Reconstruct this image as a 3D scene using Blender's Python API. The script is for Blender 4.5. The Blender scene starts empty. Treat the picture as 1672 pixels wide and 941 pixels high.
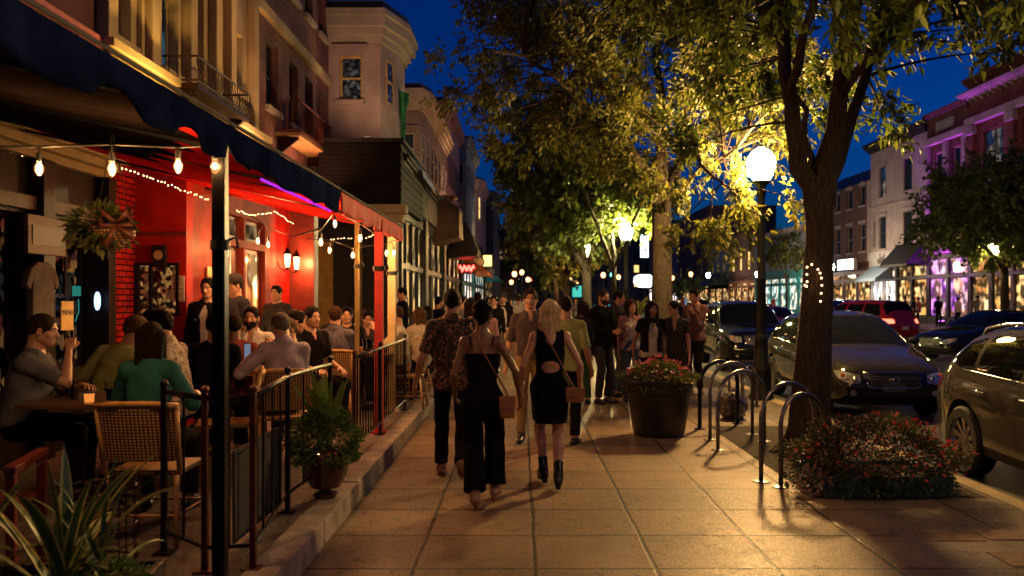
import bpy, bmesh, math, random
import numpy as np
from mathutils import Vector, Matrix, Euler
from mathutils.bvhtree import BVHTree

PI = math.pi
R = math.radians
rng = random.Random(7)
scene = bpy.context.scene
C = scene.collection
F_PX, VX, VY, CH = 1385.0, 850.0, 487.0, 1.65     # focal length and eye height measured from the photograph


def wx(px, Y):
    return (px - VX) / F_PX * Y


def wz(py, Y):
    return CH - (py - VY) / F_PX * Y


# ------------------------------------------------------------------ materials
MATS = {}


def nodes_of(m):
    m.use_nodes = True
    nt = m.node_tree
    nt.nodes.clear()
    out = nt.nodes.new('ShaderNodeOutputMaterial')
    return nt, nt.nodes, nt.links, out


def mat(name, col=(0.5, 0.5, 0.5), rough=0.6, metal=0.0, var=0.25, scale=6.0, bump=0.0, bscale=60.0,
        spec=0.5, coat=0.0, col2=None, stretch=None, trans=0.0, sheen=0.0, detail=4.0):
    """A painted / fabric / stone surface: noise-varied colour and roughness, fine bump."""
    if name in MATS:
        return MATS[name]
    m = bpy.data.materials.new(name)
    nt, N, L, out = nodes_of(m)
    b = N.new('ShaderNodeBsdfPrincipled')
    L.new(b.outputs[0], out.inputs[0])
    b.inputs['Roughness'].default_value = rough
    b.inputs['Metallic'].default_value = metal
    b.inputs['Specular IOR Level'].default_value = spec
    b.inputs['Coat Weight'].default_value = coat
    b.inputs['Transmission Weight'].default_value = trans
    if sheen:
        b.inputs['Sheen Weight'].default_value = sheen
    tc = N.new('ShaderNodeTexCoord')
    src = tc.outputs['Object']
    if stretch:
        mp = N.new('ShaderNodeMapping')
        mp.inputs['Scale'].default_value = stretch
        L.new(src, mp.inputs[0])
        src = mp.outputs[0]
    n1 = N.new('ShaderNodeTexNoise')
    n1.inputs['Scale'].default_value = scale
    n1.inputs['Detail'].default_value = detail
    L.new(src, n1.inputs['Vector'])
    mx = N.new('ShaderNodeMix')
    mx.data_type = 'RGBA'
    c2 = col2 if col2 else tuple(c * (1 - var) for c in col)
    c1 = col if col2 else tuple(min(1, c * (1 + var * 0.6)) for c in col)
    mx.inputs[6].default_value = (*c2, 1)
    mx.inputs[7].default_value = (*c1, 1)
    rp = N.new('ShaderNodeMapRange')
    rp.inputs[1].default_value = 0.35
    rp.inputs[2].default_value = 0.65
    L.new(n1.outputs[0], rp.inputs[0])
    L.new(rp.outputs[0], mx.inputs[0])
    L.new(mx.outputs[2], b.inputs['Base Color'])
    if bump:
        n2 = N.new('ShaderNodeTexNoise')
        n2.inputs['Scale'].default_value = bscale
        n2.inputs['Detail'].default_value = 3
        L.new(src, n2.inputs['Vector'])
        bp = N.new('ShaderNodeBump')
        bp.inputs['Strength'].default_value = bump
        bp.inputs['Distance'].default_value = 0.02
        L.new(n2.outputs[0], bp.inputs['Height'])
        L.new(bp.outputs[0], b.inputs['Normal'])
    MATS[name] = m
    return m


def emit(name, col, strength):
    if name in MATS:
        return MATS[name]
    m = bpy.data.materials.new(name)
    nt, N, L, out = nodes_of(m)
    e = N.new('ShaderNodeEmission')
    e.inputs[0].default_value = (*col, 1)
    e.inputs[1].default_value = strength
    L.new(e.outputs[0], out.inputs[0])
    MATS[name] = m
    return m


def glowmat(name, cols, strength, scale=(3, 3, 3), dark=0.15, noise=4.0, seed=0.0):
    """A lit window: what is seen inside, as blocks and blurs of light."""
    if name in MATS:
        return MATS[name]
    m = bpy.data.materials.new(name)
    nt, N, L, out = nodes_of(m)
    tc = N.new('ShaderNodeTexCoord')
    mp = N.new('ShaderNodeMapping')
    mp.inputs['Scale'].default_value = scale
    mp.inputs['Location'].default_value = (seed, seed * 1.7, seed * 0.6)
    L.new(tc.outputs['Object'], mp.inputs[0])
    v = N.new('ShaderNodeTexVoronoi')
    v.inputs['Scale'].default_value = 1.1; v.inputs['Randomness'].default_value = .8; v.distance = 'CHEBYCHEV'
    L.new(mp.outputs[0], v.inputs['Vector'])
    n = N.new('ShaderNodeTexNoise')
    n.inputs['Scale'].default_value = noise
    n.inputs['Detail'].default_value = .3
    n.inputs['Scale'].default_value = noise * .4
    L.new(mp.outputs[0], n.inputs['Vector'])
    v2 = N.new('ShaderNodeTexVoronoi'); v2.inputs['Scale'].default_value = 2.6
    L.new(mp.outputs[0], v2.inputs['Vector'])
    sp2 = N.new('ShaderNodeMapRange'); sp2.inputs[1].default_value = .16; sp2.inputs[2].default_value = .06; sp2.inputs[4].default_value = 2.5
    L.new(v2.outputs['Distance'], sp2.inputs[0])
    sep = N.new('ShaderNodeSeparateColor')
    L.new(v.outputs['Color'], sep.inputs[0])
    cr = N.new('ShaderNodeValToRGB')
    cr.color_ramp.interpolation = 'LINEAR'
    el = cr.color_ramp.elements
    while len(el) < len(cols):
        el.new(0.5)
    for i, c in enumerate(cols):
        el[i].position = i / (len(cols) - 1)
        el[i].color = (*c, 1)
    L.new(sep.outputs[0], cr.inputs[0])
    rp = N.new('ShaderNodeMapRange')
    rp.inputs[1].default_value = 0.44
    rp.inputs[2].default_value = 0.62
    rp.inputs[3].default_value = dark
    rp.inputs[4].default_value = 1.6
    L.new(n.outputs[0], rp.inputs[0])
    mu = N.new('ShaderNodeMath')
    mu.operation = 'MULTIPLY'
    mu.inputs[1].default_value = strength
    ad = N.new('ShaderNodeMath'); L.new(rp.outputs[0], ad.inputs[0]); L.new(sp2.outputs[0], ad.inputs[1])
    L.new(ad.outputs[0], mu.inputs[0])
    e = N.new('ShaderNodeEmission')
    L.new(cr.outputs[0], e.inputs[0])
    L.new(mu.outputs[0], e.inputs[1])
    g = N.new('ShaderNodeBsdfGlossy')
    g.inputs['Roughness'].default_value = 0.08
    g.inputs[0].default_value = (0.08, 0.08, 0.08, 1)
    a = N.new('ShaderNodeAddShader')
    L.new(e.outputs[0], a.inputs[0])
    L.new(g.outputs[0], a.inputs[1])
    L.new(a.outputs[0], out.inputs[0])
    try:
        m.cycles.emission_sampling = 'NONE' if strength < 0.5 else 'AUTO'
    except Exception:
        pass
    MATS[name] = m
    return m


def glass_mat(name='dark_glass', col=(0.02, 0.025, 0.03), rough=0.04):
    if name in MATS:
        return MATS[name]
    m = mat(name, col, rough, 0, var=0.2, spec=0.12)
    return m


# ------------------------------------------------------------------ mesh builder
class MB:
    def __init__(s):
        s.v, s.f, s.m, s.mats = [], [], [], []
        s.cur = 0

    def mat(s, m):
        if m not in s.mats:
            s.mats.append(m)
        s.cur = s.mats.index(m)
        return s

    def add(s, vs, fs):
        o = len(s.v)
        s.v += [tuple(v) for v in vs]
        s.f += [tuple(i + o for i in f) for f in fs]
        s.m += [s.cur] * len(fs)
        return s

    def box(s, a, b, M=None):
        x0, y0, z0 = a
        x1, y1, z1 = b
        if x0 > x1: x0, x1 = x1, x0
        if y0 > y1: y0, y1 = y1, y0
        if z0 > z1: z0, z1 = z1, z0
        v = [(x0, y0, z0), (x1, y0, z0), (x1, y1, z0), (x0, y1, z0), (x0, y0, z1), (x1, y0, z1), (x1, y1, z1), (x0, y1, z1)]
        if M is not None:
            v = [tuple(M @ Vector(p)) for p in v]
        return s.add(v, [(0, 3, 2, 1), (4, 5, 6, 7), (0, 1, 5, 4), (1, 2, 6, 5), (2, 3, 7, 6), (3, 0, 4, 7)])

    def tube(s, pts, r, n=8, cap=True, closed=False):
        pts = [Vector(p) for p in pts]
        rs = r if isinstance(r, (list, tuple)) else [r] * len(pts)
        vs, fs = [], []
        up = None
        m = len(pts)
        for i, p in enumerate(pts):
            if closed:
                t = pts[(i + 1) % m] - pts[i - 1]
            else:
                t = pts[min(i + 1, m - 1)] - pts[max(i - 1, 0)]
            if t.length < 1e-9: t = Vector((0, 0, 1))
            t.normalize()
            if up is None:
                up = Vector((0, 0, 1)) if abs(t.z) < 0.9 else Vector((1, 0, 0))
            a = t.cross(up)
            if a.length < 1e-6: a = t.orthogonal()
            a.normalize()
            up = a.cross(t).normalized()
            for k in range(n):
                an = 2 * PI * k / n
                vs.append(p + (a * math.cos(an) + up * math.sin(an)) * rs[i])
        mm = m if closed else m - 1
        for i in range(mm):
            j = (i + 1) % m
            for k in range(n):
                l = (k + 1) % n
                fs.append((i * n + k, i * n + l, j * n + l, j * n + k))
        if cap and not closed:
            fs.append(tuple(range(n))[::-1])
            fs.append(tuple((m - 1) * n + k for k in range(n)))
        return s.add(vs, fs)

    def cyl(s, a, b, r, n=12, r2=None):
        return s.tube([a, b], [r, r if r2 is None else r2], n)

    def lathe(s, prof, n=20, c=(0, 0, 0), fl=None, cap=True):
        vs, fs = [], []
        m = len(prof)
        for i, (r, z) in enumerate(prof):
            for k in range(n):
                an = 2 * PI * k / n
                rr = r * (1 + (fl * math.cos(an * n / 2) if fl else 0))
                vs.append((c[0] + rr * math.cos(an), c[1] + rr * math.sin(an), c[2] + z))
        for i in range(m - 1):
            for k in range(n):
                l = (k + 1) % n
                fs.append((i * n + k, i * n + l, (i + 1) * n + l, (i + 1) * n + k))
        if cap:
            fs.append(tuple(range(n))[::-1])
            fs.append(tuple((m - 1) * n + k for k in range(n)))
        return s.add(vs, fs)

    def sphere(s, c, r, n=12, m=8, sc=(1, 1, 1)):
        vs, fs = [], []
        for i in range(1, m):
            th = PI * i / m
            for k in range(n):
                an = 2 * PI * k / n
                vs.append((c[0] + sc[0] * r * math.sin(th) * math.cos(an), c[1] + sc[1] * r * math.sin(th) * math.sin(an), c[2] + sc[2] * r * math.cos(th)))
        top = len(vs); vs.append((c[0], c[1], c[2] + r * sc[2]))
        bot = len(vs); vs.append((c[0], c[1], c[2] - r * sc[2]))
        for i in range(m - 2):
            for k in range(n):
                l = (k + 1) % n
                fs.append((i * n + k, (i + 1) * n + k, (i + 1) * n + l, i * n + l))
        for k in range(n):
            l = (k + 1) % n
            fs.append((top, k, l))
            fs.append((bot, (m - 2) * n + l, (m - 2) * n + k))
        return s.add(vs, fs)

    def prism(s, poly, ax, a, b):
        """extrude a 2-D polygon along axis ax from a to b; poly in the other two axes in order"""
        def P(u, v, w):
            return {'x': (w, u, v), 'y': (u, w, v), 'z': (u, v, w)}[ax]
        n = len(poly)
        vs = [P(u, v, a) for u, v in poly] + [P(u, v, b) for u, v in poly]
        fs = [tuple(range(n))[::-1], tuple(range(n, 2 * n))]
        for i in range(n):
            j = (i + 1) % n
            fs.append((i, j, n + j, n + i))
        return s.add(vs, fs)

    def build(s, name, m=None, parent=None, smooth=False, bevel=0.0, fix=True):
        me = bpy.data.meshes.new(name)
        me.from_pydata(s.v, [], s.f)
        if m is not None:
            me.materials.append(m)
        else:
            for q in s.mats: me.materials.append(q)
            if len(s.mats) > 1:
                me.polygons.foreach_set('material_index', s.m)
        if fix or bevel:
            bm = bmesh.new(); bm.from_mesh(me)
            if bevel:
                try:
                    bmesh.ops.bevel(bm, geom=[e for e in bm.edges if len(e.link_faces) == 2 and e.calc_face_angle(0) > 0.6], offset=bevel, segments=2, affect='EDGES', profile=0.6)
                except Exception:
                    pass
            bmesh.ops.recalc_face_normals(bm, faces=bm.faces)
            bm.to_mesh(me); bm.free()
        if smooth:
            me.polygons.foreach_set('use_smooth', [True] * len(me.polygons))
            if smooth == 'auto':
                try: me.set_sharp_from_angle(angle=0.7)
                except Exception: pass
        me.update()
        o = bpy.data.objects.new(name, me)
        C.objects.link(o)
        if parent is not None: o.parent = parent
        return o


def npmesh(name, V, Q, m=None, parent=None, smooth=True, tri=False, mi=None, mats=None):
    V = np.asarray(V, dtype=np.float32); Q = np.asarray(Q, dtype=np.int32)
    k = 3 if tri else 4
    me = bpy.data.meshes.new(name)
    me.vertices.add(len(V)); me.vertices.foreach_set('co', V.ravel())
    me.loops.add(len(Q) * k); me.loops.foreach_set('vertex_index', Q.ravel())
    me.polygons.add(len(Q))
    me.polygons.foreach_set('loop_start', np.arange(0, len(Q) * k, k, dtype=np.int32))
    if mats:
        for q in mats: me.materials.append(q)
        if mi is not None: me.polygons.foreach_set('material_index', np.asarray(mi, dtype=np.int32))
    elif m is not None:
        me.materials.append(m)
    me.polygons.foreach_set('use_smooth', np.full(len(Q), bool(smooth)))
    me.update(calc_edges=True)
    me.validate()
    o = bpy.data.objects.new(name, me)
    C.objects.link(o)
    if parent is not None: o.parent = parent
    return o


def tag(o, label=None, cat=None, group=None, kind=None):
    if label: o['label'] = label
    if cat: o['category'] = cat
    if group: o['group'] = group
    if kind: o['kind'] = kind
    return o


def thing(name, label, cat, loc=(0, 0, 0), rz=0.0, group=None):
    o = bpy.data.objects.new(name, None)
    o.empty_display_size = 0.2
    C.objects.link(o)
    o.location = loc
    o.rotation_euler = (0, 0, rz)
    return tag(o, label, cat, group)


def kids(o):
    return [c for c in bpy.data.objects if c.parent == o]


def copy_tree(o, parent=None, tree=None):
    c = o.copy(); C.objects.link(c)
    if parent is not None: c.parent = parent
    for ch in list(o.children):
        copy_tree(ch, c)
    return c


def dup(o, label, loc, rz=None, scale=None):
    c = copy_tree(o)
    c.location = loc
    if rz is not None: c.rotation_euler = (0, 0, rz)
    if scale is not None: c.scale = (scale,) * 3 if not isinstance(scale, tuple) else scale
    c['label'] = label
    return c


def struct(mb, name, m=None, **k):
    o = mb.build(name, m, **k)
    o['kind'] = 'structure'
    return o


def point(name, loc, col, energy, r=0.05, parent=None):
    l = bpy.data.lights.new(name, 'POINT')
    l.color = col; l.energy = energy; l.shadow_soft_size = r
    o = bpy.data.objects.new(name, l); C.objects.link(o)
    o.location = loc
    if parent is not None: o.parent = parent
    return o


def text_obj(name, txt, size, m, loc, rot, parent=None, ext=0.004, align='CENTER'):
    cu = bpy.data.curves.new(name, 'FONT')
    cu.body = txt; cu.size = size; cu.extrude = ext; cu.align_x = align; cu.align_y = 'CENTER'
    t = bpy.data.objects.new(name, cu); C.objects.link(t)
    dg = bpy.context.evaluated_depsgraph_get()
    me = bpy.data.meshes.new_from_object(t.evaluated_get(dg))
    bpy.data.objects.remove(t); bpy.data.curves.remove(cu)
    me.name = name; me.materials.clear(); me.materials.append(m)
    o = bpy.data.objects.new(name, me); C.objects.link(o)
    o.location = loc; o.rotation_euler = rot
    if parent is not None: o.parent = parent
    return o
# ------------------------------------------------------------------ signed-distance bodies
V3 = lambda *a: np.array(a, dtype=float)


class Field:
    def __init__(s, lo, hi, h):
        s.h = h
        s.lo = np.array(lo, float)
        n = np.ceil((np.array(hi, float) - s.lo) / h).astype(int) + 1
        s.n = n
        s.ax = [s.lo[i] + h * np.arange(n[i]) for i in range(3)]
        s.F = np.full(n, 1.0)

    def win(s, lo, hi):
        a = np.clip(np.floor((np.array(lo) - s.lo) / s.h).astype(int), 0, s.n)
        b = np.clip(np.ceil((np.array(hi) - s.lo) / s.h).astype(int) + 1, 0, s.n)
        if np.any(b <= a): return None, None
        sl = tuple(slice(a[i], b[i]) for i in range(3))
        g = (s.ax[0][sl[0]][:, None, None], s.ax[1][sl[1]][None, :, None], s.ax[2][sl[2]][None, None, :])
        return sl, g

    def put(s, sl, d, k, sub=False):
        F = s.F[sl]
        if sub:
            d = -d
            if k > 0:
                hh = np.clip(0.5 - 0.5 * (d - F) / k * -1 * -1, 0, 1)
                hh = np.clip(0.5 + 0.5 * (d - F) / k, 0, 1)
                F2 = F * (1 - hh) + d * hh + k * hh * (1 - hh)
            else:
                F2 = np.maximum(F, d)
        else:
            if k > 0:
                hh = np.clip(0.5 + 0.5 * (F - d) / k, 0, 1)
                F2 = F * (1 - hh) + d * hh - k * hh * (1 - hh)
            else:
                F2 = np.minimum(F, d)
        s.F[sl] = F2

    def rc(s, a, b, ra, rb=None, k=0.02, clip=None, sub=False, sc=(1, 1, 1)):
        rb = ra if rb is None else rb
        a = np.array(a, float); b = np.array(b, float)
        m = max(ra, rb) + k + 3 * s.h
        sc = np.array(sc, float)
        sl, g = s.win(np.minimum(a, b) - m, np.maximum(a, b) + m)
        if sl is None: return
        ba = (b - a); L2 = max(1e-9, float(ba @ ba))
        px, py, pz = g[0] - a[0], g[1] - a[1], g[2] - a[2]
        t = np.clip((px * ba[0] + py * ba[1] + pz * ba[2]) / L2, 0, 1)
        dx, dy, dz = (px - t * ba[0]) / sc[0], (py - t * ba[1]) / sc[1], (pz - t * ba[2]) / sc[2]
        d = np.sqrt(dx * dx + dy * dy + dz * dz) - (ra + (rb - ra) * t)
        if clip is not None:
            for (p, nn) in clip:
                d = np.maximum(d, (g[0] - p[0]) * nn[0] + (g[1] - p[1]) * nn[1] + (g[2] - p[2]) * nn[2])
        s.put(sl, d, k, sub)

    def ell(s, c, r, k=0.02, Rm=None, sub=False, clip=None):
        c = np.array(c, float); r = np.array(r, float)
        m = float(r.max()) + k + 3 * s.h
        sl, g = s.win(c - m, c + m)
        if sl is None: return
        p = [g[0] - c[0], g[1] - c[1], g[2] - c[2]]
        if Rm is not None:
            q = [p[0] * Rm[0][i] + p[1] * Rm[1][i] + p[2] * Rm[2][i] for i in range(3)]
            p = q
        k0 = np.sqrt((p[0] / r[0]) ** 2 + (p[1] / r[1]) ** 2 + (p[2] / r[2]) ** 2)
        k1 = np.sqrt((p[0] / r[0] ** 2) ** 2 + (p[1] / r[1] ** 2) ** 2 + (p[2] / r[2] ** 2) ** 2) + 1e-9
        d = k0 * (k0 - 1) / k1
        if clip is not None:
            for (pp, nn) in clip:
                d = np.maximum(d, (g[0] - pp[0]) * nn[0] + (g[1] - pp[1]) * nn[1] + (g[2] - pp[2]) * nn[2])
        s.put(sl, d, k, sub)

    def half(s, p, n, k=0.0):
        g = (s.ax[0][:, None, None], s.ax[1][None, :, None], s.ax[2][None, None, :])
        d = (g[0] - p[0]) * n[0] + (g[1] - p[1]) * n[1] + (g[2] - p[2]) * n[2]
        s.F = np.maximum(s.F, d)

    def wrinkle(s, amp, f=18.0, seed=0.0, stretch=(1, 1, 1)):
        x = s.ax[0][:, None, None] * f * stretch[0] + seed
        y = s.ax[1][None, :, None] * f * stretch[1] + seed * 2
        z = s.ax[2][None, None, :] * f * stretch[2] + seed * 3
        w = np.sin(x * 1.1 + 1.7 * np.sin(z * 0.7 + y)) * np.sin(z * 1.3 + 1.3 * np.sin(y * 0.9 + x * 0.6)) + 0.6 * np.sin(z * 2.1 + x * 1.6 + 1.2 * np.sin(y * 1.9))
        s.F = s.F + amp * w

    def mesh(s):
        F = s.F
        F[0], F[-1] = 1, 1
        F[:, 0], F[:, -1] = 1, 1
        F[:, :, 0], F[:, :, -1] = 1, 1
        ins = F < 0
        nx, ny, nz = F.shape
        cnt = np.zeros((nx - 1, ny - 1, nz - 1), np.int8)
        for i in (0, 1):
            for j in (0, 1):
                for k in (0, 1):
                    cnt += ins[i:nx - 1 + i, j:ny - 1 + j, k:nz - 1 + k]
        act = (cnt > 0) & (cnt < 8)
        I = np.argwhere(act)
        if len(I) == 0: return np.zeros((0, 3)), np.zeros((0, 4), int)
        idx = np.full(act.shape, -1, np.int32)
        idx[act] = np.arange(len(I))
        cor = [(i, j, k) for i in (0, 1) for j in (0, 1) for k in (0, 1)]
        val = {c: F[I[:, 0] + c[0], I[:, 1] + c[1], I[:, 2] + c[2]] for c in cor}
        acc = np.zeros((len(I), 3)); num = np.zeros(len(I))
        for c in cor:
            for a in range(3):
                if c[a] == 0:
                    d = list(c); d[a] = 1; d = tuple(d)
                    va, vb = val[c], val[d]
                    x = (va < 0) != (vb < 0)
                    t = va / np.where(x, va - vb, 1)
                    p = np.tile(np.array(c, float), (len(I), 1)); p[:, a] = t
                    acc[x] += p[x]; num[x] += 1
        V = s.lo + s.h * (I + acc / num[:, None])
        Q = []
        for a in range(3):
            b, c = (a + 1) % 3, (a + 2) % 3
            lo = [slice(None)] * 3; hi = [slice(None)] * 3
            lo[a] = slice(0, -1); hi[a] = slice(1, None)
            A = ins[tuple(lo)]; B = ins[tuple(hi)]
            ch = A != B
            E = np.argwhere(ch)
            E = E[(E[:, b] > 0) & (E[:, c] > 0)]
            E = E[(E[:, b] < act.shape[b]) & (E[:, c] < act.shape[c])]
            fl = A[E[:, 0], E[:, 1], E[:, 2]]
            def at(db, dc):
                e = E.copy(); e[:, b] -= db; e[:, c] -= dc
                return idx[e[:, 0], e[:, 1], e[:, 2]]
            q = np.stack([at(1, 1), at(0, 1), at(0, 0), at(1, 0)], 1)
            q[~fl] = q[~fl][:, ::-1]
            Q.append(q)
        Q = np.concatenate(Q)
        Q = Q[(Q >= 0).all(1)]
        return V, Q


def ik(a, t, l1, l2, hint):
    a, t, hint = map(lambda q: np.array(q, float), (a, t, hint))
    d = t - a; L = np.linalg.norm(d)
    Lm = (l1 + l2) * 0.995
    if L > Lm:
        t = a + d / L * Lm; d = t - a; L = Lm
    L = max(L, abs(l1 - l2) * 1.05 + 1e-3)
    u = d / np.linalg.norm(d)
    x = (l1 * l1 - l2 * l2 + L * L) / (2 * L)
    h = math.sqrt(max(0, l1 * l1 - x * x))
    p = hint - u * (hint @ u)
    nn = np.linalg.norm(p)
    p = p / nn if nn > 1e-6 else np.array([0, 0, 1.0])
    return a + u * x + p * h, t


HANDS = {}


def hand_template(kind, fine):
    key = (kind, fine)
    if key in HANDS: return HANDS[key]
    curl = {'relax': 0.45, 'grip': 1.35, 'flat': 0.12}[kind]
    h = 0.0035 if fine else 0.007
    f = Field((-0.075, -0.075, -0.22), (0.075, 0.075, 0.03), h)
    rr = 0.0088 if fine else 0.0105
    f.rc((0, 0, 0.015), (0, 0, -0.02), 0.024, 0.026, k=0.0, sc=(1, 0.8, 1))
    f.rc((-0.022, 0, -0.045), (-0.025, 0, -0.085), 0.017, 0.013, k=0.012)
    f.rc((0.0, 0, -0.04), (0.0, 0.0, -0.09), 0.018, 0.0135, k=0.012)
    f.rc((0.02, 0, -0.04), (0.026, 0.0, -0.083), 0.018, 0.013, k=0.012)
    for i, (x, l) in enumerate(((0.03, 0.066), (0.011, 0.076), (-0.010, 0.07), (-0.029, 0.054))):
        c = curl * (0.85 + 0.12 * i)
        p = np.array([x, 0.0, -0.088])
        ang = 0.0
        for j, fr in enumerate((0.45, 0.31, 0.24)):
            ang += c * (0.7, 1.0, 0.6)[j]
            q = p + l * 1.15 * fr * np.array([x * 0.25 * (1 - j * 0.5), math.sin(ang), -math.cos(ang)])
            f.rc(p, q, rr * (1 - 0.07 * j), rr * (0.93 - 0.07 * j), k=0.002)
            p = q
    p = np.array([0.024, 0.004, -0.03]); q = p + np.array([0.028, 0.014, -0.032]); w = q + np.array([0.008 - 0.02 * (kind == 'grip'), 0.012 + 0.012 * (kind == 'grip'), -0.03])
    f.rc(p, q, 0.015, 0.011, k=0.008); f.rc(q, w, 0.0108, 0.0085, k=0.003)
    HANDS[key] = f.mesh()
    return HANDS[key]


def frame(z, hint):
    """columns: x = side, y = palm normal (toward hint), -z along the given direction"""
    z = -np.array(z, float); z /= np.linalg.norm(z)
    y = np.array(hint, float); y = y - z * (y @ z); y /= max(1e-6, np.linalg.norm(y))
    x = np.cross(y, z)
    return np.stack([x, y, z], 1)


def rotx(a):
    c, s_ = math.cos(a), math.sin(a); return np.array([[1, 0, 0], [0, c, -s_], [0, s_, c]])


def rotz(a):
    c, s_ = math.cos(a), math.sin(a); return np.array([[c, -s_, 0], [s_, c, 0], [0, 0, 1]])


def roty(a):
    c, s_ = math.cos(a), math.sin(a); return np.array([[c, 0, s_], [0, 1, 0], [-s_, 0, c]])


SKIN = {
    'pale': (0.50, 0.27, 0.18), 'light': (0.44, 0.235, 0.15), 'tan': (0.33, 0.165, 0.095), 'brown': (0.17, 0.08, 0.045), 'dark': (0.10, 0.045, 0.028),
}


def skin_mat(k):
    name = 'skin_' + k
    if name in MATS: return MATS[name]
    m = mat(name, SKIN[k], 0.42, var=0.14, scale=14, bump=0.05, bscale=220, spec=0.5)
    b = [n for n in m.node_tree.nodes if n.type == 'BSDF_PRINCIPLED'][0]
    b.inputs['Subsurface Weight'].default_value = 0.12
    b.inputs['Subsurface Radius'].default_value = (0.02, 0.008, 0.004)
    b.inputs['Subsurface Scale'].default_value = 0.5
    return m


def hair_mat(name, col):
    return mat('hair_' + name, tuple(c * .8 for c in col), 0.6, var=0.6, scale=30, stretch=(7, 7, 0.35), bump=0.7, bscale=90, spec=0.25 if col[0] > .3 else .07)


HAIRC = {'black': (0.012, 0.009, 0.008), 'brown': (0.045, 0.024, 0.013), 'dkbrown': (0.022, 0.013, 0.009), 'blonde': (0.80, 0.60, 0.34), 'grey': (0.16, 0.14, 0.12), 'ltbrown': (0.10, 0.058, 0.032), 'sandy': (0.18, 0.11, 0.06)}


def cloth(name, col, **k):
    kw = dict(rough=0.9, var=0.22, scale=9, bump=0.25, bscale=300, spec=.2)
    kw.update(k)
    return mat('cloth_' + name, col, **kw)


def pattern_cloth(name, base, blot, third=None, scale=22, thr=0.47):
    nm = 'cloth_' + name
    if nm in MATS: return MATS[nm]
    m = bpy.data.materials.new(nm)
    nt, N, L, out = nodes_of(m)
    b = N.new('ShaderNodeBsdfPrincipled'); b.inputs['Roughness'].default_value = 0.8
    L.new(b.outputs[0], out.inputs[0])
    tc = N.new('ShaderNodeTexCoord')
    n = N.new('ShaderNodeTexNoise'); n.inputs['Scale'].default_value = scale; n.inputs['Detail'].default_value = 2.5; n.inputs['Distortion'].default_value = 1.6
    L.new(tc.outputs['Object'], n.inputs['Vector'])
    v = N.new('ShaderNodeTexVoronoi'); v.inputs['Scale'].default_value = scale * 0.8; v.feature = 'DISTANCE_TO_EDGE'
    L.new(tc.outputs['Object'], v.inputs['Vector'])
    cr = N.new('ShaderNodeValToRGB')
    e = cr.color_ramp.elements
    e[0].position = thr; e[0].color = (*base, 1); e[1].position = thr + 0.03; e[1].color = (*blot, 1)
    if third:
        x = e.new(thr + 0.12); x.color = (*third, 1)
    L.new(n.outputs[0], cr.inputs[0])
    mx = N.new('ShaderNodeMix'); mx.data_type = 'RGBA'; mx.inputs[6].default_value = (*base, 1)
    L.new(cr.outputs[0], mx.inputs[7])
    rp = N.new('ShaderNodeMapRange'); rp.inputs[1].default_value = 0.03; rp.inputs[2].default_value = 0.07
    L.new(v.outputs['Distance'], rp.inputs[0]); L.new(rp.outputs[0], mx.inputs[0])
    L.new(mx.outputs[2], b.inputs['Base Color'])
    MATS[nm] = m
    return m


def build_head(P, T, Rh, vox):
    """head mesh in body coordinates. local: x right, y forward, z up; centre = middle of the skull"""
    s = P['hs']
    f = Field((-0.12, -0.14, -0.26), (0.12, 0.16, 0.15), vox)
    f.ell((0, -0.012, 0.028), (0.077, 0.098, 0.092), k=0)
    f.ell((0, 0.012, -0.035), (0.062, 0.078, 0.075), k=0.03)
    f.rc((0, 0.045, -0.07), (0, 0.062, -0.092), 0.034, 0.022, k=0.03)
    for sx in (-1, 1):
        f.rc((sx * 0.05, 0.0, -0.065), (sx * 0.018, 0.055, -0.095), 0.018, 0.017, k=0.03)
        f.ell((sx * 0.043, 0.05, -0.03), (0.022, 0.02, 0.022), k=0.02)
        f.ell((sx * 0.031, 0.094, -0.001), (0.017, 0.012, 0.009), k=0.008, sub=True)
        f.ell((sx * 0.078, -0.008, -0.012), (0.012, 0.02, 0.034), k=0.005, Rm=rotx(-0.15))
        f.ell((sx * 0.087, -0.002, -0.010), (0.006, 0.011, 0.02), k=0.004, sub=True)
        f.rc((sx * 0.012, 0.086, 0.018), (sx * 0.045, 0.072, 0.017), 0.008, 0.006, k=0.012)
    f.rc((0, 0.083, 0.008), (0, 0.106, -0.034), 0.008, 0.0125, k=0.008)
    f.ell((0, 0.1, -0.041), (0.02, 0.012, 0.009), k=0.006)
    f.rc((-0.02, 0.079, -0.066), (0.02, 0.079, -0.066), 0.0065, k=0.006, sc=(1, 1, 0.8))
    f.rc((-0.015, 0.078, -0.077), (0.015, 0.078, -0.077), 0.0075, k=0.006, sc=(1, 1, 0.8))
    f.rc((0, -0.03, -0.06), (0, -0.055, -0.25), P['nr'] * 0.96 / s, P['nr'] * 0.97 / s, k=0.025)
    V, Q = f.mesh()
    V = (Rh @ (V * s).T).T + T
    return V, Q


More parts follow.
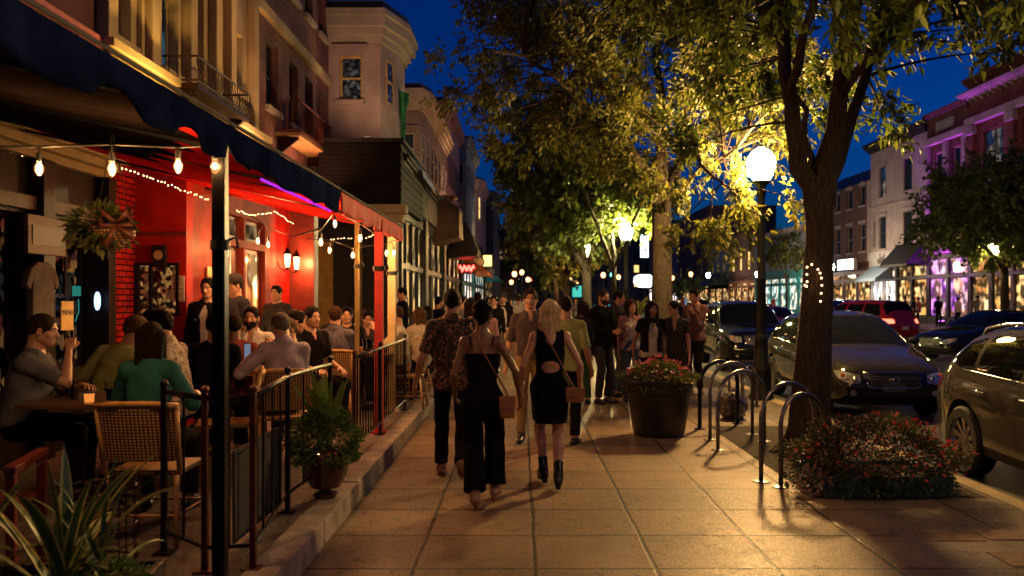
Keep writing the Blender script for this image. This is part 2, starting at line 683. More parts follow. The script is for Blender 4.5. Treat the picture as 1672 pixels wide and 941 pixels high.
def person(label, pos, yaw, H=1.75, sex='m', skin='light', hair='black', style='short', group='', sit=False, lean=0.0, side=0.0, twist=0.0,
           head=(0.0, 0.0, 0.0), lh=None, rh=None, lhint=None, rhint=None, lf=None, rf=None, lfp=0.0, rfp=0.0, top=None, bottom=None, shoes=None,
           vox=0.012, hands=('relax', 'relax'), beard=None, face=False, fat=0.0, seat=0.47, glasses=False, jacket=None, hat=None, hvox=None, lpalm=None, rpalm=None, cat='person', cutout=False):
    root = thing('person', label, cat, pos, yaw, group or None)
    s = H / 1.75
    m = sex == 'm'
    sw = (0.168 if m else 0.145) * s * (1 + 0.3 * fat)
    fz = 1 + fat
    P = dict(hs=s ** 0.4 * (0.96 if m else 0.91), nr=(0.056 if m else 0.045) * (1 + 0.4 * fat))
    pz = (seat + 0.10) if sit else 0.945 * s
    if not sit and (lf is not None or rf is not None): pz -= 0.012 * s
    pel = V3(0, 0, pz)
    Rb = rotz(twist) @ roty(side) @ rotx(-lean)

    def up(x, y, z):
        return pel + Rb @ V3(x, y, z)
    chest = up(0, 0.0, 0.34 * s); waist = up(0, 0.01, 0.16 * s); neck = up(0, -0.02, 0.53 * s)
    Rh = rotz(twist + head[0]) @ roty(side * 0.4 + head[2]) @ rotx(-lean * 0.35 - head[1])
    hc = up(0, -0.018, 0.53 * s) + 0.5 * (Rb @ V3(0, 0.0, 0.06 * s)) + Rh @ V3(0, 0.035, 0.127 * P['hs'] - 0.005)
    SH = {-1: up(-sw, -0.01, 0.448 * s), 1: up(sw, -0.01, 0.448 * s)}
    la, lb = 0.29 * s, 0.255 * s
    WR, EL = {}, {}
    for sx, tgt, hint in ((-1, lh, lhint), (1, rh, rhint)):
        t = V3(*tgt) if tgt is not None else (SH[sx] + V3(sx * 0.075, 0.05, -0.53 * s) if not sit else V3(sx * 0.17, 0.36, seat + 0.22))
        hh = hint if hint is not None else (sx * 0.35, -1, -0.4)
        EL[sx], WR[sx] = ik(SH[sx], t, la, lb, hh)
    hx = (0.082 if m else 0.085) * s
    HP = {-1: pel + V3(-hx, 0, -0.02), 1: pel + V3(hx, 0, -0.02)}
    FT, KN = {}, {}
    ll = 0.43 * s
    for sx, tgt in ((-1, lf), (1, rf)):
        t = V3(*tgt) if tgt is not None else (V3(sx * 0.10 * s, 0.0, 0.075 * s) if not sit else V3(sx * 0.14, 0.40, 0.08))
        KN[sx], FT[sx] = ik(HP[sx], t, ll, ll + 0.005, (sx * (0.25 if sit else 0.06), 1, 0.25))
    fpitch = {-1: lfp, 1: rfp}
    lo = np.min([hc - 0.2, pel - 0.25] + list(WR.values()) + list(EL.values()) + list(FT.values()) + list(KN.values()) + list(SH.values()), axis=0) - 0.22
    hi = np.max([hc, pel + 0.2] + list(WR.values()) + list(EL.values()) + list(FT.values()) + list(KN.values()) + list(SH.values()), axis=0) + 0.22
    cw = (0.155 if m else 0.132) * s * fz
    cd = (0.105 if m else 0.095) * s * fz
    ww = (0.132 if m else 0.113) * s * (1 + 1.6 * fat)
    wd = (0.1 if m else 0.085) * s * (1 + 2.2 * fat)
    hw = (0.133 if m else 0.148) * s * (1 + fat)
    hd = (0.108 if m else 0.112) * s * (1 + fat)

    def torso(f, e=0.0, k=0.05, lowonly=False, toponly=False):
        if not lowonly:
            f.ell(up(0, 0.0, 0.37 * s), (cw + e, cd + e, 0.165 * s + e), k=k, Rm=Rb)
            f.ell(up(0, 0.0, 0.25 * s), (cw * 0.93 + e, cd * 0.95 + e, 0.15 * s + e), k=k, Rm=Rb)
            f.rc(up(-sw * 0.72, -0.01, 0.438 * s), up(sw * 0.72, -0.01, 0.438 * s), 0.047 * s + e, k=0.03)
            for sx in (-1, 1):
                f.rc(up(sx * sw * 0.8, -0.015, 0.455 * s), up(sx * 0.025, -0.02, 0.52 * s), 0.032 * s + e, 0.034 * s + e * 0.5, k=0.03)
                f.ell(SH[sx], (0.046 * s + e, 0.05 * s + e, 0.052 * s + e), k=0.025)
                if not m:
                    f.ell(up(sx * 0.068, 0.075, 0.315 * s), (0.06 + e, 0.056 + e, 0.06 + e), k=0.025)
                else:
                    f.ell(up(sx * 0.07, 0.06, 0.36 * s), (0.075 + e, 0.045 + e, 0.06 + e), k=0.04)
        f.ell(waist, (ww + e, wd + e, 0.14 * s + e), k=k, Rm=Rb)
        if not toponly:
            f.ell(pel + V3(0, 0, 0.01), (hw + e, hd + e, 0.115 * s + e), k=k)
            if not sit:
                for sx in (-1, 1):
                    f.ell(pel + V3(sx * 0.07, -0.052, -0.055) * s, (0.085 * s + e, 0.075 * s + e, 0.088 * s + e), k=0.035)

    def arm(f, sx, e, t0=0.0, t1=2.0, e2=None):
        """t in 0..1 upper arm, 1..2 forearm; t1 is where the sleeve ends"""
        e2 = e if e2 is None else e2
        A, B, W = SH[sx], EL[sx], WR[sx]
        r0, r1, r2 = (0.045 if m else 0.038) * s * (1 + 0.6 * fat), (0.036 if m else 0.03) * s * (1 + .4 * fat), (0.0245 if m else 0.021) * s
        te = min(t1, 1.0)
        u = (B - A) / np.linalg.norm(B - A)
        q = A + (B - A) * te
        if t1 <= 1.0:
            f.rc(A, A + (B - A) * 1.0, r0 + e, r1 + e2 * 1.2, k=0.02, clip=[(q, u)])
        else:
            f.rc(A, B, r0 + e, r1 + e, k=0.02)
            v = (W - B) / np.linalg.norm(W - B)
            q2 = B + (W - B) * (t1 - 1.0)
            f.rc(B, W, r1 * 0.97 + e, r2 + e2, k=0.008, clip=[(q2, v)])
            f.rc(B + (W - B) * 0.12, B + (W - B) * 0.5, r1 * 1.04 + e, r2 * 1.2 + e2, k=0.015, clip=[(q2, v)])

    def legs(f, sx, e, t1=2.0, e2=None, e1=None):
        e2 = e if e2 is None else e2
        e1 = e if e1 is None else e1
        A, B, W = HP[sx], KN[sx], FT[sx]
        r0, r1, r2 = (0.08 if m else 0.084) * s * (1 + .8 * fat), 0.053 * s * (1 + .3 * fat), 0.038 * s
        u = (B - A) / np.linalg.norm(B - A)
        if t1 <= 1:
            f.rc(A, B, r0 + e, r1 + e1, k=0.03, clip=[(A + (B - A) * t1, u)])
            return
        f.rc(A, B, r0 + e, r1 + e1, k=0.015)
        v = (W - B) / np.linalg.norm(W - B)
        q = B + (W - B) * (t1 - 1)
        f.rc(B, W + v * 0.05, r1 + e1, r2 + e2, k=0.02, clip=[(q, v)])
        bk = np.cross(v, (1, 0, 0)); bk = bk / np.linalg.norm(bk)
        if bk @ V3(0, 1, 0) > 0: bk = -bk
        f.ell(B + (W - B) * 0.3 + bk * 0.018 * s, (0.044 * s + (e1 + e2) / 3, 0.048 * s + (e1 + e2) / 3, 0.12 * s), k=0.03, Rm=frame(v, (0, 1, 0)), clip=[(q, v)])

    # ---- body
    f = Field(lo, hi, vox)
    torso(f)
    f.rc(neck - (neck - chest) * 0.2, hc + Rh @ V3(0, -0.03, -0.03), P['nr'] * 1.12, P['nr'], k=0.03)
    for sx in (-1, 1):
        arm(f, sx, 0); legs(f, sx, 0)
    feet = {}
    for sx in (-1, 1):
        Fp = rotx(-fpitch[sx])
        out = rotz(-sx * 0.14)
        an = FT[sx]
        heel = an + out @ Fp @ V3(0, -0.045 * s, -0.045 * s)
        toe = an + out @ Fp @ V3(0, 0.15 * s, -0.052 * s)
        mid = an + out @ Fp @ V3(0, 0.05 * s, -0.03 * s)
        feet[sx] = (an, heel, toe, mid, out @ Fp)
        f.rc(heel, toe, 0.027 * s, 0.02 * s, k=0.02); f.rc(an, mid, 0.034 * s, 0.03 * s, k=0.025)
    V, Q = f.mesh()
    hv = hvox or max(0.0055, vox * 0.62)
    Vh, Qh = build_head(P, hc, Rh, hv)
    Vs, Qs = [V, Vh], [Q, Qh + len(V)]
    n = len(V) + len(Vh)
    for sx, kd, pm in ((-1, hands[0], lpalm), (1, hands[1], rpalm)):
        tv, tq = hand_template(kd, vox < 0.013)
        d = WR[sx] - EL[sx]; d /= np.linalg.norm(d)
        if not sit and (lh if sx < 0 else rh) is None: d = d * 0.5 + V3(0, 0, -0.5)
        pn = pm if pm is not None else ((-sx, 0.35, 0) if not sit else (-sx * 0.5, 0.0, -1))
        M = frame(d, pn)
        tv = tv * V3(sx if True else 1, 1, 1)
        # thumb should point forward (or up); flip if needed
        if (M[:, 0] * sx) @ V3(0, 1, 0.5) < 0: tv = tv * V3(-1, 1, 1); flip = sx > 0
        else: flip = sx < 0
        hs = s * (0.98 if m else 0.9)
        W2 = (M @ (tv * hs).T).T + WR[sx]
        Vs.append(W2); Qs.append((tq[:, ::-1] if flip else tq) + n); n += len(W2)
    body = npmesh('body', np.concatenate(Vs), np.concatenate(Qs), skin_mat(skin), root)

    def shell(name, fn, mt, wr=0.0, sd=0.0, v=None, parent=None, fr=18):
        g = Field(lo - 0.05, hi + 0.05, v or vox)
        fn(g)
        if wr: g.wrinkle(wr, fr, sd)
        A, B = g.mesh()
        if len(A) == 0: return None
        return npmesh(name, A, B, mt, parent or root)
    rs = rng.random() * 20
    # ---- trousers / skirt
    if bottom:
        bt = bottom

        def fb(g):
            e = bt.get('e', 0.011)
            torso(g, e)
            for sx in (-1, 1):
                legs(g, sx, e, bt.get('len', 1.93), bt.get('hem', 0.02), bt.get('knee', e))
            if bt.get('skirt'):
                g.rc(pel + V3(0, 0, 0.02), pel + V3(0, 0, -bt['skirt']), hw * 0.82, hw * 0.86 + bt.get('flare', 0.0), k=0.06, sc=(1.05, 0.8, 1))
                g.half(pel + V3(0, 0, -bt['skirt']), (0, 0, -1))
            w = up(0, 0, bt.get('waist', 0.10) * s)
            g.half(w, Rb @ V3(0, 0, 1))
        shell(bt.get('name', 'trousers'), fb, bt['m'], bt.get('wr', 0.0035), rs, fr=14)
    # ---- top
    if top:
        tp = top

        def ft(g):
            e = tp.get('e', 0.018)
            torso(g, e)
            if m and not tp.get('dress'):
                g.rc(up(0, 0, 0.3 * s), up(0, 0, 0.0), cw * 0.93 + e, max(hw, ww) * 1.0 + e, k=0.03, sc=(1, 0.74 if fat < 0.1 else 0.8, 1))
            if tp.get('cut', -0.06) < -0.02 and not tp.get('dress') and not sit:
                for sx in (-1, 1): legs(g, sx, e, 1.0)
            if tp.get('sleeve', 0) > 0:
                for sx in (-1, 1):
                    if tp.get('one_shoulder') and sx == tp['one_shoulder']: continue
                    arm(g, sx, e + 0.003, t1=tp['sleeve'], e2=tp.get('cuff', 0.014))
            if tp.get('collar'):
                g.rc(neck + Rb @ V3(0, -0.006, -0.015), neck + Rb @ V3(0, -0.002, 0.035), P['nr'] * 1.12 + 0.022, P['nr'] + 0.014, k=0.012, clip=[(neck + Rb @ V3(0, 0, 0.034), Rb @ V3(0, 0.25, 1))])
                g.rc(neck + Rb @ V3(0, 0, -0.1), neck + Rb @ V3(0, 0.02, 0.2), P['nr'] + 0.004, k=0.0, sub=True)
            else:
                g.ell(neck + Rb @ V3(0, 0.03, 0.045), (P['nr'] + tp.get('neck', 0.02), P['nr'] + tp.get('neck', 0.02) + 0.02, 0.075), k=0.01, sub=True)
            if tp.get('vneck'):
                g.ell(up(0, 0.13, 0.56 * s), (0.04, 0.125, tp['vneck'] + 0.09), k=0.004, sub=True)
            if tp.get('open'):
                g.ell(up(0, 0.2, 0.2 * s), (tp['open'], 0.16, 0.42), k=0.004, sub=True)
            if tp.get('top') is not None:      # strap top: cut away above this height
                g.half(up(0, 0, tp['top'] * s), Rb @ V3(0, tp.get('slope', 0.0), 1))
            if tp.get('sides'):                # sleeveless: free the shoulders
                for sx in (-1, 1):
                    g.ell(SH[sx] + Rb @ V3(sx * 0.05, 0, -0.01), (tp['sides'], 0.14, 0.16), k=0.01, sub=True)
            if cutout:
                g.ell(up(0, -0.11, 0.165 * s), (0.098, 0.09, 0.062), k=0.008, sub=True)
                g.ell(up(0, -0.14, 0.50 * s), (0.07, 0.1, 0.13), k=0.008, sub=True)
            if not tp.get('dress'):
                g.half(up(0, 0, tp.get('cut', -0.075) * s), Rb @ V3(0, 0, -1))
            else:
                for sx in (-1, 1): legs(g, sx, 0.014, 1.0)
                g.rc(pel + V3(0, 0, 0), pel + V3(0, 0, -tp['dress'] - 0.1), hw * 0.93, hw * 0.86, k=0.06, sc=(1.08, 0.82, 1))
                g.half(pel + V3(0, 0, -tp['dress']), (0, 0, -1))
        shell(tp.get('name', 'shirt'), ft, tp['m'], tp.get('wr', 0.0035), rs + 5)
    if jacket:
        def fj(g):
            e = jacket.get('e', 0.026)
            torso(g, e)
            g.rc(up(0, 0, 0.3 * s), up(0, 0, -0.05), cw * 0.93 + e, max(hw, ww) * 0.98 + e, k=0.03, sc=(1, 0.78, 1))
            for sx in (-1, 1): arm(g, sx, e, t1=jacket.get('sleeve', 1.92), e2=0.022)
            g.rc(neck + Rb @ V3(0, -0.01, -0.01), neck + Rb @ V3(0, -0.01, 0.025), P['nr'] + 0.035, P['nr'] + 0.022, k=0.012)
            g.rc(neck + Rb @ V3(0, 0.01, -0.1), neck + Rb @ V3(0, 0.04, 0.2), P['nr'] + 0.014, k=0.0, sub=True)
            g.ell(up(0, 0.22, 0.14 * s), (jacket.get('open', 0.05), 0.2, 0.46), k=0.004, sub=True)
            g.half(up(0, 0, jacket.get('cut', -0.14) * s), Rb @ V3(0, 0, -1))
        shell('jacket', fj, jacket['m'], 0.004, rs + 9)
    # ---- straps
    if top and top.get('straps'):
        for sx in (-1, 1):
            mb = MB()
            pts = []
            for t in np.linspace(0, 1, 15):
                a = PI * t
                yy, zz = -math.cos(a) * (cd + 0.002), 0.40 + 0.105 * math.sin(a)
                pts.append(up(sx * (0.082 + 0.012 * math.sin(a)), yy, zz * s))
            mb.tube(pts, 0.0055, 5)
            mb.build('strap', top['m'], root, smooth=True)
    # ---- shoes
    sh = shoes or dict(m=mat('shoe_black', (0.012, 0.011, 0.011), 0.35, var=0.3))
    for sx in (-1, 1):
        an, heel, toe, mid, Fm = feet[sx]
        g = Field(np.minimum(np.minimum(heel, toe), an) - 0.09, np.maximum(np.maximum(heel, toe), an) + 0.09 + V3(0, 0, sh.get('shaft', 0)), min(vox, 0.012))
        e = 0.008 * s
        g.rc(heel, toe, 0.031 * s + e, 0.026 * s + e, k=0.02, sc=(1.05, 1, 1)); g.rc(an - Fm @ V3(0, 0, 0.01), mid, 0.036 * s + e, 0.034 * s + e, k=0.025)
        if sh.get('shaft'):
            d = (KN[sx] - an); d /= np.linalg.norm(d)
            g.rc(an, an + d * sh['shaft'], 0.042 * s, 0.047 * s, k=0.02, clip=[(an + d * sh['shaft'], d)])
        else:
            g.half(an + Fm @ V3(0, 0, 0.012), Fm @ V3(0, -0.25, 1))
        so = heel + Fm @ V3(0, 0, -0.03 * s)
        g.half(so, Fm @ V3(0, 0, -1))
        A, B = g.mesh()
        if len(A):
            o = npmesh('shoe', A, B, sh['m'], root)
            mb = MB()
            # sole and heel follow the foot
            pts = []
            for t in range(16):
                a = 2 * PI * t / 16
                pts.append((0.042 * s * math.cos(a) * (1.1 if math.sin(a) > 0 else 0.9), 0.045 * s + 0.145 * s * math.sin(a)))
            th = 0.014
            vs = [heel * 0 + an + Fm @ V3(px, py, -0.075 * s + dz) for dz in (0, -th) for px, py in pts]
            n_ = 16
            fs = [tuple(range(n_)), tuple(range(n_, 2 * n_))[::-1]] + [(i, n_ + i, n_ + (i + 1) % n_, (i + 1) % n_) for i in range(n_)]
            mb.add(vs, fs)
            if sh.get('heel'):
                a0 = an + Fm @ V3(0, -0.05 * s, -0.06 * s); a1 = a0 + Fm @ V3(0, -0.005, -sh['heel'])
                mb.tube([a0, a1], [0.028, 0.022], 10)
            mb.build('sole', sh.get('sole', mat('shoe_sole', (0.02, 0.017, 0.014), 0.7)), o, smooth='auto')
    # ---- hair
    hm = hair_mat(hair, HAIRC[hair]) if hair else None
    hs = P['hs']

    def hp(x, y, z):
        return hc + Rh @ (V3(x, y, z) * hs)

    def hshell(name, fn, mt, lo_=(-.2, -.24, -.2), hi_=(.2, .2, .22), v=None, wr=0, fr=60, st=(1, 1, 1)):
        g = Field(lo_, hi_, v or max(hv, 0.006))
        fn(g)
        if wr: g.wrinkle(wr, fr, rs, st)
        A, B = g.mesh()
        if len(A): return npmesh(name, (Rh @ (A * hs).T).T + hc, B, mt, root)
    if style in ('short', 'buzz', 'quiff', 'balding'):
        e = {'short': 0.009, 'buzz': 0.005, 'quiff': 0.011, 'balding': 0.005}[style]

        def fh(g):
            g.ell((0, -0.014, 0.03), (0.077 + e, 0.099 + e, 0.093 + e), k=0)
            if style == 'quiff': g.rc((-0.03, 0.055, 0.103), (0.03, 0.055, 0.103), 0.022, k=0.03)
            if style == 'short': g.rc((-0.03, 0.045, 0.098), (0.03, 0.045, 0.098), 0.014, k=0.03)
            g.rc((0, -0.06, -0.02), (0, -0.06, -0.055), 0.05, 0.035, k=0.03)
            for sx in (-1, 1): g.rc((sx * 0.066, 0.005, 0.02), (sx * 0.068, 0.012, -0.02), 0.014, 0.006, k=0.012)
            g.ell((0, 0.135, 0.004), (0.085, 0.082, 0.082), k=0.010, sub=True)
            g.ell((0, 0.09, -0.09), (0.12, 0.11, 0.085), k=0.004, sub=True)
            for sx in (-1, 1): g.ell((sx * 0.085, -0.004, -0.016), (0.018, 0.022, 0.034), k=0.003, sub=True)
            if style == 'balding': g.ell((0, 0.06, 0.12), (0.06, 0.08, 0.06), k=0.01, sub=True)
        hshell('hair', fh, hm, wr=0.0022 if style != 'buzz' else 0.0008, fr=75)
    elif style in ('curly', 'bun'):
        def fh(g):
            g.ell((0, -0.02, 0.042), (0.09, 0.108, 0.1), k=0)
            g.rc((0, -0.07, 0.0), (0, -0.06, -0.07), 0.06, 0.035, k=0.03)
            if style == 'bun': g.ell((0, -0.10, 0.12), (0.05, 0.05, 0.045), k=0.01)
            g.ell((0, 0.13, -0.02), (0.1, 0.072, 0.08), k=0.004, sub=True)
            g.ell((0, 0.10, -0.1), (0.13, 0.12, 0.085), k=0.004, sub=True)
        hshell('hair', fh, hm, wr=0.006, fr=95)
    elif style in ('long', 'medium', 'pony'):
        L = {'long': -0.42 if hair == 'blonde' else -0.36, 'medium': -0.2, 'pony': -0.12}[style]

        def fh(g):
            g.ell((0, -0.014, 0.034), (0.084, 0.107, 0.099), k=0)
            if style == 'pony':
                g.rc((0, -0.1, 0.03), (0, -0.16, 0.0), 0.035, 0.03, k=0.02)
                g.rc((0, -0.16, 0.0), (0, -0.15, -0.22), 0.03, 0.014, k=0.02)
                g.rc((0, -0.07, 0), (0, -0.07, -0.05), 0.05, 0.03, k=0.03)
            else:
                for i, x in enumerate((-0.075, -0.04, 0, 0.04, 0.075)):
                    g.rc((x * 0.85, -0.045 - 0.03 * (1 - abs(x) / 0.075), 0.03), (x * 1.05, -0.08, L * (0.82 + 0.18 * ((i * 7) % 3) / 2)), 0.043, 0.018, k=0.02, sc=(1, 0.75, 1))
                for sx in (-1, 1):
                    g.rc((sx * 0.075, 0.02, 0.03), (sx * 0.09, 0.0 + 0.03 * (style == 'long'), L * 0.72), 0.028, 0.02, k=0.025)
            g.ell((0, 0.13, -0.01), (0.072, 0.078, 0.088), k=0.006, sub=True)
            g.ell((0, 0.10, -0.12), (0.066, 0.11, 0.11), k=0.006, sub=True)
        hshell('hair', fh, hm, lo_=(-.22, -.26, L - 0.1), wr=0.002, fr=70, st=(1.6, 1.6, 0.1))
    if hat:
        mb = MB()
        mb.lathe([(0.088, 0.0), (0.096, 0.03), (0.094, 0.07), (0.07, 0.105), (0.03, 0.118), (0.004, 0.12)], 20)
        mb.box((-0.07, 0.05, -0.005), (0.07, 0.165, 0.006))
        mb.v = [tuple(hp(x, y - 0.005, z + 0.045)) for x, y, z in mb.v]
        mb.build('cap', hat, root, smooth='auto')
    if beard:
        def fbd(g):
            g.ell((0, 0.02, -0.055), (0.066, 0.078, 0.062), k=0)
            g.rc((0, 0.045, -0.085), (0, 0.062, -0.105), 0.042, 0.03, k=0.03)
            for sx in (-1, 1): g.rc((sx * 0.062, 0.01, -0.02), (sx * 0.052, 0.03, -0.075), 0.014, 0.016, k=0.02)
            g.rc((-0.026, 0.09, -0.058), (0.026, 0.09, -0.058), 0.008, k=0.012)
            g.half((0, -0.005, 0), (0, -1, 0)); 
            g.ell((0, 0.11, -0.02), (0.06, 0.06, 0.034), k=0.006, sub=True)
            g.ell((0, 0.1, -0.071), (0.022, 0.02, 0.009), k=0.003, sub=True)
        hshell('beard', fbd, hair_mat(beard, HAIRC[beard]), wr=0.0018, fr=90)
    if face:
        dk = mat('eye_iris', (0.02, 0.012, 0.008), 0.15, var=0.1); wh = mat('eye_white', (0.32, 0.28, 0.25), 0.3, var=0.05)
        for sx in (-1, 1):
            mb = MB(); mb.mat(wh).sphere((0, 0, 0), 0.0115, 12, 8)
            mb.mat(dk).sphere((0, 0.0062, 0), 0.0062, 10, 6)
            mb.v = [tuple(hp(sx * 0.031 + x, 0.0735 + y * 0.9, 0.0 + z * 0.8)) for x, y, z in mb.v]
            mb.build('eye', None, root, smooth=True)
        for sx in (-1, 1):
            mb = MB()
            mb.tube([hp(sx * 0.014, 0.0925, 0.020), hp(sx * 0.032, 0.0885, 0.026), hp(sx * 0.05, 0.0755, 0.020)], [0.003, 0.0036, 0.002], 6)
            mb.build('eyebrow', hm or hair_mat('dkbrown', HAIRC['dkbrown']), root, smooth=True)
        mb = MB()
        mb.tube([hp(-0.023, 0.083, -0.071), hp(-0.010, 0.0905, -0.0675), hp(0.0, 0.091, -0.069), hp(0.010, 0.0905, -0.0675), hp(0.023, 0.083, -0.071)], [0.001, 0.0035, 0.0035, 0.0035, 0.001], 6)
        mb.tube([hp(-0.02, 0.084, -0.073), hp(0, 0.0915, -0.0765), hp(0.02, 0.084, -0.073)], [0.001, 0.0045, 0.001], 6)
        mb.build('lips', mat('lips_' + skin, tuple(c * k_ for c, k_ in zip(SKIN[skin], (0.8, 0.45, 0.5))), 0.35), root, smooth=True)
    if glasses:
        mb = MB()
        for sx in (-1, 1):
            mb.tube([hp(sx * 0.033 + 0.022 * math.cos(a), 0.1, 0.0 + 0.018 * math.sin(a)) for a in np.linspace(0, 2 * PI, 13)[:-1]], 0.002, 5, closed=True)
            mb.tube([hp(sx * 0.055, 0.1, 0.004), hp(sx * 0.08, 0.0, 0.0)], 0.002, 5)
        mb.build('glasses', mat('black_metal', (0.01, 0.01, 0.01), 0.3, 0.6), root, smooth=True)
    root['_j'] = 0
    del root['_j']
    return root, dict(up=up, WR=WR, EL=EL, SH=SH, pel=pel, hp=hp, body=body, s=s)
# ------------------------------------------------------------------ cars
def interp(pts, x):
    xs = [p[0] for p in pts]; ys = [p[1] for p in pts]
    return float(np.interp(x, xs, ys))


def smooth_curve(pts, x, w=0.06):
    return sum(interp(pts, x + d * w) * q for d, q in ((-1, .15), (-.5, .2), (0, .3), (.5, .2), (1, .15)))


def paint(name, col, rough=0.7, metal=0.0, coat=1.0):
    rough, metal = .75, 0.0
    m = mat('paint_' + name, tuple(c * .7 for c in col), rough, metal, var=0.08, scale=3, coat=coat, bump=0.0, spec=.03)
    b = [n for n in m.node_tree.nodes if n.type == 'BSDF_PRINCIPLED'][0]
    b.inputs['Coat Roughness'].default_value = 0.04
    return m


def car_mats():
    return dict(glass=glass_mat('car_glass', (0.004, 0.005, 0.006), 0.015), rubber=mat('tyre_rubber', (0.012, 0.012, 0.012), 0.8, bump=0.2),
                rim=mat('rim_alloy', (0.45, 0.45, 0.46), 0.28, 0.9, var=0.1), black=mat('car_trim', (0.01, 0.01, 0.011), 0.45, 0.0),
                chrome=mat('chrome', (0.7, 0.7, 0.7), 0.12, 1.0, var=0.05), lamp=mat('headlamp_glass', (0.5, 0.5, 0.52), 0.08, 0.6, var=0.7, scale=22, spec=1.0),
                amber=mat('amber_lens', (0.75, 0.2, 0.03), 0.15, 0.0, var=0.3, scale=20), red=mat('red_lens', (0.3, 0.006, 0.008), 0.12, 0, var=0.4, scale=30),
                plate=mat('plate', (0.05, 0.055, 0.07), 0.5), skirt=mat('grey_cladding', (0.05, 0.05, 0.052), 0.6))


CARKIND = {
    # s measured from the nose (0) to the tail (L)
    'crossover': dict(L=4.55, W=0.91, roof=[(0, .62), (0.05, .74), (0.15, .82), (0.5, .92), (1.0, 1.0), (1.25, 1.05), (1.75, 1.34), (2.15, 1.52), (2.7, 1.58), (3.3, 1.56), (3.8, 1.48), (4.15, 1.25), (4.4, 1.05), (4.55, .9)],
                      belt=[(0, .55), (0.2, .68), (1.0, .90), (1.4, .97), (3.0, 1.03), (4.0, 1.08), (4.55, .88)], ax=(0.88, 3.62), wr=0.355, sill=0.24,
                      sw=[[(1.55, 1.03), (2.15, 1.405), (2.55, 1.45), (2.55, 1.03)], [(2.63, 1.04), (2.63, 1.455), (3.35, 1.43), (3.42, 1.06)], [(3.5, 1.08), (3.46, 1.41), (3.72, 1.36), (3.93, 1.16), (3.85, 1.1)]],
                      ws=(1.27, 2.12, .70, .60), rw=(3.86, 4.22, .62, .62)),
    'suv': dict(L=4.45, W=0.91, roof=[(0, .66), (0.04, .86), (0.12, .98), (0.5, 1.06), (1.0, 1.12), (1.2, 1.14), (1.55, 1.42), (1.85, 1.66), (2.2, 1.72), (3.3, 1.73), (4.0, 1.70), (4.2, 1.55), (4.36, 1.15), (4.45, .95)],
                belt=[(0, .62), (0.15, .86), (1.0, 1.03), (1.4, 1.07), (3.0, 1.08), (4.1, 1.10), (4.45, .9)], ax=(0.82, 3.5), wr=0.365, sill=0.3,
                sw=[[(1.45, 1.13), (1.84, 1.52), (2.4, 1.6), (2.4, 1.13)], [(2.48, 1.13), (2.48, 1.6), (3.22, 1.6), (3.22, 1.13)], [(3.3, 1.14), (3.3, 1.6), (3.95, 1.57), (4.08, 1.16)]],
                ws=(1.22, 1.84, .74, .68), rw=(4.03, 4.28, .68, .7)),
    'sedan': dict(L=4.75, W=0.91, roof=[(0, .55), (0.05, .68), (0.15, .76), (0.5, .85), (1.0, .93), (1.3, .98), (1.8, 1.24), (2.3, 1.43), (2.8, 1.47), (3.3, 1.42), (3.8, 1.2), (4.1, 1.08), (4.6, 1.04), (4.7, .95), (4.75, .8)],
                  belt=[(0, .5), (0.2, .66), (1.0, .85), (1.4, .92), (3.5, .98), (4.6, .95), (4.75, .75)], ax=(0.92, 3.75), wr=0.335, sill=0.2,
                  sw=[[(1.68, .98), (2.28, 1.315), (2.66, 1.35), (2.66, .98)], [(2.74, .985), (2.74, 1.35), (3.35, 1.30), (3.72, 1.13), (3.72, 1.02)]],
                  ws=(1.34, 2.2, .70, .58), rw=(3.42, 4.02, .56, .66)),
}
CARMESH = {}


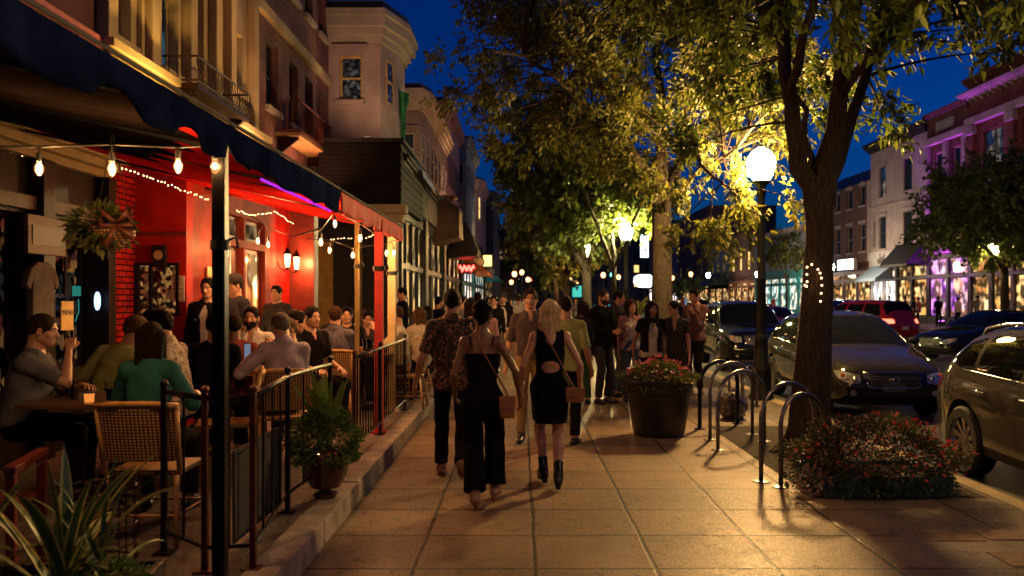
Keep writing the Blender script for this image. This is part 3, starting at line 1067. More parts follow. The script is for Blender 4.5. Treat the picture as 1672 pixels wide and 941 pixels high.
def car_body(kind):
    K = CARKIND[kind]
    L, W, sill = K['L'], K['W'], K['sill']
    st = [0, .015, .05, .1, .18, .3] + list(np.arange(.42, L - .35, .11)) + [L - .3, L - .18, L - .1, L - .05, L - .015, L]
    nu = 15
    rows = []
    for s_ in st:
        zr = smooth_curve(K['roof'], s_); zb = min(smooth_curve(K['belt'], s_), zr - 0.02)
        e = min(s_, L - s_)
        pl = 1 - 0.17 * max(0, 1 - e / 0.75) ** 2.2 - 0.035 * max(0, 1 - e / 1.6)
        if e < 0.1: pl -= 0.05 * (1 - e / 0.1) ** 2
        w = W * pl
        zs = sill + 0.10 * max(0, 1 - e / 0.5) ** 2
        if e < 0.1:
            q = (1 - e / 0.1) ** 2
            zs += 0.05 * q; zr -= 0.06 * q; zb -= 0.03 * q
        row = [(0.0, zs), (w * 0.6, zs), (w * 0.9, zs + 0.005)]
        for t in (0.04, 0.2, 0.4, 0.6, 0.74, 0.86, 0.95, 1.0):
            z = zs + (zb - zs) * t
            bul = 0.925 + 0.075 * math.sin(PI * min(1, t * 0.62 + 0.12)) ** 0.6
            if t > 0.74: bul -= 0.05 * ((t - 0.74) / 0.26) ** 1.5
            if 0.3 < t < 0.5: bul -= 0.012
            row.append((w * bul, z))
        wb = row[-1][0]
        p, q = (5.0, 1.9)
        tall = min(1, max(0, (zr - zb) / 0.4))
        p = 2.6 + 2.4 * tall; q = 1.5 + 0.4 * tall
        for t in (0.2, 0.42, 0.62, 0.78, 0.9, 0.965):
            row.append((wb * max(0, 1 - t ** q) ** (1 / p) * (1 - 0.05 * t * tall), zb + (zr - zb) * t))
        wt = row[-1][0]
        row += [(wt * 0.66, zb + (zr - zb) * .99), (wt * 0.33, zr), (0.0, zr)]
        rows.append([(x, s_, z) for x, z in row])
    n = len(rows[0])
    vs, fs = [], []
    for r_ in rows:
        full = r_ + [(-x, y, z) for x, y, z in r_[-2:0:-1]]
        vs += full
    m = 2 * n - 2
    for i in range(len(rows) - 1):
        for k in range(m):
            l = (k + 1) % m
            fs.append((i * m + k, i * m + l, (i + 1) * m + l, (i + 1) * m + k))
    fs.append(tuple(range(m))[::-1]); fs.append(tuple((len(rows) - 1) * m + k for k in range(m)))
    mb = MB(); mb.add(vs, fs)
    o = mb.build('body', None)
    cut = MB()
    for a in K['ax']:
        for sx in (-1, 1):
            cut.cyl((sx * 0.52, a, K['wr']), (sx * 1.2, a, K['wr']), K['wr'] + 0.062, 28)
    co = cut.build('cut', None)
    md = o.modifiers.new('b', 'BOOLEAN'); md.object = co; md.operation = 'DIFFERENCE'; md.solver = 'EXACT'
    dg = bpy.context.evaluated_depsgraph_get()
    dg.update()
    me = bpy.data.meshes.new_from_object(o.evaluated_get(dg))
    bvh = BVHTree.FromPolygons([v.co.copy() for v in o.data.vertices], [tuple(p.vertices) for p in o.data.polygons])
    bpy.data.objects.remove(o); bpy.data.objects.remove(co)
    me.polygons.foreach_set('use_smooth', [True] * len(me.polygons))
    try: me.set_sharp_from_angle(angle=0.6)
    except Exception: pass
    return me, bvh


def grid_poly(poly, step=0.06):
    """fill a 2-D convex-ish polygon with a fine triangulated sheet"""
    bm = bmesh.new()
    vs = [bm.verts.new((x, y, 0)) for x, y in poly]
    bm.faces.new(vs)
    lo = [min(p[i] for p in poly) for i in (0, 1)]; hi = [max(p[i] for p in poly) for i in (0, 1)]
    for ax in (0, 1):
        n = int((hi[ax] - lo[ax]) / step)
        for i in range(1, n + 1):
            c = [0, 0, 0]; c[ax] = lo[ax] + i * (hi[ax] - lo[ax]) / (n + 1)
            no = [0, 0, 0]; no[ax] = 1
            bmesh.ops.bisect_plane(bm, geom=bm.verts[:] + bm.edges[:] + bm.faces[:], plane_co=c, plane_no=no, dist=1e-5)
    V = [tuple(v.co)[:2] for v in bm.verts]
    bm.verts.index_update()
    Fs = [tuple(v.index for v in f.verts) for f in bm.faces]
    bm.free()
    return V, Fs


def rounded(poly, r=0.05, n=3):
    out = []
    m = len(poly)
    for i in range(m):
        p = Vector(poly[i]); a = Vector(poly[i - 1]); b = Vector(poly[(i + 1) % m])
        ra = min(r, (a - p).length * .4); rb = min(r, (b - p).length * .4)
        s = p + (a - p).normalized() * ra; e = p + (b - p).normalized() * rb
        for k in range(n + 1):
            t = k / n
            q = s * (1 - t) ** 2 + p * 2 * t * (1 - t) + e * t * t
            out.append((q.x, q.y))
    return out


def decal(bvh, poly, kind, off=0.004, rim=True, step=0.07, rad=0.05):
    """sheet lying on the body. kind: 'R','L' side (s,z); 'F','B' front/back (x,z); 'T' from above (x,s)"""
    V, Fs = grid_poly(rounded(poly, rad), step)
    vs = []
    for a, b in V:
        if kind in 'RL':
            sx = 1 if kind == 'R' else -1
            o = Vector((sx * 2.0, a, b)); d = Vector((-sx, 0, 0))
        elif kind == 'F': o = Vector((a, -2, b)); d = Vector((0, 1, 0))
        elif kind == 'B': o = Vector((a, 8, b)); d = Vector((0, -1, 0))
        else: o = Vector((a, b, 3)); d = Vector((0, 0, -1))
        h, nrm, _, _ = bvh.ray_cast(o, d)
        if h is None: h = o + d * 2; nrm = -d
        vs.append(h - d * off if kind not in 'T' else h + nrm * off)
    return vs, Fs


def wheel(parent, M, r, x, y, kind=10):
    t = MB()
    w = 0.11
    prof = [(r * .66, -w), (r * .9, -w * 1.02), (r * .985, -w * .75), (r, -w * .4), (r, w * .4), (r * .985, w * .75), (r * .9, w * 1.02), (r * .66, w)]
    t.lathe(prof, 36, cap=False)
    sx = 1 if x > 0 else -1
    rot = Matrix.Rotation(sx * PI / 2, 4, 'Y')
    wo = bpy.data.objects.new('wheel', None); C.objects.link(wo); wo.parent = parent; wo.location = (x, y, r)
    t.v = [tuple(rot @ Vector(v)) for v in t.v]
    t.build('tyre', M['rubber'], wo, smooth='auto')
    q = MB()
    q.lathe([(r * .70, -w * .8), (r * .70, w * .80), (r * .66, w * .9), (r * .62, w * .62), (r * .6, w * .3), (r * .2, w * .15), (.02, w * .15)], 36, cap=False)
    for k in range(kind):
        a = 2 * PI * k / kind
        c, s_ = math.cos(a), math.sin(a)
        n = Vector((-s_, c, 0))
        p0 = Vector((c * .03, s_ * .03, w * .55)); p1 = Vector((c * r * .64, s_ * r * .64, w * .8))
        ww0, ww1 = 0.018, 0.028
        vs = [p0 - n * ww0, p0 + n * ww0, p1 + n * ww1, p1 - n * ww1]
        vs2 = [v - Vector((0, 0, .03)) for v in vs]
        q.add(vs + vs2, [(0, 1, 2, 3), (7, 6, 5, 4), (0, 4, 5, 1), (1, 5, 6, 2), (2, 6, 7, 3), (3, 7, 4, 0)])
    q.lathe([(.055, w * .2), (.055, w * .62), (.03, w * .72), (.001, w * .73)], 16)
    q.v = [tuple(rot @ Vector(v)) for v in q.v]
    q.build('rim', M['rim'], wo, smooth='auto')
    return wo


def make_car(kind, label, loc, rz, pm, cat='car', group=None, grille='bars', lit=None, simple=False, logo=True, rails=False, plate=True, name='parked_car'):
    """nose toward local -Y. rz turns it"""
    K = CARKIND[kind]; M = car_mats()
    if kind not in CARMESH: CARMESH[kind] = car_body(kind)
    me, bvh = CARMESH[kind]
    root = thing(name, label, cat, loc, rz, group)
    me2 = me.copy(); me2.materials.clear(); me2.materials.append(pm)
    b = bpy.data.objects.new('body', me2); C.objects.link(b); b.parent = root
    L, W = K['L'], K['W']

    def sheet(nm, polys, m, parent=root, off=0.004, step=0.08, rad=0.05):
        mb = MB()
        for kd, poly in polys:
            mb.add(*decal(bvh, poly, kd, off, step=step, rad=rad))
        return mb.build(nm, m, parent, smooth=True)
    # windows
    ws = K['ws']
    wsp = [(-ws[2], ws[0]), (ws[2], ws[0]), (ws[3], ws[1]), (-ws[3], ws[1])]
    sheet('windshield_frame', [('T', [(-ws[2] - .03, ws[0] - .03), (ws[2] + .03, ws[0] - .03), (ws[3] + .02, ws[1] + .02), (-ws[3] - .02, ws[1] + .02)])], M['black'], off=0.002)
    sheet('windshield', [('T', wsp)], M['glass'], off=0.006)
    rw = K['rw']
    sheet('rear_window', [('T', [(-rw[2], rw[0]), (rw[2], rw[0]), (rw[3], rw[1]), (-rw[3], rw[1])])], M['glass'], off=0.005)
    for sd in 'RL':
        for i, poly in enumerate(K['sw']):
            sheet('side_window', [(sd, poly)], M['glass'], off=0.005)
        # chrome belt line along the bottom of the glass, shut lines, handles
        sx = 1 if sd == 'R' else -1
        def on(s_, z, off=0.006):
            h, n_, _, _ = bvh.ray_cast(Vector((sx * 2, s_, z)), Vector((-sx, 0, 0)))
            return (h if h else Vector((sx * W, s_, z))) + Vector((sx * off, 0, 0))
        mb = MB()
        a = K['sw'][0][0]; c = K['sw'][-1][-1]
        mb.tube([on(a[0] + (c[0] - a[0]) * t, a[1] - .025 + (c[1] - a[1]) * t, 0.002) for t in np.linspace(0, 1, 9)], 0.008, 5)
        mb.build('belt_trim', M['chrome'], root, smooth=True)
        if not simple:
            for s0 in (K['ax'][0] + .55, K['sw'][0][-1][0] + .04, K['ax'][1] - .22):
                mb = MB()
                zt = K['sw'][0][0][1] - .04
                mb.tube([on(s0 + .05 * math.sin(3 * t), K['sill'] + .12 + (zt - K['sill'] - .12) * t, -0.002) for t in np.linspace(0, 1, 7)], 0.005, 4)
                mb.build('door_seam', M['black'], root)
            for s0 in (K['sw'][0][-1][0] - .12, K['ax'][1] - .36):
                mb = MB()
                mb.tube([on(s0 - .09, .86 * K['sw'][0][0][1], 0.0), on(s0 - .08, .86 * K['sw'][0][0][1], .03), on(s0 + .08, .87 * K['sw'][0][0][1], .03), on(s0 + .09, .87 * K['sw'][0][0][1], 0)], 0.012, 6)
                mb.build('door_handle', M['chrome'] if kind == 'crossover' else pm, root, smooth=True)
        # mirror
        mb = MB()
        zz = K['sw'][0][0][1] + .05; s0 = K['sw'][0][0][0] + .15
        mb.tube([on(s0, zz, -.02), on(s0, zz + .01, .09)], 0.02, 8)
        mb.sphere(tuple(on(s0, zz + .03, .15)), .1, 14, 10, sc=(.95, .55, .68))
        mb.build('side_mirror', pm, root, smooth=True)
    # nose
    zf = interp(K['roof'], .12)
    hz = zf - .16
    gz0, gz1 = hz - .12, hz + .06
    sheet('grille', [('F', [(-.42, gz1), (-.34, gz0), (.34, gz0), (.42, gz1)])], M['black'], off=0.004, step=.05)
    mb = MB()

    def fr(x, z, off):
        h, _, _, _ = bvh.ray_cast(Vector((x, -2, z)), Vector((0, 1, 0)))
        return (h if h else Vector((x, 0.1, z))) + Vector((0, -off, 0))
    for z in np.linspace(gz0 + .02, gz1 - .015, 6):
        xx = .34 + (z - gz0) / (gz1 - gz0) * .07
        mb.tube([fr(x, z, 0.008) for x in np.linspace(-xx, xx, 9)], 0.006 if grille != 'bold' else .010, 5)
    if grille == 'bold':
        for x in (-.16, .16): mb.tube([fr(x, gz0, .012), fr(x, gz1, .012)], .015, 5)
    mb.build('grille_bar', M['chrome'] if grille == 'bold' else M['skirt'], root, smooth=True)
    mb = MB()
    mb.tube([fr(-.43, gz1 + .012, .006)] + [fr(x, gz1 + .022, .01) for x in np.linspace(-.36, .36, 7)] + [fr(.43, gz1 + .012, .006)], .010, 6)
    mb.tube([fr(-.43, gz1 + .012, .006), fr(-.36, gz0 - .0, .01), fr(-.30, gz0 - .018, .01), fr(0, gz0 - .02, .01), fr(.30, gz0 - .018, .01), fr(.36, gz0, .01), fr(.43, gz1 + .012, .006)], .011, 6)
    mb.build('grille_surround', M['chrome'], root, smooth=True)
    if logo:
        mb = MB()
        c = fr(0, (gz0 + gz1) / 2, .018)
        mb.tube([c + Vector((.075 * math.cos(a), 0, .042 * math.sin(a))) for a in np.linspace(0, 2 * PI, 21)[:-1]], .008, 6, closed=True)
        mb.tube([c + Vector((-.045, 0, -.018)), c + Vector((0, 0, .035)), c + Vector((.045, 0, -.018))], .006, 5)
        mb.build('emblem', M['chrome'], root, smooth=True)
    for sx in (-1, 1):
        hl = sheet('headlight', [('F', [(sx * .47, hz + .045), (sx * .47, hz - .07), (sx * .62, hz - .09), (sx * .765, hz - .01), (sx * .775, hz + .10)])], M['lamp'] if not (lit and 'head' in lit) else emit('headlight_on', (1, .93, .8), 30), off=0.006, step=.04, rad=.03)
        if not (lit and 'head' in lit):
            mb = MB()
            c = fr(sx * .55, hz - .02, .0)
            mb.sphere(tuple(c), .038, 12, 8); mb.build('bulb_lens', M['chrome'], hl, smooth=True)
            mb = MB(); c = fr(sx * .69, hz + .035, -.0); mb.sphere(tuple(c), .03, 12, 8, sc=(1.2, .5, 1)); mb.build('indicator', M['amber'], hl, smooth=True)
        mb = MB(); c = fr(sx * .58, .42, -.01); mb.cyl(c + Vector((0, .03, 0)), c - Vector((0, .012, 0)), .045, 16); mb.build('fog_light', M['lamp'], root, smooth='auto')
        tz = interp(K['belt'], L - .3) - .04
        rl = emit('tail_light_on', (1, .10, .05), 6) if (lit and 'tail' in lit) else M['red']
        sheet('tail_light', [('B', [(sx * .5, tz), (sx * .5, tz - .13), (sx * .79, tz - .15), (sx * .80, tz + .03)]), ('R' if sx > 0 else 'L', [(L - .42, tz + .0), (L - .05, tz + .03), (L - .05, tz - .15), (L - .2, tz - .13)])], rl, off=.006, step=.05, rad=.03)
    sheet('lower_intake', [('F', [(-.5, .42), (-.42, .32), (.42, .32), (.5, .42)])], M['black'], off=.004)
    sheet('bumper_lip', [('F', [(-.66, .315), (-.6, .285), (.6, .285), (.66, .315)])], M['skirt'], off=.02, rad=.01)
    if plate:
        sheet('number_plate', [('F', [(-.16, .56), (-.16, .44), (.16, .44), (.16, .56)])], M['plate'], off=.016, rad=.01)
    sheet('rear_plate', [('B', [(-.16, .78), (-.16, .66), (.16, .66), (.16, .78)])], mat('plate_white', (.5, .5, .5), .5), off=.012, rad=.01)
    if rails:
        for sx in (-1, 1):
            mb = MB(); s0, s1 = K['ws'][1] + .1, K['rw'][0] - .1
            def tp(x, s_, off):
                h, _, _, _ = bvh.ray_cast(Vector((x, s_, 3)), Vector((0, 0, -1))); return h + Vector((0, 0, off))
            x = sx * .60
            mb.tube([tp(x, s0, -.01), tp(x, s0 + .08, .05)] + [tp(x, s_, .055) for s_ in np.linspace(s0 + .25, s1 - .25, 6)] + [tp(x, s1 - .08, .05), tp(x, s1, -.01)], .017, 8)
            mb.build('roof_rail', M['chrome'], root, smooth=True)
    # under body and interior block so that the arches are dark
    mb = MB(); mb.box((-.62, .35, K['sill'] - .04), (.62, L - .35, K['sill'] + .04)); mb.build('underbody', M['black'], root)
    for a in K['ax']:
        for sx in (-1, 1):
            wheel(root, M, K['wr'] - .0, sx * (W - .115), a, 10 if kind != 'suv' else 6)
    if lit and 'head' in lit:
        pass
    return root
# ------------------------------------------------------------------ trees and plants
def leaf_mat(name, col, col2, trans=0.45, rough=0.55):
    if name in MATS: return MATS[name]
    m = bpy.data.materials.new(name)
    nt, N, L, out = nodes_of(m)
    g = N.new('ShaderNodeNewGeometry')
    mx = N.new('ShaderNodeMix'); mx.data_type = 'RGBA'
    mx.inputs[6].default_value = (*col, 1); mx.inputs[7].default_value = (*col2, 1)
    L.new(g.outputs['Random Per Island'], mx.inputs[0])
    b = N.new('ShaderNodeBsdfPrincipled'); b.inputs['Roughness'].default_value = rough
    L.new(mx.outputs[2], b.inputs['Base Color'])
    t = N.new('ShaderNodeBsdfTranslucent')
    L.new(mx.outputs[2], t.inputs[0])
    s = N.new('ShaderNodeMixShader'); s.inputs[0].default_value = trans
    L.new(b.outputs[0], s.inputs[1]); L.new(t.outputs[0], s.inputs[2])
    L.new(s.outputs[0], out.inputs[0])
    MATS[name] = m
    return m


def bark_mat():
    if 'bark' in MATS: return MATS['bark']
    m = bpy.data.materials.new('bark'); nt, N, L, out = nodes_of(m)
    b = N.new('ShaderNodeBsdfPrincipled'); b.inputs['Roughness'].default_value = 0.9
    L.new(b.outputs[0], out.inputs[0])
    tc = N.new('ShaderNodeTexCoord'); mp = N.new('ShaderNodeMapping'); mp.inputs['Scale'].default_value = (1, 1, 0.18)
    L.new(tc.outputs['Object'], mp.inputs[0])
    v = N.new('ShaderNodeTexVoronoi'); v.inputs['Scale'].default_value = 26; v.feature = 'DISTANCE_TO_EDGE'
    n = N.new('ShaderNodeTexNoise'); n.inputs['Scale'].default_value = 18; n.inputs['Detail'].default_value = 6; n.inputs['Distortion'].default_value = 1.2
    L.new(mp.outputs[0], n.inputs['Vector'])
    ad = N.new('ShaderNodeMix'); ad.data_type = 'RGBA'; ad.inputs[0].default_value = 0.12
    L.new(mp.outputs[0], ad.inputs[6]); L.new(n.outputs['Color'], ad.inputs[7]); L.new(ad.outputs[2], v.inputs['Vector'])
    cr = N.new('ShaderNodeValToRGB'); e = cr.color_ramp.elements
    e[0].position = 0.0; e[0].color = (0.018, 0.013, 0.009, 1); e[1].position = 0.28; e[1].color = (0.08, 0.058, 0.04, 1)
    L.new(v.outputs['Distance'], cr.inputs[0])
    m2 = N.new('ShaderNodeMix'); m2.data_type = 'RGBA'; m2.blend_type = 'MULTIPLY'; m2.inputs[0].default_value = 0.7
    L.new(cr.outputs[0], m2.inputs[6]); L.new(n.outputs[0], m2.inputs[7])
    L.new(m2.outputs[2], b.inputs['Base Color'])
    bp = N.new('ShaderNodeBump'); bp.inputs['Strength'].default_value = 1.0; bp.inputs['Distance'].default_value = 0.03
    L.new(v.outputs['Distance'], bp.inputs['Height']); L.new(bp.outputs[0], b.inputs['Normal'])
    MATS['bark'] = m
    return m


LEAFSHAPES = {
    'oval': ([(0, 0), (.2, .25), (.21, .55), (0, 1.1), (-.21, .55), (-.2, .25)], [(0, 1, 2, 3), (0, 3, 4, 5)]),
    'maple': ([(0, 0), (.42, .06), (.30, .32), (.62, .62), (.24, .62), (0, 1.1), (-.24, .62), (-.62, .62), (-.30, .32), (-.42, .06)], [(0, 1, 2), (0, 2, 3, 4), (0, 4, 5), (0, 5, 6), (0, 6, 7, 8), (0, 8, 9)]),
    'dia': ([(0, 0), (.34, .5), (0, 1.0), (-.34, .5)], [(0, 1, 2), (0, 2, 3)]),
}


def leaves(name, P, D, size, m, parent, shape='oval', seed=1, droop=0.5, var=0.35):
    """P: leaf base points, D: outward directions"""
    r = np.random.RandomState(seed)
    n = len(P)
    sv, sf = LEAFSHAPES[shape]
    sv = np.array(sv, float)
    d = D + r.normal(0, 0.55, (n, 3)); d[:, 2] -= droop
    d /= np.linalg.norm(d, axis=1)[:, None]
    up = r.normal(0, 0.6, (n, 3)) + V3(0, 0, 1)
    x = np.cross(d, up); x /= np.linalg.norm(x, axis=1)[:, None] + 1e-9
    nn = np.cross(x, d)
    s = size * (1 + var * r.uniform(-1, 1, n))
    k = len(sv)
    V = P[:, None, :] + s[:, None, None] * (sv[None, :, 0, None] * x[:, None, :] + sv[None, :, 1, None] * d[:, None, :]
        + (0.30 * np.abs(sv[:, 0]) - 0.18 * sv[:, 1] ** 2)[None, :, None] * nn[:, None, :])
    V = V.reshape(-1, 3)
    me = bpy.data.meshes.new(name)
    fs = []
    tot = [len(f) for f in sf]
    li = np.concatenate([np.array(f) for f in sf])
    LI = (li[None, :] + (np.arange(n) * k)[:, None]).ravel()
    cnt = np.tile(tot, n)
    st = np.concatenate([[0], np.cumsum(cnt)[:-1]])
    me.vertices.add(len(V)); me.vertices.foreach_set('co', V.astype(np.float32).ravel())
    me.loops.add(len(LI)); me.loops.foreach_set('vertex_index', LI.astype(np.int32))
    me.polygons.add(len(cnt)); me.polygons.foreach_set('loop_start', st.astype(np.int32))
    me.materials.append(m)
    me.update(calc_edges=True); me.validate()
    o = bpy.data.objects.new(name, me); C.objects.link(o)
    if parent is not None: o.parent = parent
    return o


def grow(r, trunk, r0, fork_z, heads, levels=3, L0=2.2, spread=0.6, upb=0.35, rmin=0.012):
    """recursive limbs. returns list of polylines (pts, radii) and twig tips with directions"""
    lines, tips = [], []

    def rec(p, d, l, rad, lev):
        n = 6
        pts, rs = [p.copy()], [rad]
        q, dd = p.copy(), d.copy()
        for i in range(n):
            dd = dd + r.normal(0, 0.10, 3) + V3(0, 0, upb * 0.06 * (1 if lev < 2 else -0.3))
            dd /= np.linalg.norm(dd)
            q = q + dd * l / n
            pts.append(q.copy()); rs.append(max(rmin * 0.5, rad * (1 - 0.5 * (i + 1) / n)))
            if lev >= 2: tips.append((q.copy(), dd.copy()))
        lines.append((pts, rs, lev))
        if lev >= levels: return
        kids_ = 4 if lev < 2 else 4
        for i in range(kids_):
            j = int(r.randint(2, n + 1)) if i < kids_ - 1 else n
            a = r.normal(0, 1, 3); a -= dd * (a @ dd); a /= np.linalg.norm(a)
            nd = dd * (1 - spread * 0.4) + a * spread * r.uniform(0.7, 1.3); nd[2] += upb * 0.3
            nd /= np.linalg.norm(nd)
            rec(pts[j], nd, l * r.uniform(0.5, 0.72), rs[j] * 0.62, lev + 1)
    for (p, d, l, rad) in heads:
        d = V3(*d); d /= np.linalg.norm(d)
        rec(V3(*p), d, l, rad, 0)
    return lines, tips


def tree(name, label, loc, trunk_pts, trunk_r, heads, seed, lm, nleaf, lsize, shape='oval', group=None, levels=3, spread=0.6, upb=0.35, cluster=0.35, droop=.5, cull=None, tw=True, simple=False):
    r = np.random.RandomState(seed)
    root = thing(name, label, 'tree', loc, 0, group)
    lines, tips = grow(r, None, 0, 0, heads, levels=levels, spread=spread, upb=upb)
    bm_ = bark_mat()
    mb = MB()
    # trunk with root flare and a slightly lobed section
    n = 20 if not simple else 8
    tp = [Vector(p) for p in trunk_pts]
    mb.tube(tp, trunk_r, n)
    if not simple:
        for i, v in enumerate(mb.v):
            v = Vector(v); c = tp[min(i // n, len(tp) - 1)]
            a = math.atan2(v.y - c.y, v.x - c.x)
            f_ = 1 + .05 * math.sin(3 * a + v.z * 1.3) + .04 * math.sin(5 * a - v.z * 2.1) + (0.12 * max(0, 1 - (v.z - tp[0].z) / 0.5) * math.sin(4 * a + 1))
            mb.v[i] = (c.x + (v.x - c.x) * f_, c.y + (v.y - c.y) * f_, v.z)
    mb.build('trunk', bm_, root, smooth=True)
    for pts, rs, lev in lines:
        if lev == 0:
            b = MB(); b.tube(pts, rs, 10 if not simple else 5); b.build('limb', bm_, root, smooth=True)
    b = MB()
    for pts, rs, lev in lines:
        if lev > 0 and (lev <= 2 or tw): b.tube(pts, rs, 5 if lev < 3 else 3, cap=False)
    br = b.build('branches', bm_, root, smooth=True, fix=False)
    tips_p = np.array([t[0] for t in tips]); tips_d = np.array([t[1] for t in tips])
    k = r.randint(0, len(tips_p), int(nleaf * 1.0))
    P = tips_p[k] + r.normal(0, cluster, (len(k), 3)) * V3(1, 1, 0.8); D = tips_d[k] + r.normal(0, .3, (len(k), 3))
    if cull is not None:
        keep = cull(P + V3(*loc)); P, D = P[keep], D[keep]
    leaves('crown', P, D, lsize, lm, root, shape, seed, droop)
    return root


def blade_plant(mb, c, n, L, w, r, spread=0.7, arch=0.6, edge=None, core=None):
    """sword-shaped leaves with a pale margin"""
    for i in range(n):
        az = r.uniform(0, 2 * PI); tilt = r.uniform(0.1, 1) * spread
        l = L * r.uniform(0.65, 1.1); ww = w * r.uniform(.7, 1.15)
        d = V3(math.cos(az) * math.sin(tilt), math.sin(az) * math.sin(tilt), math.cos(tilt))
        side = np.cross(d, V3(0, 0, 1)); side /= np.linalg.norm(side) + 1e-9
        p = V3(*c) + V3(r.uniform(-.03, .03), r.uniform(-.03, .03), 0)
        m = 9
        rowp = []
        tw = r.uniform(-.5, .5)
        for j in range(m + 1):
            t = j / m
            wd = ww * (0.45 + 1.5 * t) * (1 - t) ** 0.75 * 1.25 if t < 1 else 0.001
            fold = 0.35 * wd
            sd = side * math.cos(tw * t) + np.cross(d, side) * math.sin(tw * t)
            nn = np.cross(sd, d)
            rowp.append([p + sd * wd + nn * fold, p + sd * wd * .74 + nn * fold * .74, p, p - sd * wd * .74 + nn * fold * .74, p - sd * wd + nn * fold])
            dd = d - V3(0, 0, 1) * arch * t * 0.28
            d = dd / np.linalg.norm(dd)
            p = p + d * l / m
        vs = [tuple(q) for row in rowp for q in row]
        fe, fc = [], []
        for j in range(m):
            for kx in range(4):
                f_ = (j * 5 + kx, j * 5 + kx + 1, (j + 1) * 5 + kx + 1, (j + 1) * 5 + kx)
                (fe if kx in (0, 3) else fc).append(f_)
        o = len(mb.v)
        mb.mat(core); mb.add(vs, fc)
        mb.mat(edge); mb.f += [tuple(a + o for a in f_) for f_ in fe]; mb.m += [mb.cur] * len(fe)


def shrub(name_, c, rad, n, size, m, parent, seed, shape='dia', flat=False, z0=-9):
    r = np.random.RandomState(seed)
    u = r.normal(0, 1, (n, 3)); u /= np.linalg.norm(u, axis=1)[:, None]
    rr = r.uniform(0.55, 1.0, n) ** 0.6
    bump = 1 + 0.16 * np.sin(u[:, 0] * 6 + 1) * np.sin(u[:, 1] * 5 + 2) + .1 * np.sin(u[:, 2] * 9)
    P = u * rr[:, None] * bump[:, None] * V3(*rad)
    keep = P[:, 2] > z0
    P, u = P[keep], u[keep]
    return leaves(name_, P + V3(*c), u, size, m, parent, shape, seed, droop=0.0)


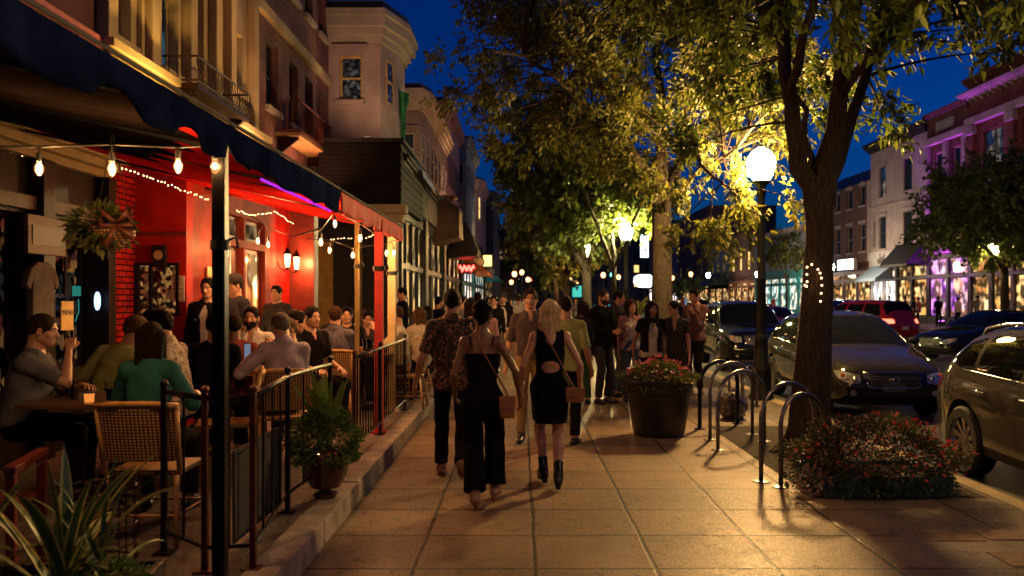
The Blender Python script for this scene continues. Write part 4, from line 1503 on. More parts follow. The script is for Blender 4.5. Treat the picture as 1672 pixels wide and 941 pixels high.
def crown_tree(name, label, loc, trunk, radii, limbs, blobs, ncl, per, lsize, lm, seed, shape='oval', group=None, clr=0.38, simple=False, droop=0.5, minz=None, view=None):
    """trunk / limbs: polylines in world space. blobs: (centre, radii) volumes that hold the foliage clusters"""
    r = np.random.RandomState(seed)
    L0 = V3(*loc)
    root = thing(name, label, 'tree', loc, 0, group)
    bark = bark_mat()
    mb = MB(); n = 22 if not simple else 8
    # resample the trunk
    T = np.array(trunk, float); ts = np.linspace(0, len(T) - 1, 24 if not simple else 6)
    TP = np.stack([np.interp(ts, range(len(T)), T[:, i]) for i in range(3)], 1) - L0
    TR = np.interp(ts, range(len(T)), radii)
    mb.tube([Vector(p) for p in TP], list(TR), n)
    if not simple:
        for i, v in enumerate(mb.v):
            c = TP[min(i // n, len(TP) - 1)]
            a = math.atan2(v[1] - c[1], v[0] - c[0]); z = v[2]
            f_ = 1 + .05 * math.sin(3 * a + z * 1.3) + .035 * math.sin(7 * a - z * 2.1) + .02 * math.sin(z * 9 + a) + (0.5 * max(0, 1 - z / 0.35) ** 2 * (0.5 + .5 * math.sin(5 * a + 1)))
            mb.v[i] = (c[0] + (v[0] - c[0]) * f_, c[1] + (v[1] - c[1]) * f_, z)
    mb.build('trunk', bark, root, smooth=True)
    sk = []
    for pts, ra, rb in limbs:
        Pn = np.array(pts, float); tt = np.linspace(0, len(Pn) - 1, 12)
        Q = np.stack([np.interp(tt, range(len(Pn)), Pn[:, i]) for i in range(3)], 1) - L0
        Q[1:-1] += r.normal(0, 0.02, (10, 3))
        rr = np.linspace(ra, rb, 12)
        b = MB(); b.tube([Vector(p) for p in Q], list(rr), 10 if not simple else 5); b.build('limb', bark, root, smooth=True)
        for p, q in zip(Q, rr): sk.append((p, q))
    SP = np.array([s[0] for s in sk]); SR = np.array([s[1] for s in sk])
    vol = np.array([b[1][0] * b[1][1] * b[1][2] for b in blobs]); vol = vol / vol.sum()
    cl = []
    tries = 0
    while len(cl) < ncl and tries < ncl * 40:
        tries += 1
        b = blobs[r.choice(len(blobs), p=vol)]
        u = r.normal(0, 1, 3); u /= np.linalg.norm(u)
        p = V3(*b[0]) + u * V3(*b[1]) * r.uniform(0.25, 1.0) ** 0.5 - L0
        if minz is not None and p[2] + L0[2] < minz: continue
        if cl and np.min(np.linalg.norm(np.array(cl) - p, axis=1)) < clr * 0.75: continue
        cl.append(p)
    br = MB(); P, D = [], []
    for c in cl:
        d = np.linalg.norm(SP - c, axis=1) + np.maximum(0, SP[:, 2] - c[2]) * 0.6
        j = int(np.argmin(d)); s0 = SP[j]
        mid = (s0 + c) / 2 + V3(0, 0, 0.12 * np.linalg.norm(c - s0)) + r.normal(0, .06, 3)
        tt = np.linspace(0, 1, 7)[:, None]
        line = s0 * (1 - tt) ** 2 + mid * 2 * tt * (1 - tt) + c * tt ** 2
        dl = np.linalg.norm(c - s0)
        r0 = min(SR[j] * .6, 0.008 + dl * .010)
        br.tube([Vector(p) for p in line], list(np.linspace(r0, .006, 7)), 5 if not simple else 3, cap=False)
        m = int(per * r.uniform(.6, 1.3))
        dirn = (c - s0) / (dl + 1e-6)
        nt = 5
        twd = []
        for k in range(nt):
            a = r.normal(0, 1, 3); a = a / np.linalg.norm(a) * .9 + dirn * .7 + V3(0, 0, -.25)
            a /= np.linalg.norm(a)
            l = clr * r.uniform(.7, 1.5)
            e = c + a * l + V3(0, 0, -l * .15)
            if not simple: br.tube([Vector(c), Vector((c + a * l * .5)), Vector(e)], [.005, .004, .002], 3, cap=False)
            twd.append((a, l))
        kk = r.randint(0, nt, m); t = r.uniform(0.05, 1.05, m)
        A = np.array([x[0] for x in twd])[kk]; Ln = np.array([x[1] for x in twd])[kk]
        pp = c + A * (Ln * t)[:, None] + V3(0, 0, -.15) * (Ln * t * t)[:, None] + r.normal(0, clr * .16, (m, 3))
        P.append(pp); D.append(A + r.normal(0, .5, (m, 3)))
    br.build('branches', bark, root, smooth=True, fix=False)
    P = np.concatenate(P); D = np.concatenate(D)
    leaves('crown', P, D, lsize, lm, root, shape, seed, droop)
    return root
# ------------------------------------------------------------------ world and camera
scene.view_settings.view_transform = 'Standard'
scene.view_settings.look = 'None'
scene.view_settings.exposure = 0.0
scene.view_settings.gamma = 1.0
w = bpy.data.worlds.new('World'); scene.world = w; w.use_nodes = True
nt = w.node_tree; nt.nodes.clear()
wo = nt.nodes.new('ShaderNodeOutputWorld'); bg = nt.nodes.new('ShaderNodeBackground')
sky = nt.nodes.new('ShaderNodeTexSky'); sky.sky_type = 'NISHITA'; sky.sun_disc = False
sky.sun_elevation = R(1.0); sky.sun_rotation = R(60); sky.ozone_density = 6.0; sky.dust_density = 0.3; sky.air_density = 1.0
hue = nt.nodes.new('ShaderNodeMix'); hue.data_type = 'RGBA'; hue.blend_type = 'MULTIPLY'; hue.inputs[0].default_value = 1.0
hue.inputs[7].default_value = (0.10, 0.66, 1.2, 1)
nt.links.new(sky.outputs[0], hue.inputs[6]); nt.links.new(hue.outputs[2], bg.inputs[0])
bg.inputs[1].default_value = 0.15
nt.links.new(bg.outputs[0], wo.inputs[0])
SKY_BG = bg

cd = bpy.data.cameras.new('camera'); cam = bpy.data.objects.new('camera', cd); C.objects.link(cam)
cam.location = (0, 0, CH); cam.rotation_euler = (PI / 2, 0, 0)
cd.sensor_width = 36; cd.lens = 36 * F_PX / 1672
cd.shift_x = -(VX - 836) / 1672; cd.shift_y = (VY - 470.5) / 1672
cd.clip_end = 2000; cd.clip_start = 0.05
cd.dof.use_dof = True; cd.dof.focus_distance = 8.5; cd.dof.aperture_fstop = 2.0
scene.camera = cam
cy = scene.cycles
cy.use_denoising = True
cy.max_bounces = 6; cy.diffuse_bounces = 3; cy.glossy_bounces = 3; cy.transmission_bounces = 4; cy.transparent_max_bounces = 6
cy.sample_clamp_indirect = 2.0
cy.sample_clamp_direct = 0.0
cy.caustics_reflective = False; cy.caustics_refractive = False
try: cy.use_light_tree = True
except Exception: pass


# ------------------------------------------------------------------ ground materials
def node_math(N, L, op, a, b=None):
    n = N.new('ShaderNodeMath'); n.operation = op
    for i, x in enumerate((a, b)):
        if x is None: continue
        if hasattr(x, 'links') or hasattr(x, 'is_linked'): L.new(x, n.inputs[i])
        else: n.inputs[i].default_value = x
    return n.outputs[0]


def paving(name, col, sx, sy, ox, oy, joint=0.012, rough=0.6, var=0.34, stain=0.5):
    m = bpy.data.materials.new(name); nt, N, L, out = nodes_of(m)
    b = N.new('ShaderNodeBsdfPrincipled'); b.inputs['Specular IOR Level'].default_value = .35; L.new(b.outputs[0], out.inputs[0])
    g = N.new('ShaderNodeNewGeometry'); sp = N.new('ShaderNodeSeparateXYZ'); L.new(g.outputs['Position'], sp.inputs[0])
    wob = N.new('ShaderNodeTexNoise'); wob.inputs['Scale'].default_value = 1.3; L.new(g.outputs['Position'], wob.inputs['Vector'])
    wb = node_math(N, L, 'MULTIPLY', node_math(N, L, 'SUBTRACT', wob.outputs[0], 0.5), 0.03)
    def cell(c, o, s):
        q = node_math(N, L, 'DIVIDE', node_math(N, L, 'ADD', node_math(N, L, 'SUBTRACT', c, o), wb), s)
        fr = node_math(N, L, 'FRACT', q); fl = node_math(N, L, 'FLOOR', q)
        d = node_math(N, L, 'MULTIPLY', node_math(N, L, 'MINIMUM', fr, node_math(N, L, 'SUBTRACT', 1.0, fr)), s)
        return fl, d
    fx, dx = cell(sp.outputs[0], ox, sx); fy, dy = cell(sp.outputs[1], oy, sy)
    d = node_math(N, L, 'MINIMUM', dx, dy)
    cmb = N.new('ShaderNodeCombineXYZ'); L.new(fx, cmb.inputs[0]); L.new(fy, cmb.inputs[1])
    wn = N.new('ShaderNodeTexWhiteNoise'); wn.noise_dimensions = '3D'; L.new(cmb.outputs[0], wn.inputs[0])
    n1 = N.new('ShaderNodeTexNoise'); n1.inputs['Scale'].default_value = 1.1; n1.inputs['Detail'].default_value = 6; n1.inputs['Roughness'].default_value = .65; L.new(g.outputs['Position'], n1.inputs['Vector'])
    n2 = N.new('ShaderNodeTexNoise'); n2.inputs['Scale'].default_value = 85; n2.inputs['Detail'].default_value = 3; L.new(g.outputs['Position'], n2.inputs['Vector'])
    # colour = base * tile * stain * grain
    t = node_math(N, L, 'ADD', node_math(N, L, 'MULTIPLY', wn.outputs[0], var), 1 - var * .5)
    st = N.new('ShaderNodeMapRange'); st.inputs[1].default_value = .3; st.inputs[2].default_value = .7; st.inputs[3].default_value = .92 - stain; st.inputs[4].default_value = 1.15
    L.new(n1.outputs[0], st.inputs[0])
    gr = N.new('ShaderNodeMapRange'); gr.inputs[1].default_value = .3; gr.inputs[2].default_value = .7; gr.inputs[3].default_value = .58; gr.inputs[4].default_value = 1.35
    L.new(n2.outputs[0], gr.inputs[0])
    spots = N.new('ShaderNodeTexNoise'); spots.inputs['Scale'].default_value = 7; spots.inputs['Detail'].default_value = 2; L.new(g.outputs['Position'], spots.inputs['Vector'])
    sr = N.new('ShaderNodeMapRange'); sr.inputs[1].default_value = .62; sr.inputs[2].default_value = .68; sr.inputs[3].default_value = 1; sr.inputs[4].default_value = .55
    L.new(spots.outputs[0], sr.inputs[0])
    k = node_math(N, L, 'MULTIPLY', node_math(N, L, 'MULTIPLY', node_math(N, L, 'MULTIPLY', t, st.outputs[0]), gr.outputs[0]), sr.outputs[0])
    jm = N.new('ShaderNodeMapRange'); jm.inputs[1].default_value = joint * .5; jm.inputs[2].default_value = joint; L.new(d, jm.inputs[0])
    kk = node_math(N, L, 'MULTIPLY', k, node_math(N, L, 'ADD', node_math(N, L, 'MULTIPLY', jm.outputs[0], .94), .06))
    mx = N.new('ShaderNodeMix'); mx.data_type = 'RGBA'; mx.blend_type = 'MULTIPLY'; mx.inputs[0].default_value = 1; mx.inputs[6].default_value = (*col, 1)
    L.new(kk, mx.inputs[7]); L.new(mx.outputs[2], b.inputs['Base Color'])
    # mica: little glints, worn smoother patches
    n3 = N.new('ShaderNodeTexVoronoi'); n3.inputs['Scale'].default_value = 120; L.new(g.outputs['Position'], n3.inputs['Vector'])
    s3 = N.new('ShaderNodeSeparateColor'); L.new(n3.outputs['Color'], s3.inputs[0])
    rr = N.new('ShaderNodeMapRange'); rr.inputs[1].default_value = .0; rr.inputs[2].default_value = 1; rr.inputs[3].default_value = rough - .3; rr.inputs[4].default_value = rough + .3
    L.new(s3.outputs[0], rr.inputs[0]); L.new(rr.outputs[0], b.inputs['Roughness'])
    bp = N.new('ShaderNodeBump'); bp.inputs['Strength'].default_value = .55; bp.inputs['Distance'].default_value = .012
    hgt = node_math(N, L, 'ADD', node_math(N, L, 'MULTIPLY', jm.outputs[0], .25), node_math(N, L, 'ADD', node_math(N, L, 'MULTIPLY', s3.outputs[1], .14), node_math(N, L, 'MULTIPLY', n2.outputs[0], .22)))
    L.new(hgt, bp.inputs['Height']); L.new(bp.outputs[0], b.inputs['Normal'])
    MATS[name] = m
    return m


m_walk = paving('sidewalk_paving', (0.26, 0.178, 0.105), .735, .72, .09, 5.17, joint=.017)
m_patio = paving('patio_concrete', (0.16, 0.13, 0.115), 1.6, 1.55, -1.3, 5.9, joint=.008, rough=.55)
m_kerb = mat('kerb_stone', (0.30, 0.25, 0.2), .75, var=.35, scale=5, bump=.5, bscale=50)
m_strip = paving('strip_concrete', (0.2, 0.16, 0.12), 1.1, 1.44, 2.3, 5.17, joint=.014, stain=.6)
m_asph = mat('asphalt', (0.05, 0.048, 0.048), .5, var=.35, scale=2.5, bump=.5, bscale=120)
m_soil = mat('mulch', (0.03, 0.02, 0.013), .95, var=.6, scale=40, bump=1, bscale=60)

YE = 150.0
def xc(Y):
    return float(np.interp(Y, [-6, 6, 28, 200], [3.75, 4.05, 4.45, 4.7]))

def sheet_poly(name, poly, z, m, thick=None):
    mb = MB()
    if thick: mb.prism(poly, 'z', z - thick, z)
    else: mb.add([(x, y, z) for x, y in poly], [tuple(range(len(poly)))])
    return struct(mb, name, m)

sheet_poly('ground', [(-300, -60), (300, -60), (300, 900), (-300, 900)], -.40, mat('ground_soil', (.05, .045, .04), .9))
ys = [-6, 0, 6, 12, 20, 28, 60, YE]
sheet_poly('sidewalk', [(-1.31, -6), (-1.31, 17.3), (-2.75, 17.3), (-2.75, YE)] + [(2.62 + 0.0 * y, y) for y in (YE, -6)], 0.0, m_walk, .3)
# furnishing strip between paving and kerb
sheet_poly('kerb_strip', [(2.62, -6), (2.62, YE)] + [(xc(y) - .16, y) for y in ys[::-1]], 0.0, m_strip, .3)
mb = MB()
for a, b in zip(ys[:-1], ys[1:]):
    n = max(1, int((b - a) / 1.8))
    for i in range(n):
        y0, y1 = a + (b - a) * i / n, a + (b - a) * (i + 1) / n - .008
        vs = [(xc(y0) - .16, y0), (xc(y0), y0), (xc(y1), y1), (xc(y1) - .16, y1)]
        mb.prism(vs, 'z', -.3, .004)
struct(mb, 'curb', mat('curb_yellow_worn', (0.42, 0.30, 0.13), .7, var=.3, scale=3, bump=.4, col2=(0.26, 0.21, 0.15)))
sheet_poly('road', [(xc(y), y) for y in ys] + [(21.5, YE), (21.5, -6)], -.15, m_asph, .2)
mb = MB()
for y in np.arange(2, 140, 6.0): mb.box((12.6, y, -.147), (12.72, y + 3, -.143))
struct(mb, 'road_marking', mat('road_paint', (0.5, .42, .15), .6, var=.4, scale=8))
sheet_poly('far_sidewalk', [(21.5, -6), (26.0, -6), (26.0, YE), (21.5, YE)], 0.0, paving('far_paving', (.3, .25, .22), 1.5, 1.5, 0, 0), .3)
# patio with its stone edge
sheet_poly('patio_floor', [(-4.6, -3), (-1.5, -3), (-1.5, 17.2), (-4.6, 17.2)], .158, m_patio, .4)
mb = MB()
y = -3.0
while y < 17.2:
    l = 1.15 + .3 * rng.random()
    mb.box((-1.502, y, -.25), (-1.31, min(17.2, y + l) - .012, .166 + rng.uniform(-.004, .004)))
    y += l
struct(mb, 'patio_kerb', m_kerb, bevel=.012)
# tree pits and patched concrete beside them
for i, (x0, x1, y0, y1) in enumerate(((2.42, 3.85, 7.0, 10.9), (2.7, 3.9, 15.6, 18.2))):
    sheet_poly('tree_pit', [(x0, y0), (x1, y0), (x1, y1), (x0, y1)], .006 + .002 * i, m_soil)
mb = MB()
for i, (x, y) in enumerate([(2.75, 5.75), (3.2, 5.78), (3.02, 5.2)]):
    mb.box((x, y, -.02), (x + .42 - .06 * i, y + .2 + .05 * i, .005 + i * .001))
struct(mb, 'paving_patch', mat('brick_patch', (.16, .09, .055), .8, var=.4, scale=18, bump=.6), bevel=.004)

# ------------------------------------------------------------------ building kit
m_trim = mat('trim_cream', (.36, .30, .22), .7, var=.2, scale=4, bump=.15)
m_glass_n = glass_mat('window_night', (.02, .035, .06), .05)
m_frame_dk = mat('frame_dark', (.018, .014, .012), .55, var=.3)
m_frame_lt = mat('frame_light', (.34, .30, .25), .6, var=.2)
warm = [(.9, .35, .08), (.05, .02, .01), (1, .6, .22), (.2, .07, .02), (1, .72, .35)]
g_warm = glowmat('glow_warm', warm, 1.4, (1.5, 1.5, 1.5), .1)
g_gold = glowmat('glow_gold', [(1, .6, .2), (.5, .25, .06), (1, .8, .45)], .9, (2, 2, 1), .12, seed=3)
g_dim = glowmat('glow_dim', [(.5, .25, .1), (.12, .07, .04), (.7, .45, .2)], .35, (2, 2, 1), .05, seed=5)
g_white = glowmat('glow_white', [(1, .85, .7), (.8, .75, .8), (1, .6, .35)], 2.4, (2, 2, 1), .3, seed=8)
g_purple = glowmat('glow_purple', [(.5, .1, .9), (1, .5, .2), (.7, .2, 1), (1, .7, .35)], 1.2, (1.2, 1.2, 1), .2, seed=9)
g_teal = glowmat('glow_teal', [(.9, .6, .35), (.1, .5, .5), (1, .8, .6)], 1.6, (1.5, 1.5, 1), .2, seed=12)
g_yel = emit('window_lamp_yellow', (1, .62, .2), 1.6)


def brick(name, col, mortar=(.12, .1, .09), scale=1.0, rough=.85, var=.35, gloss=None):
    if name in MATS: return MATS[name]
    m = bpy.data.materials.new(name); nt, N, L, out = nodes_of(m)
    b = N.new('ShaderNodeBsdfPrincipled'); b.inputs['Roughness'].default_value = rough; L.new(b.outputs[0], out.inputs[0])
    tc = N.new('ShaderNodeTexCoord'); sp = N.new('ShaderNodeSeparateXYZ'); L.new(tc.outputs['Object'], sp.inputs[0])
    ad = node_math(N, L, 'ADD', sp.outputs[0], sp.outputs[1])
    cb = N.new('ShaderNodeCombineXYZ'); L.new(ad, cb.inputs[0]); L.new(sp.outputs[2], cb.inputs[1])
    t = N.new('ShaderNodeTexBrick'); L.new(cb.outputs[0], t.inputs['Vector'])
    t.inputs['Scale'].default_value = 1; t.inputs['Brick Width'].default_value = .22 * scale; t.inputs['Row Height'].default_value = .075 * scale; t.inputs['Mortar Size'].default_value = .008 * scale
    t.inputs['Color1'].default_value = (*col, 1); t.inputs['Color2'].default_value = (*[c * (1 - var) for c in col], 1); t.inputs['Mortar'].default_value = (*mortar, 1)
    n = N.new('ShaderNodeTexNoise'); n.inputs['Scale'].default_value = 1.2; n.inputs['Detail'].default_value = 5; L.new(tc.outputs['Object'], n.inputs['Vector'])
    mr = N.new('ShaderNodeMapRange'); mr.inputs[1].default_value = .3; mr.inputs[2].default_value = .7; mr.inputs[3].default_value = .6; mr.inputs[4].default_value = 1.15; L.new(n.outputs[0], mr.inputs[0])
    mx = N.new('ShaderNodeMix'); mx.data_type = 'RGBA'; mx.blend_type = 'MULTIPLY'; mx.inputs[0].default_value = 1
    L.new(t.outputs[0], mx.inputs[6]); L.new(mr.outputs[0], mx.inputs[7]); L.new(mx.outputs[2], b.inputs['Base Color'])
    bp = N.new('ShaderNodeBump'); bp.inputs['Strength'].default_value = .7; bp.inputs['Distance'].default_value = .01; bp.invert = True
    L.new(t.outputs['Fac'], bp.inputs['Height']); L.new(bp.outputs[0], b.inputs['Normal'])
    MATS[name] = m
    return m


def stucco(name, col, var=.25):
    return mat('stucco_' + name, col, .85, var=var, scale=1.3, bump=.35, bscale=70, detail=7)


def wall_with(root, u0, u1, z0, z1, wins, m, t=.3, name='wall', y=0.0):
    """wall from boxes round the openings, outer face at y (local -y is outward)"""
    zs = sorted({z0, z1} | {min(max(w_[2], z0), z1) for w_ in wins} | {min(max(w_[3], z0), z1) for w_ in wins})
    mb = MB(); mb2 = []
    for za, zb in zip(zs[:-1], zs[1:]):
        cuts = sorted([(w_[0], w_[1]) for w_ in wins if w_[2] < zb - 1e-6 and w_[3] > za + 1e-6])
        u = u0
        for a, b in cuts:
            if a > u + 1e-6: mb.box((u, y, za), (a, y + t, zb))
            u = max(u, b)
        if u < u1 - 1e-6: mb.box((u, y, za), (u1, y + t, zb))
    return mb.build(name, m, root)


def window(root, u0, u1, z0, z1, fm, pm, style='sash', y=0.0, rec=.14, sill=None, lintel=None, fw=.055, kindname='window', nx=1, nz=1, lm=None):
    fr = MB(); a, b = y + rec, y + rec + .06
    g = .003
    fr.box((u0 + g, a, z0 + g), (u0 + fw, b, z1 - g)); fr.box((u1 - fw, a, z0 + g), (u1 - g, b, z1 - g))
    fr.box((u0 + fw, a, z0 + g), (u1 - fw, b, z0 + fw)); fr.box((u0 + fw, a, z1 - fw), (u1 - fw, b, z1 - g))
    if style == 'sash':
        zm = (z0 + z1) / 2; fr.box((u0 + fw, a - .01, zm - fw * .5), (u1 - fw, b, zm + fw * .5))
    bw = fw * .35
    for i in range(1, nx):
        u = u0 + (u1 - u0) * i / nx; fr.box((u - bw, a + .012, z0 + fw), (u + bw, b - .01, z1 - fw))
    for i in range(1, nz):
        z = z0 + (z1 - z0) * i / nz; fr.box((u0 + fw, a + .016, z - bw), (u1 - fw, b - .014, z + bw))
    o = fr.build(kindname, fm, root)
    p = MB(); p.box((u0 + fw * .7, a + .028, z0 + fw * .7), (u1 - fw * .7, a + .045, z1 - fw * .7)); p.build('pane', pm, o)
    if sill is not None:
        s = MB(); s.box((u0 - .08, y - .09, z0 - .11), (u1 + .08, y + rec - .005, z0 - .002)); s.build('sill', sill, o, bevel=.01)
    if lintel is not None:
        s = MB()
        if style == 'arch':
            n = 8; c = (u0 + u1) / 2; hw = (u1 - u0) / 2 + .09
            pts = [(c - hw, z1 + .002), (c + hw, z1 + .002)] + [(c + hw * math.cos(PI * i / n), z1 + .10 + .24 * math.sin(PI * i / n)) for i in range(n + 1)]
            s.prism(pts, 'y', y - .05, y - .003)
        else:
            s.box((u0 - .1, y - .05, z1 + .002), (u1 + .1, y - .003, z1 + .2)); s.box((u0 - .14, y - .09, z1 + .203), (u1 + .14, y - .003, z1 + .26))
        s.build('lintel', lintel, o, bevel=.006)
    return o


def cornice(root, u0, u1, z, m, d=.35, h=.45, y=0.0, brk=0.0, name='cornice', ends=True):
    mb = MB()
    for i, (dd, ha, hb) in enumerate(((.3, 0, .22), (.55, .223, .45), (.82, .453, .72), (1, .723, 1.0))):
        mb.box((u0 - d * dd * .6 * ends, y - d * dd, z + h * ha), (u1 + d * dd * .6 * ends, y - .003, z + h * hb))
    if brk:
        u = u0 + brk * .5
        while u < u1:
            mb.prism([(y - .003, z - .22), (y - d * .55, z - .002), (y - .003, z - .002)], 'x', u - .05, u + .05)
            u += brk
    return mb.build(name, m, root, bevel=.008 if h > .2 else 0)


def shell_block(root, u0, u1, z1, depth, m, y=.3, z0=0, name='side_wall'):
    mb = MB(); mb.box((u0, y + .002, z0), (u1, y + depth, z1 - .02)); return mb.build(name, m, root)


def awning(root, u0, u1, z, d, h, m, y=0.0, val=.2, name='awning', scallop=True, u_end=True):
    mb = MB()
    vs = [(u0, y - .01, z + h), (u1, y - .01, z + h), (u1, y - d, z), (u0, y - d, z)]
    t = .015
    mb.add(vs + [(a, b, c - t) for a, b, c in vs], [(0, 1, 2, 3), (7, 6, 5, 4), (0, 4, 5, 1), (1, 5, 6, 2), (3, 2, 6, 7), (0, 3, 7, 4)])
    n = max(4, int((u1 - u0) / .12)); 
    top = [(u0 + (u1 - u0) * i / n, y - d - .004, z + .0) for i in range(n + 1)]
    bot = [(p[0], y - d - .012, z - val * (1 - .22 * abs(math.sin(i * PI / 2))) if scallop else z - val) for i, p in enumerate(top)]
    mb.add(top + bot, [(i, i + 1, n + 2 + i, n + 1 + i) for i in range(n)])
    for u in (u0, u1):
        if u_end: mb.add([(u, y - .01, z + h - t), (u, y - d, z - t), (u, y - .01, z - t)], [(0, 1, 2)])
    return mb.build(name, m, root, fix=False)
# ------------------------------------------------------------------ left side of the street
def bld(name, label, cat, x, y, rz, group=None):
    return thing(name, label, cat, (x, y, 0), rz, group)


def bx(root, name, a, b, m, bevel=0):
    return MB().box(a, b).build(name, m, root, bevel=bevel)


LZ = PI / 2
m_burg = stucco('burgundy', (.10, .03, .03)); m_red = mat('red_lacquer', (.40, .015, .010), .6, var=.3, scale=3, bump=.2, bscale=30, spec=.15)
m_redtile = brick('red_tile', (.42, .02, .015), (.05, .004, .004), .9, .25)
m_dkred = mat('dark_red_wood', (.13, .02, .014), .45, var=.3, bump=.1)
m_dk = mat('dark_wood', (.012, .008, .006), .5, spec=.2, var=.4, scale=5, stretch=(1, 1, .2), bump=.2)
m_tan = stucco('tan', (.46, .33, .16)); m_pinkst = stucco('pink_stone', (.40, .28, .22)); m_brickd = brick('brick_dark', (.24, .08, .06))
m_cream = stucco('cream', (.42, .34, .24)); m_iron = mat('wrought_iron', (.03, .008, .006), .45, .5, var=.3)
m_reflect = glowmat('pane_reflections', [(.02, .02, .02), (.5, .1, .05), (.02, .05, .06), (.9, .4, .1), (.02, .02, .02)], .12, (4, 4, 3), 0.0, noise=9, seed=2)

A = bld('bar_building', 'red painted bar front behind the terrace under the long awning', 'building', -4.8, -2, LZ)
wall_with(A, 0, 11.6, 3.4, 10, [], m_burg, name='upper_wall')
bx(A, 'ledge', (0, -.16, 4.38), (11.55, -.004, 4.56), mat('ledge_pink', (.5, .14, .12), .6, var=.2), .02)
shell_block(A, 0, 11.6, 10, 6, m_burg)
# window front of the near part (outer face .3 in front of the upper wall)
wins = [(.4, 2.9, .75, 2.42), (3.2, 5.6, .75, 2.42), (5.9, 8.2, .75, 2.42), (8.5, 9.72, .75, 2.42), (10.1, 10.98, .95, 2.4)]
wall_with(A, 0, 11.2, .16, 2.93, wins, m_dk, y=-.3, t=.29, name='shop_wall')
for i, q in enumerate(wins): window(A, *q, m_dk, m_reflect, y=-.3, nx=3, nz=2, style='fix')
for u in (2.95, 5.65, 8.25, 9.76, 10.99): bx(A, 'pilaster', (u, -.44, .16), (u + .2 if u < 10 else u + .16, -.302, 2.93), m_dk, .01)
bx(A, 'transom_rail', (0, -.38, 2.45), (11.0, -.303, 2.58), mat('worn_brown', (.05, .03, .018), .6, var=.4), .01)
cornice(A, 0, 11.1, 2.93, mat('olive_cream', (.22, .17, .075), .6, var=.2), d=.32, h=.36, y=-.3, name='fascia')
wall_with(A, 11.2, 11.9, .16, 3.25, [], m_redtile, y=-.3, t=.3, name='tiled_wall')
# the face toward the camera at Y = 9.9
mb = MB(); zc0, zc1 = 1.47, 2.03
for a, b in (((11.9, -.90, .16), (12.1, -.301, zc0)), ((11.9, -.90, zc1), (12.1, -.301, 3.25)), ((11.9, -.90, zc0), (12.1, -.80, zc1)), ((11.9, -.33, zc0), (12.1, -.301, zc1))): mb.box(a, b)
mb.build('red_wall', m_red, A)
cab = bx(A, 'display_cabinet', (11.93, -.80, zc0), (11.96, -.33, zc1), glowmat('cabinet_glow', [(.35, .05, .02), (.9, .45, .12), (.06, .02, .01), (.35, .1, .03)], .28, (12, 12, 12), .05, seed=4))
mb = MB()
for a, b in (((11.86, -.82, zc0 - .03), (11.925, -.79, zc1 + .03)), ((11.86, -.35, zc0 - .03), (11.925, -.31, zc1 + .03)), ((11.86, -.79, zc0 - .03), (11.925, -.35, zc0)), ((11.86, -.79, zc1), (11.925, -.35, zc1 + .03)), ((11.87, -.50, zc0), (11.922, -.47, zc1))): mb.box(a, b)
mb.build('cabinet_frame', m_dk, cab)
bx(A, 'picture_rail', (11.87, -.91, 2.38), (11.898, -.31, 2.42), m_dkred)
mb = MB()
mb.tube([(11.885, -.31 - .62 * (math.cos(t)), 2.45 + .62 * math.sin(t)) for t in np.linspace(PI * .5, PI, 10)], .02, 6)
mb.build('arch_moulding', m_dkred, A)
# plane of the bar front X = -3.9
bw = [(12.75, 13.28, 1.2, 2.36), (13.36, 13.96, 1.2, 2.36), (14.04, 14.95, .5, 2.36), (12.75, 13.28, 2.46, 2.78), (13.36, 13.96, 2.46, 2.78), (14.04, 14.95, 2.46, 2.78)]
wall_with(A, 12.1, 15.25, .16, 3.25, bw, mat('red_brown', (.2, .025, .015), .6, var=.3, scale=4, spec=.15), y=-.9, t=.25, name='bar_wall')
g_bar = glowmat('glow_bar', [(.9, .28, .06), (.25, .06, .02), (1, .55, .2), (.5, .12, .04)], 4.0, (2.5, 2.5, 1.5), .12, seed=1)
for q in bw: window(A, *q, m_dkred, g_bar if q[2] < 2 else g_dim, y=-.9, style='fix', nx=1, kindname='bar_window', rec=.08)
wall_with(A, 15.25, 16.3, .16, 3.25, [], m_red, y=-.9, t=.25, name='red_panel')
bx(A, 'red_column', (16.3, -1.32, .16), (16.6, -.6, 3.2), m_dkred, .015)
bx(A, 'bench', (12.3, -1.0, .16), (15.9, -.905, .55), m_dk)


def lantern(label, loc, e=22, col=(1, .42, .12), group='wall lanterns on the bar front'):
    t = thing('wall_lantern', label, 'lantern', loc, 0, group)
    mk = mat('lantern_iron', (.02, .015, .01), .4, .7)
    gl = MB(); gl.lathe([(.035, -.11), (.055, .08), (.05, .09)], 8); gl.build('glass_body', emit('lantern_glow', (1, .5, .16), 18), t)
    b = MB(); b.lathe([(.075, .095), (.05, .14), (.012, .19), (.008, .22)], 8); b.lathe([(.02, -.15), (.04, -.115), (.04, -.112)], 8)
    for k in range(4):
        a = PI / 4 + k * PI / 2
        b.cyl((.037 * math.cos(a), .037 * math.sin(a), -.11), (.058 * math.cos(a), .058 * math.sin(a), .09), .005, 5)
    b.build('cage', mk, t); b = MB()
    b.tube([(-.16, 0, -.02), (-.12, 0, -.13), (-.05, 0, -.17), (0, 0, -.15)], .01, 6); b.build('bracket', mk, t, smooth=True)
    point('lamp', (.14, -.05, 0), col, e, .05, t)
    return t


lantern('lit iron lantern on the bar wall right beside the black awning post', (-3.74, 10.75, 2.28), 22, group=None)
lantern('left one of the two lit lanterns on the bright red panel', (-3.74, 13.6, 2.26), 45, (1, .25, .08), None)
lantern('lit lantern on the bright red panel, next to the red column', (-3.74, 14.15, 2.24), 45, (1, .25, .08), None)
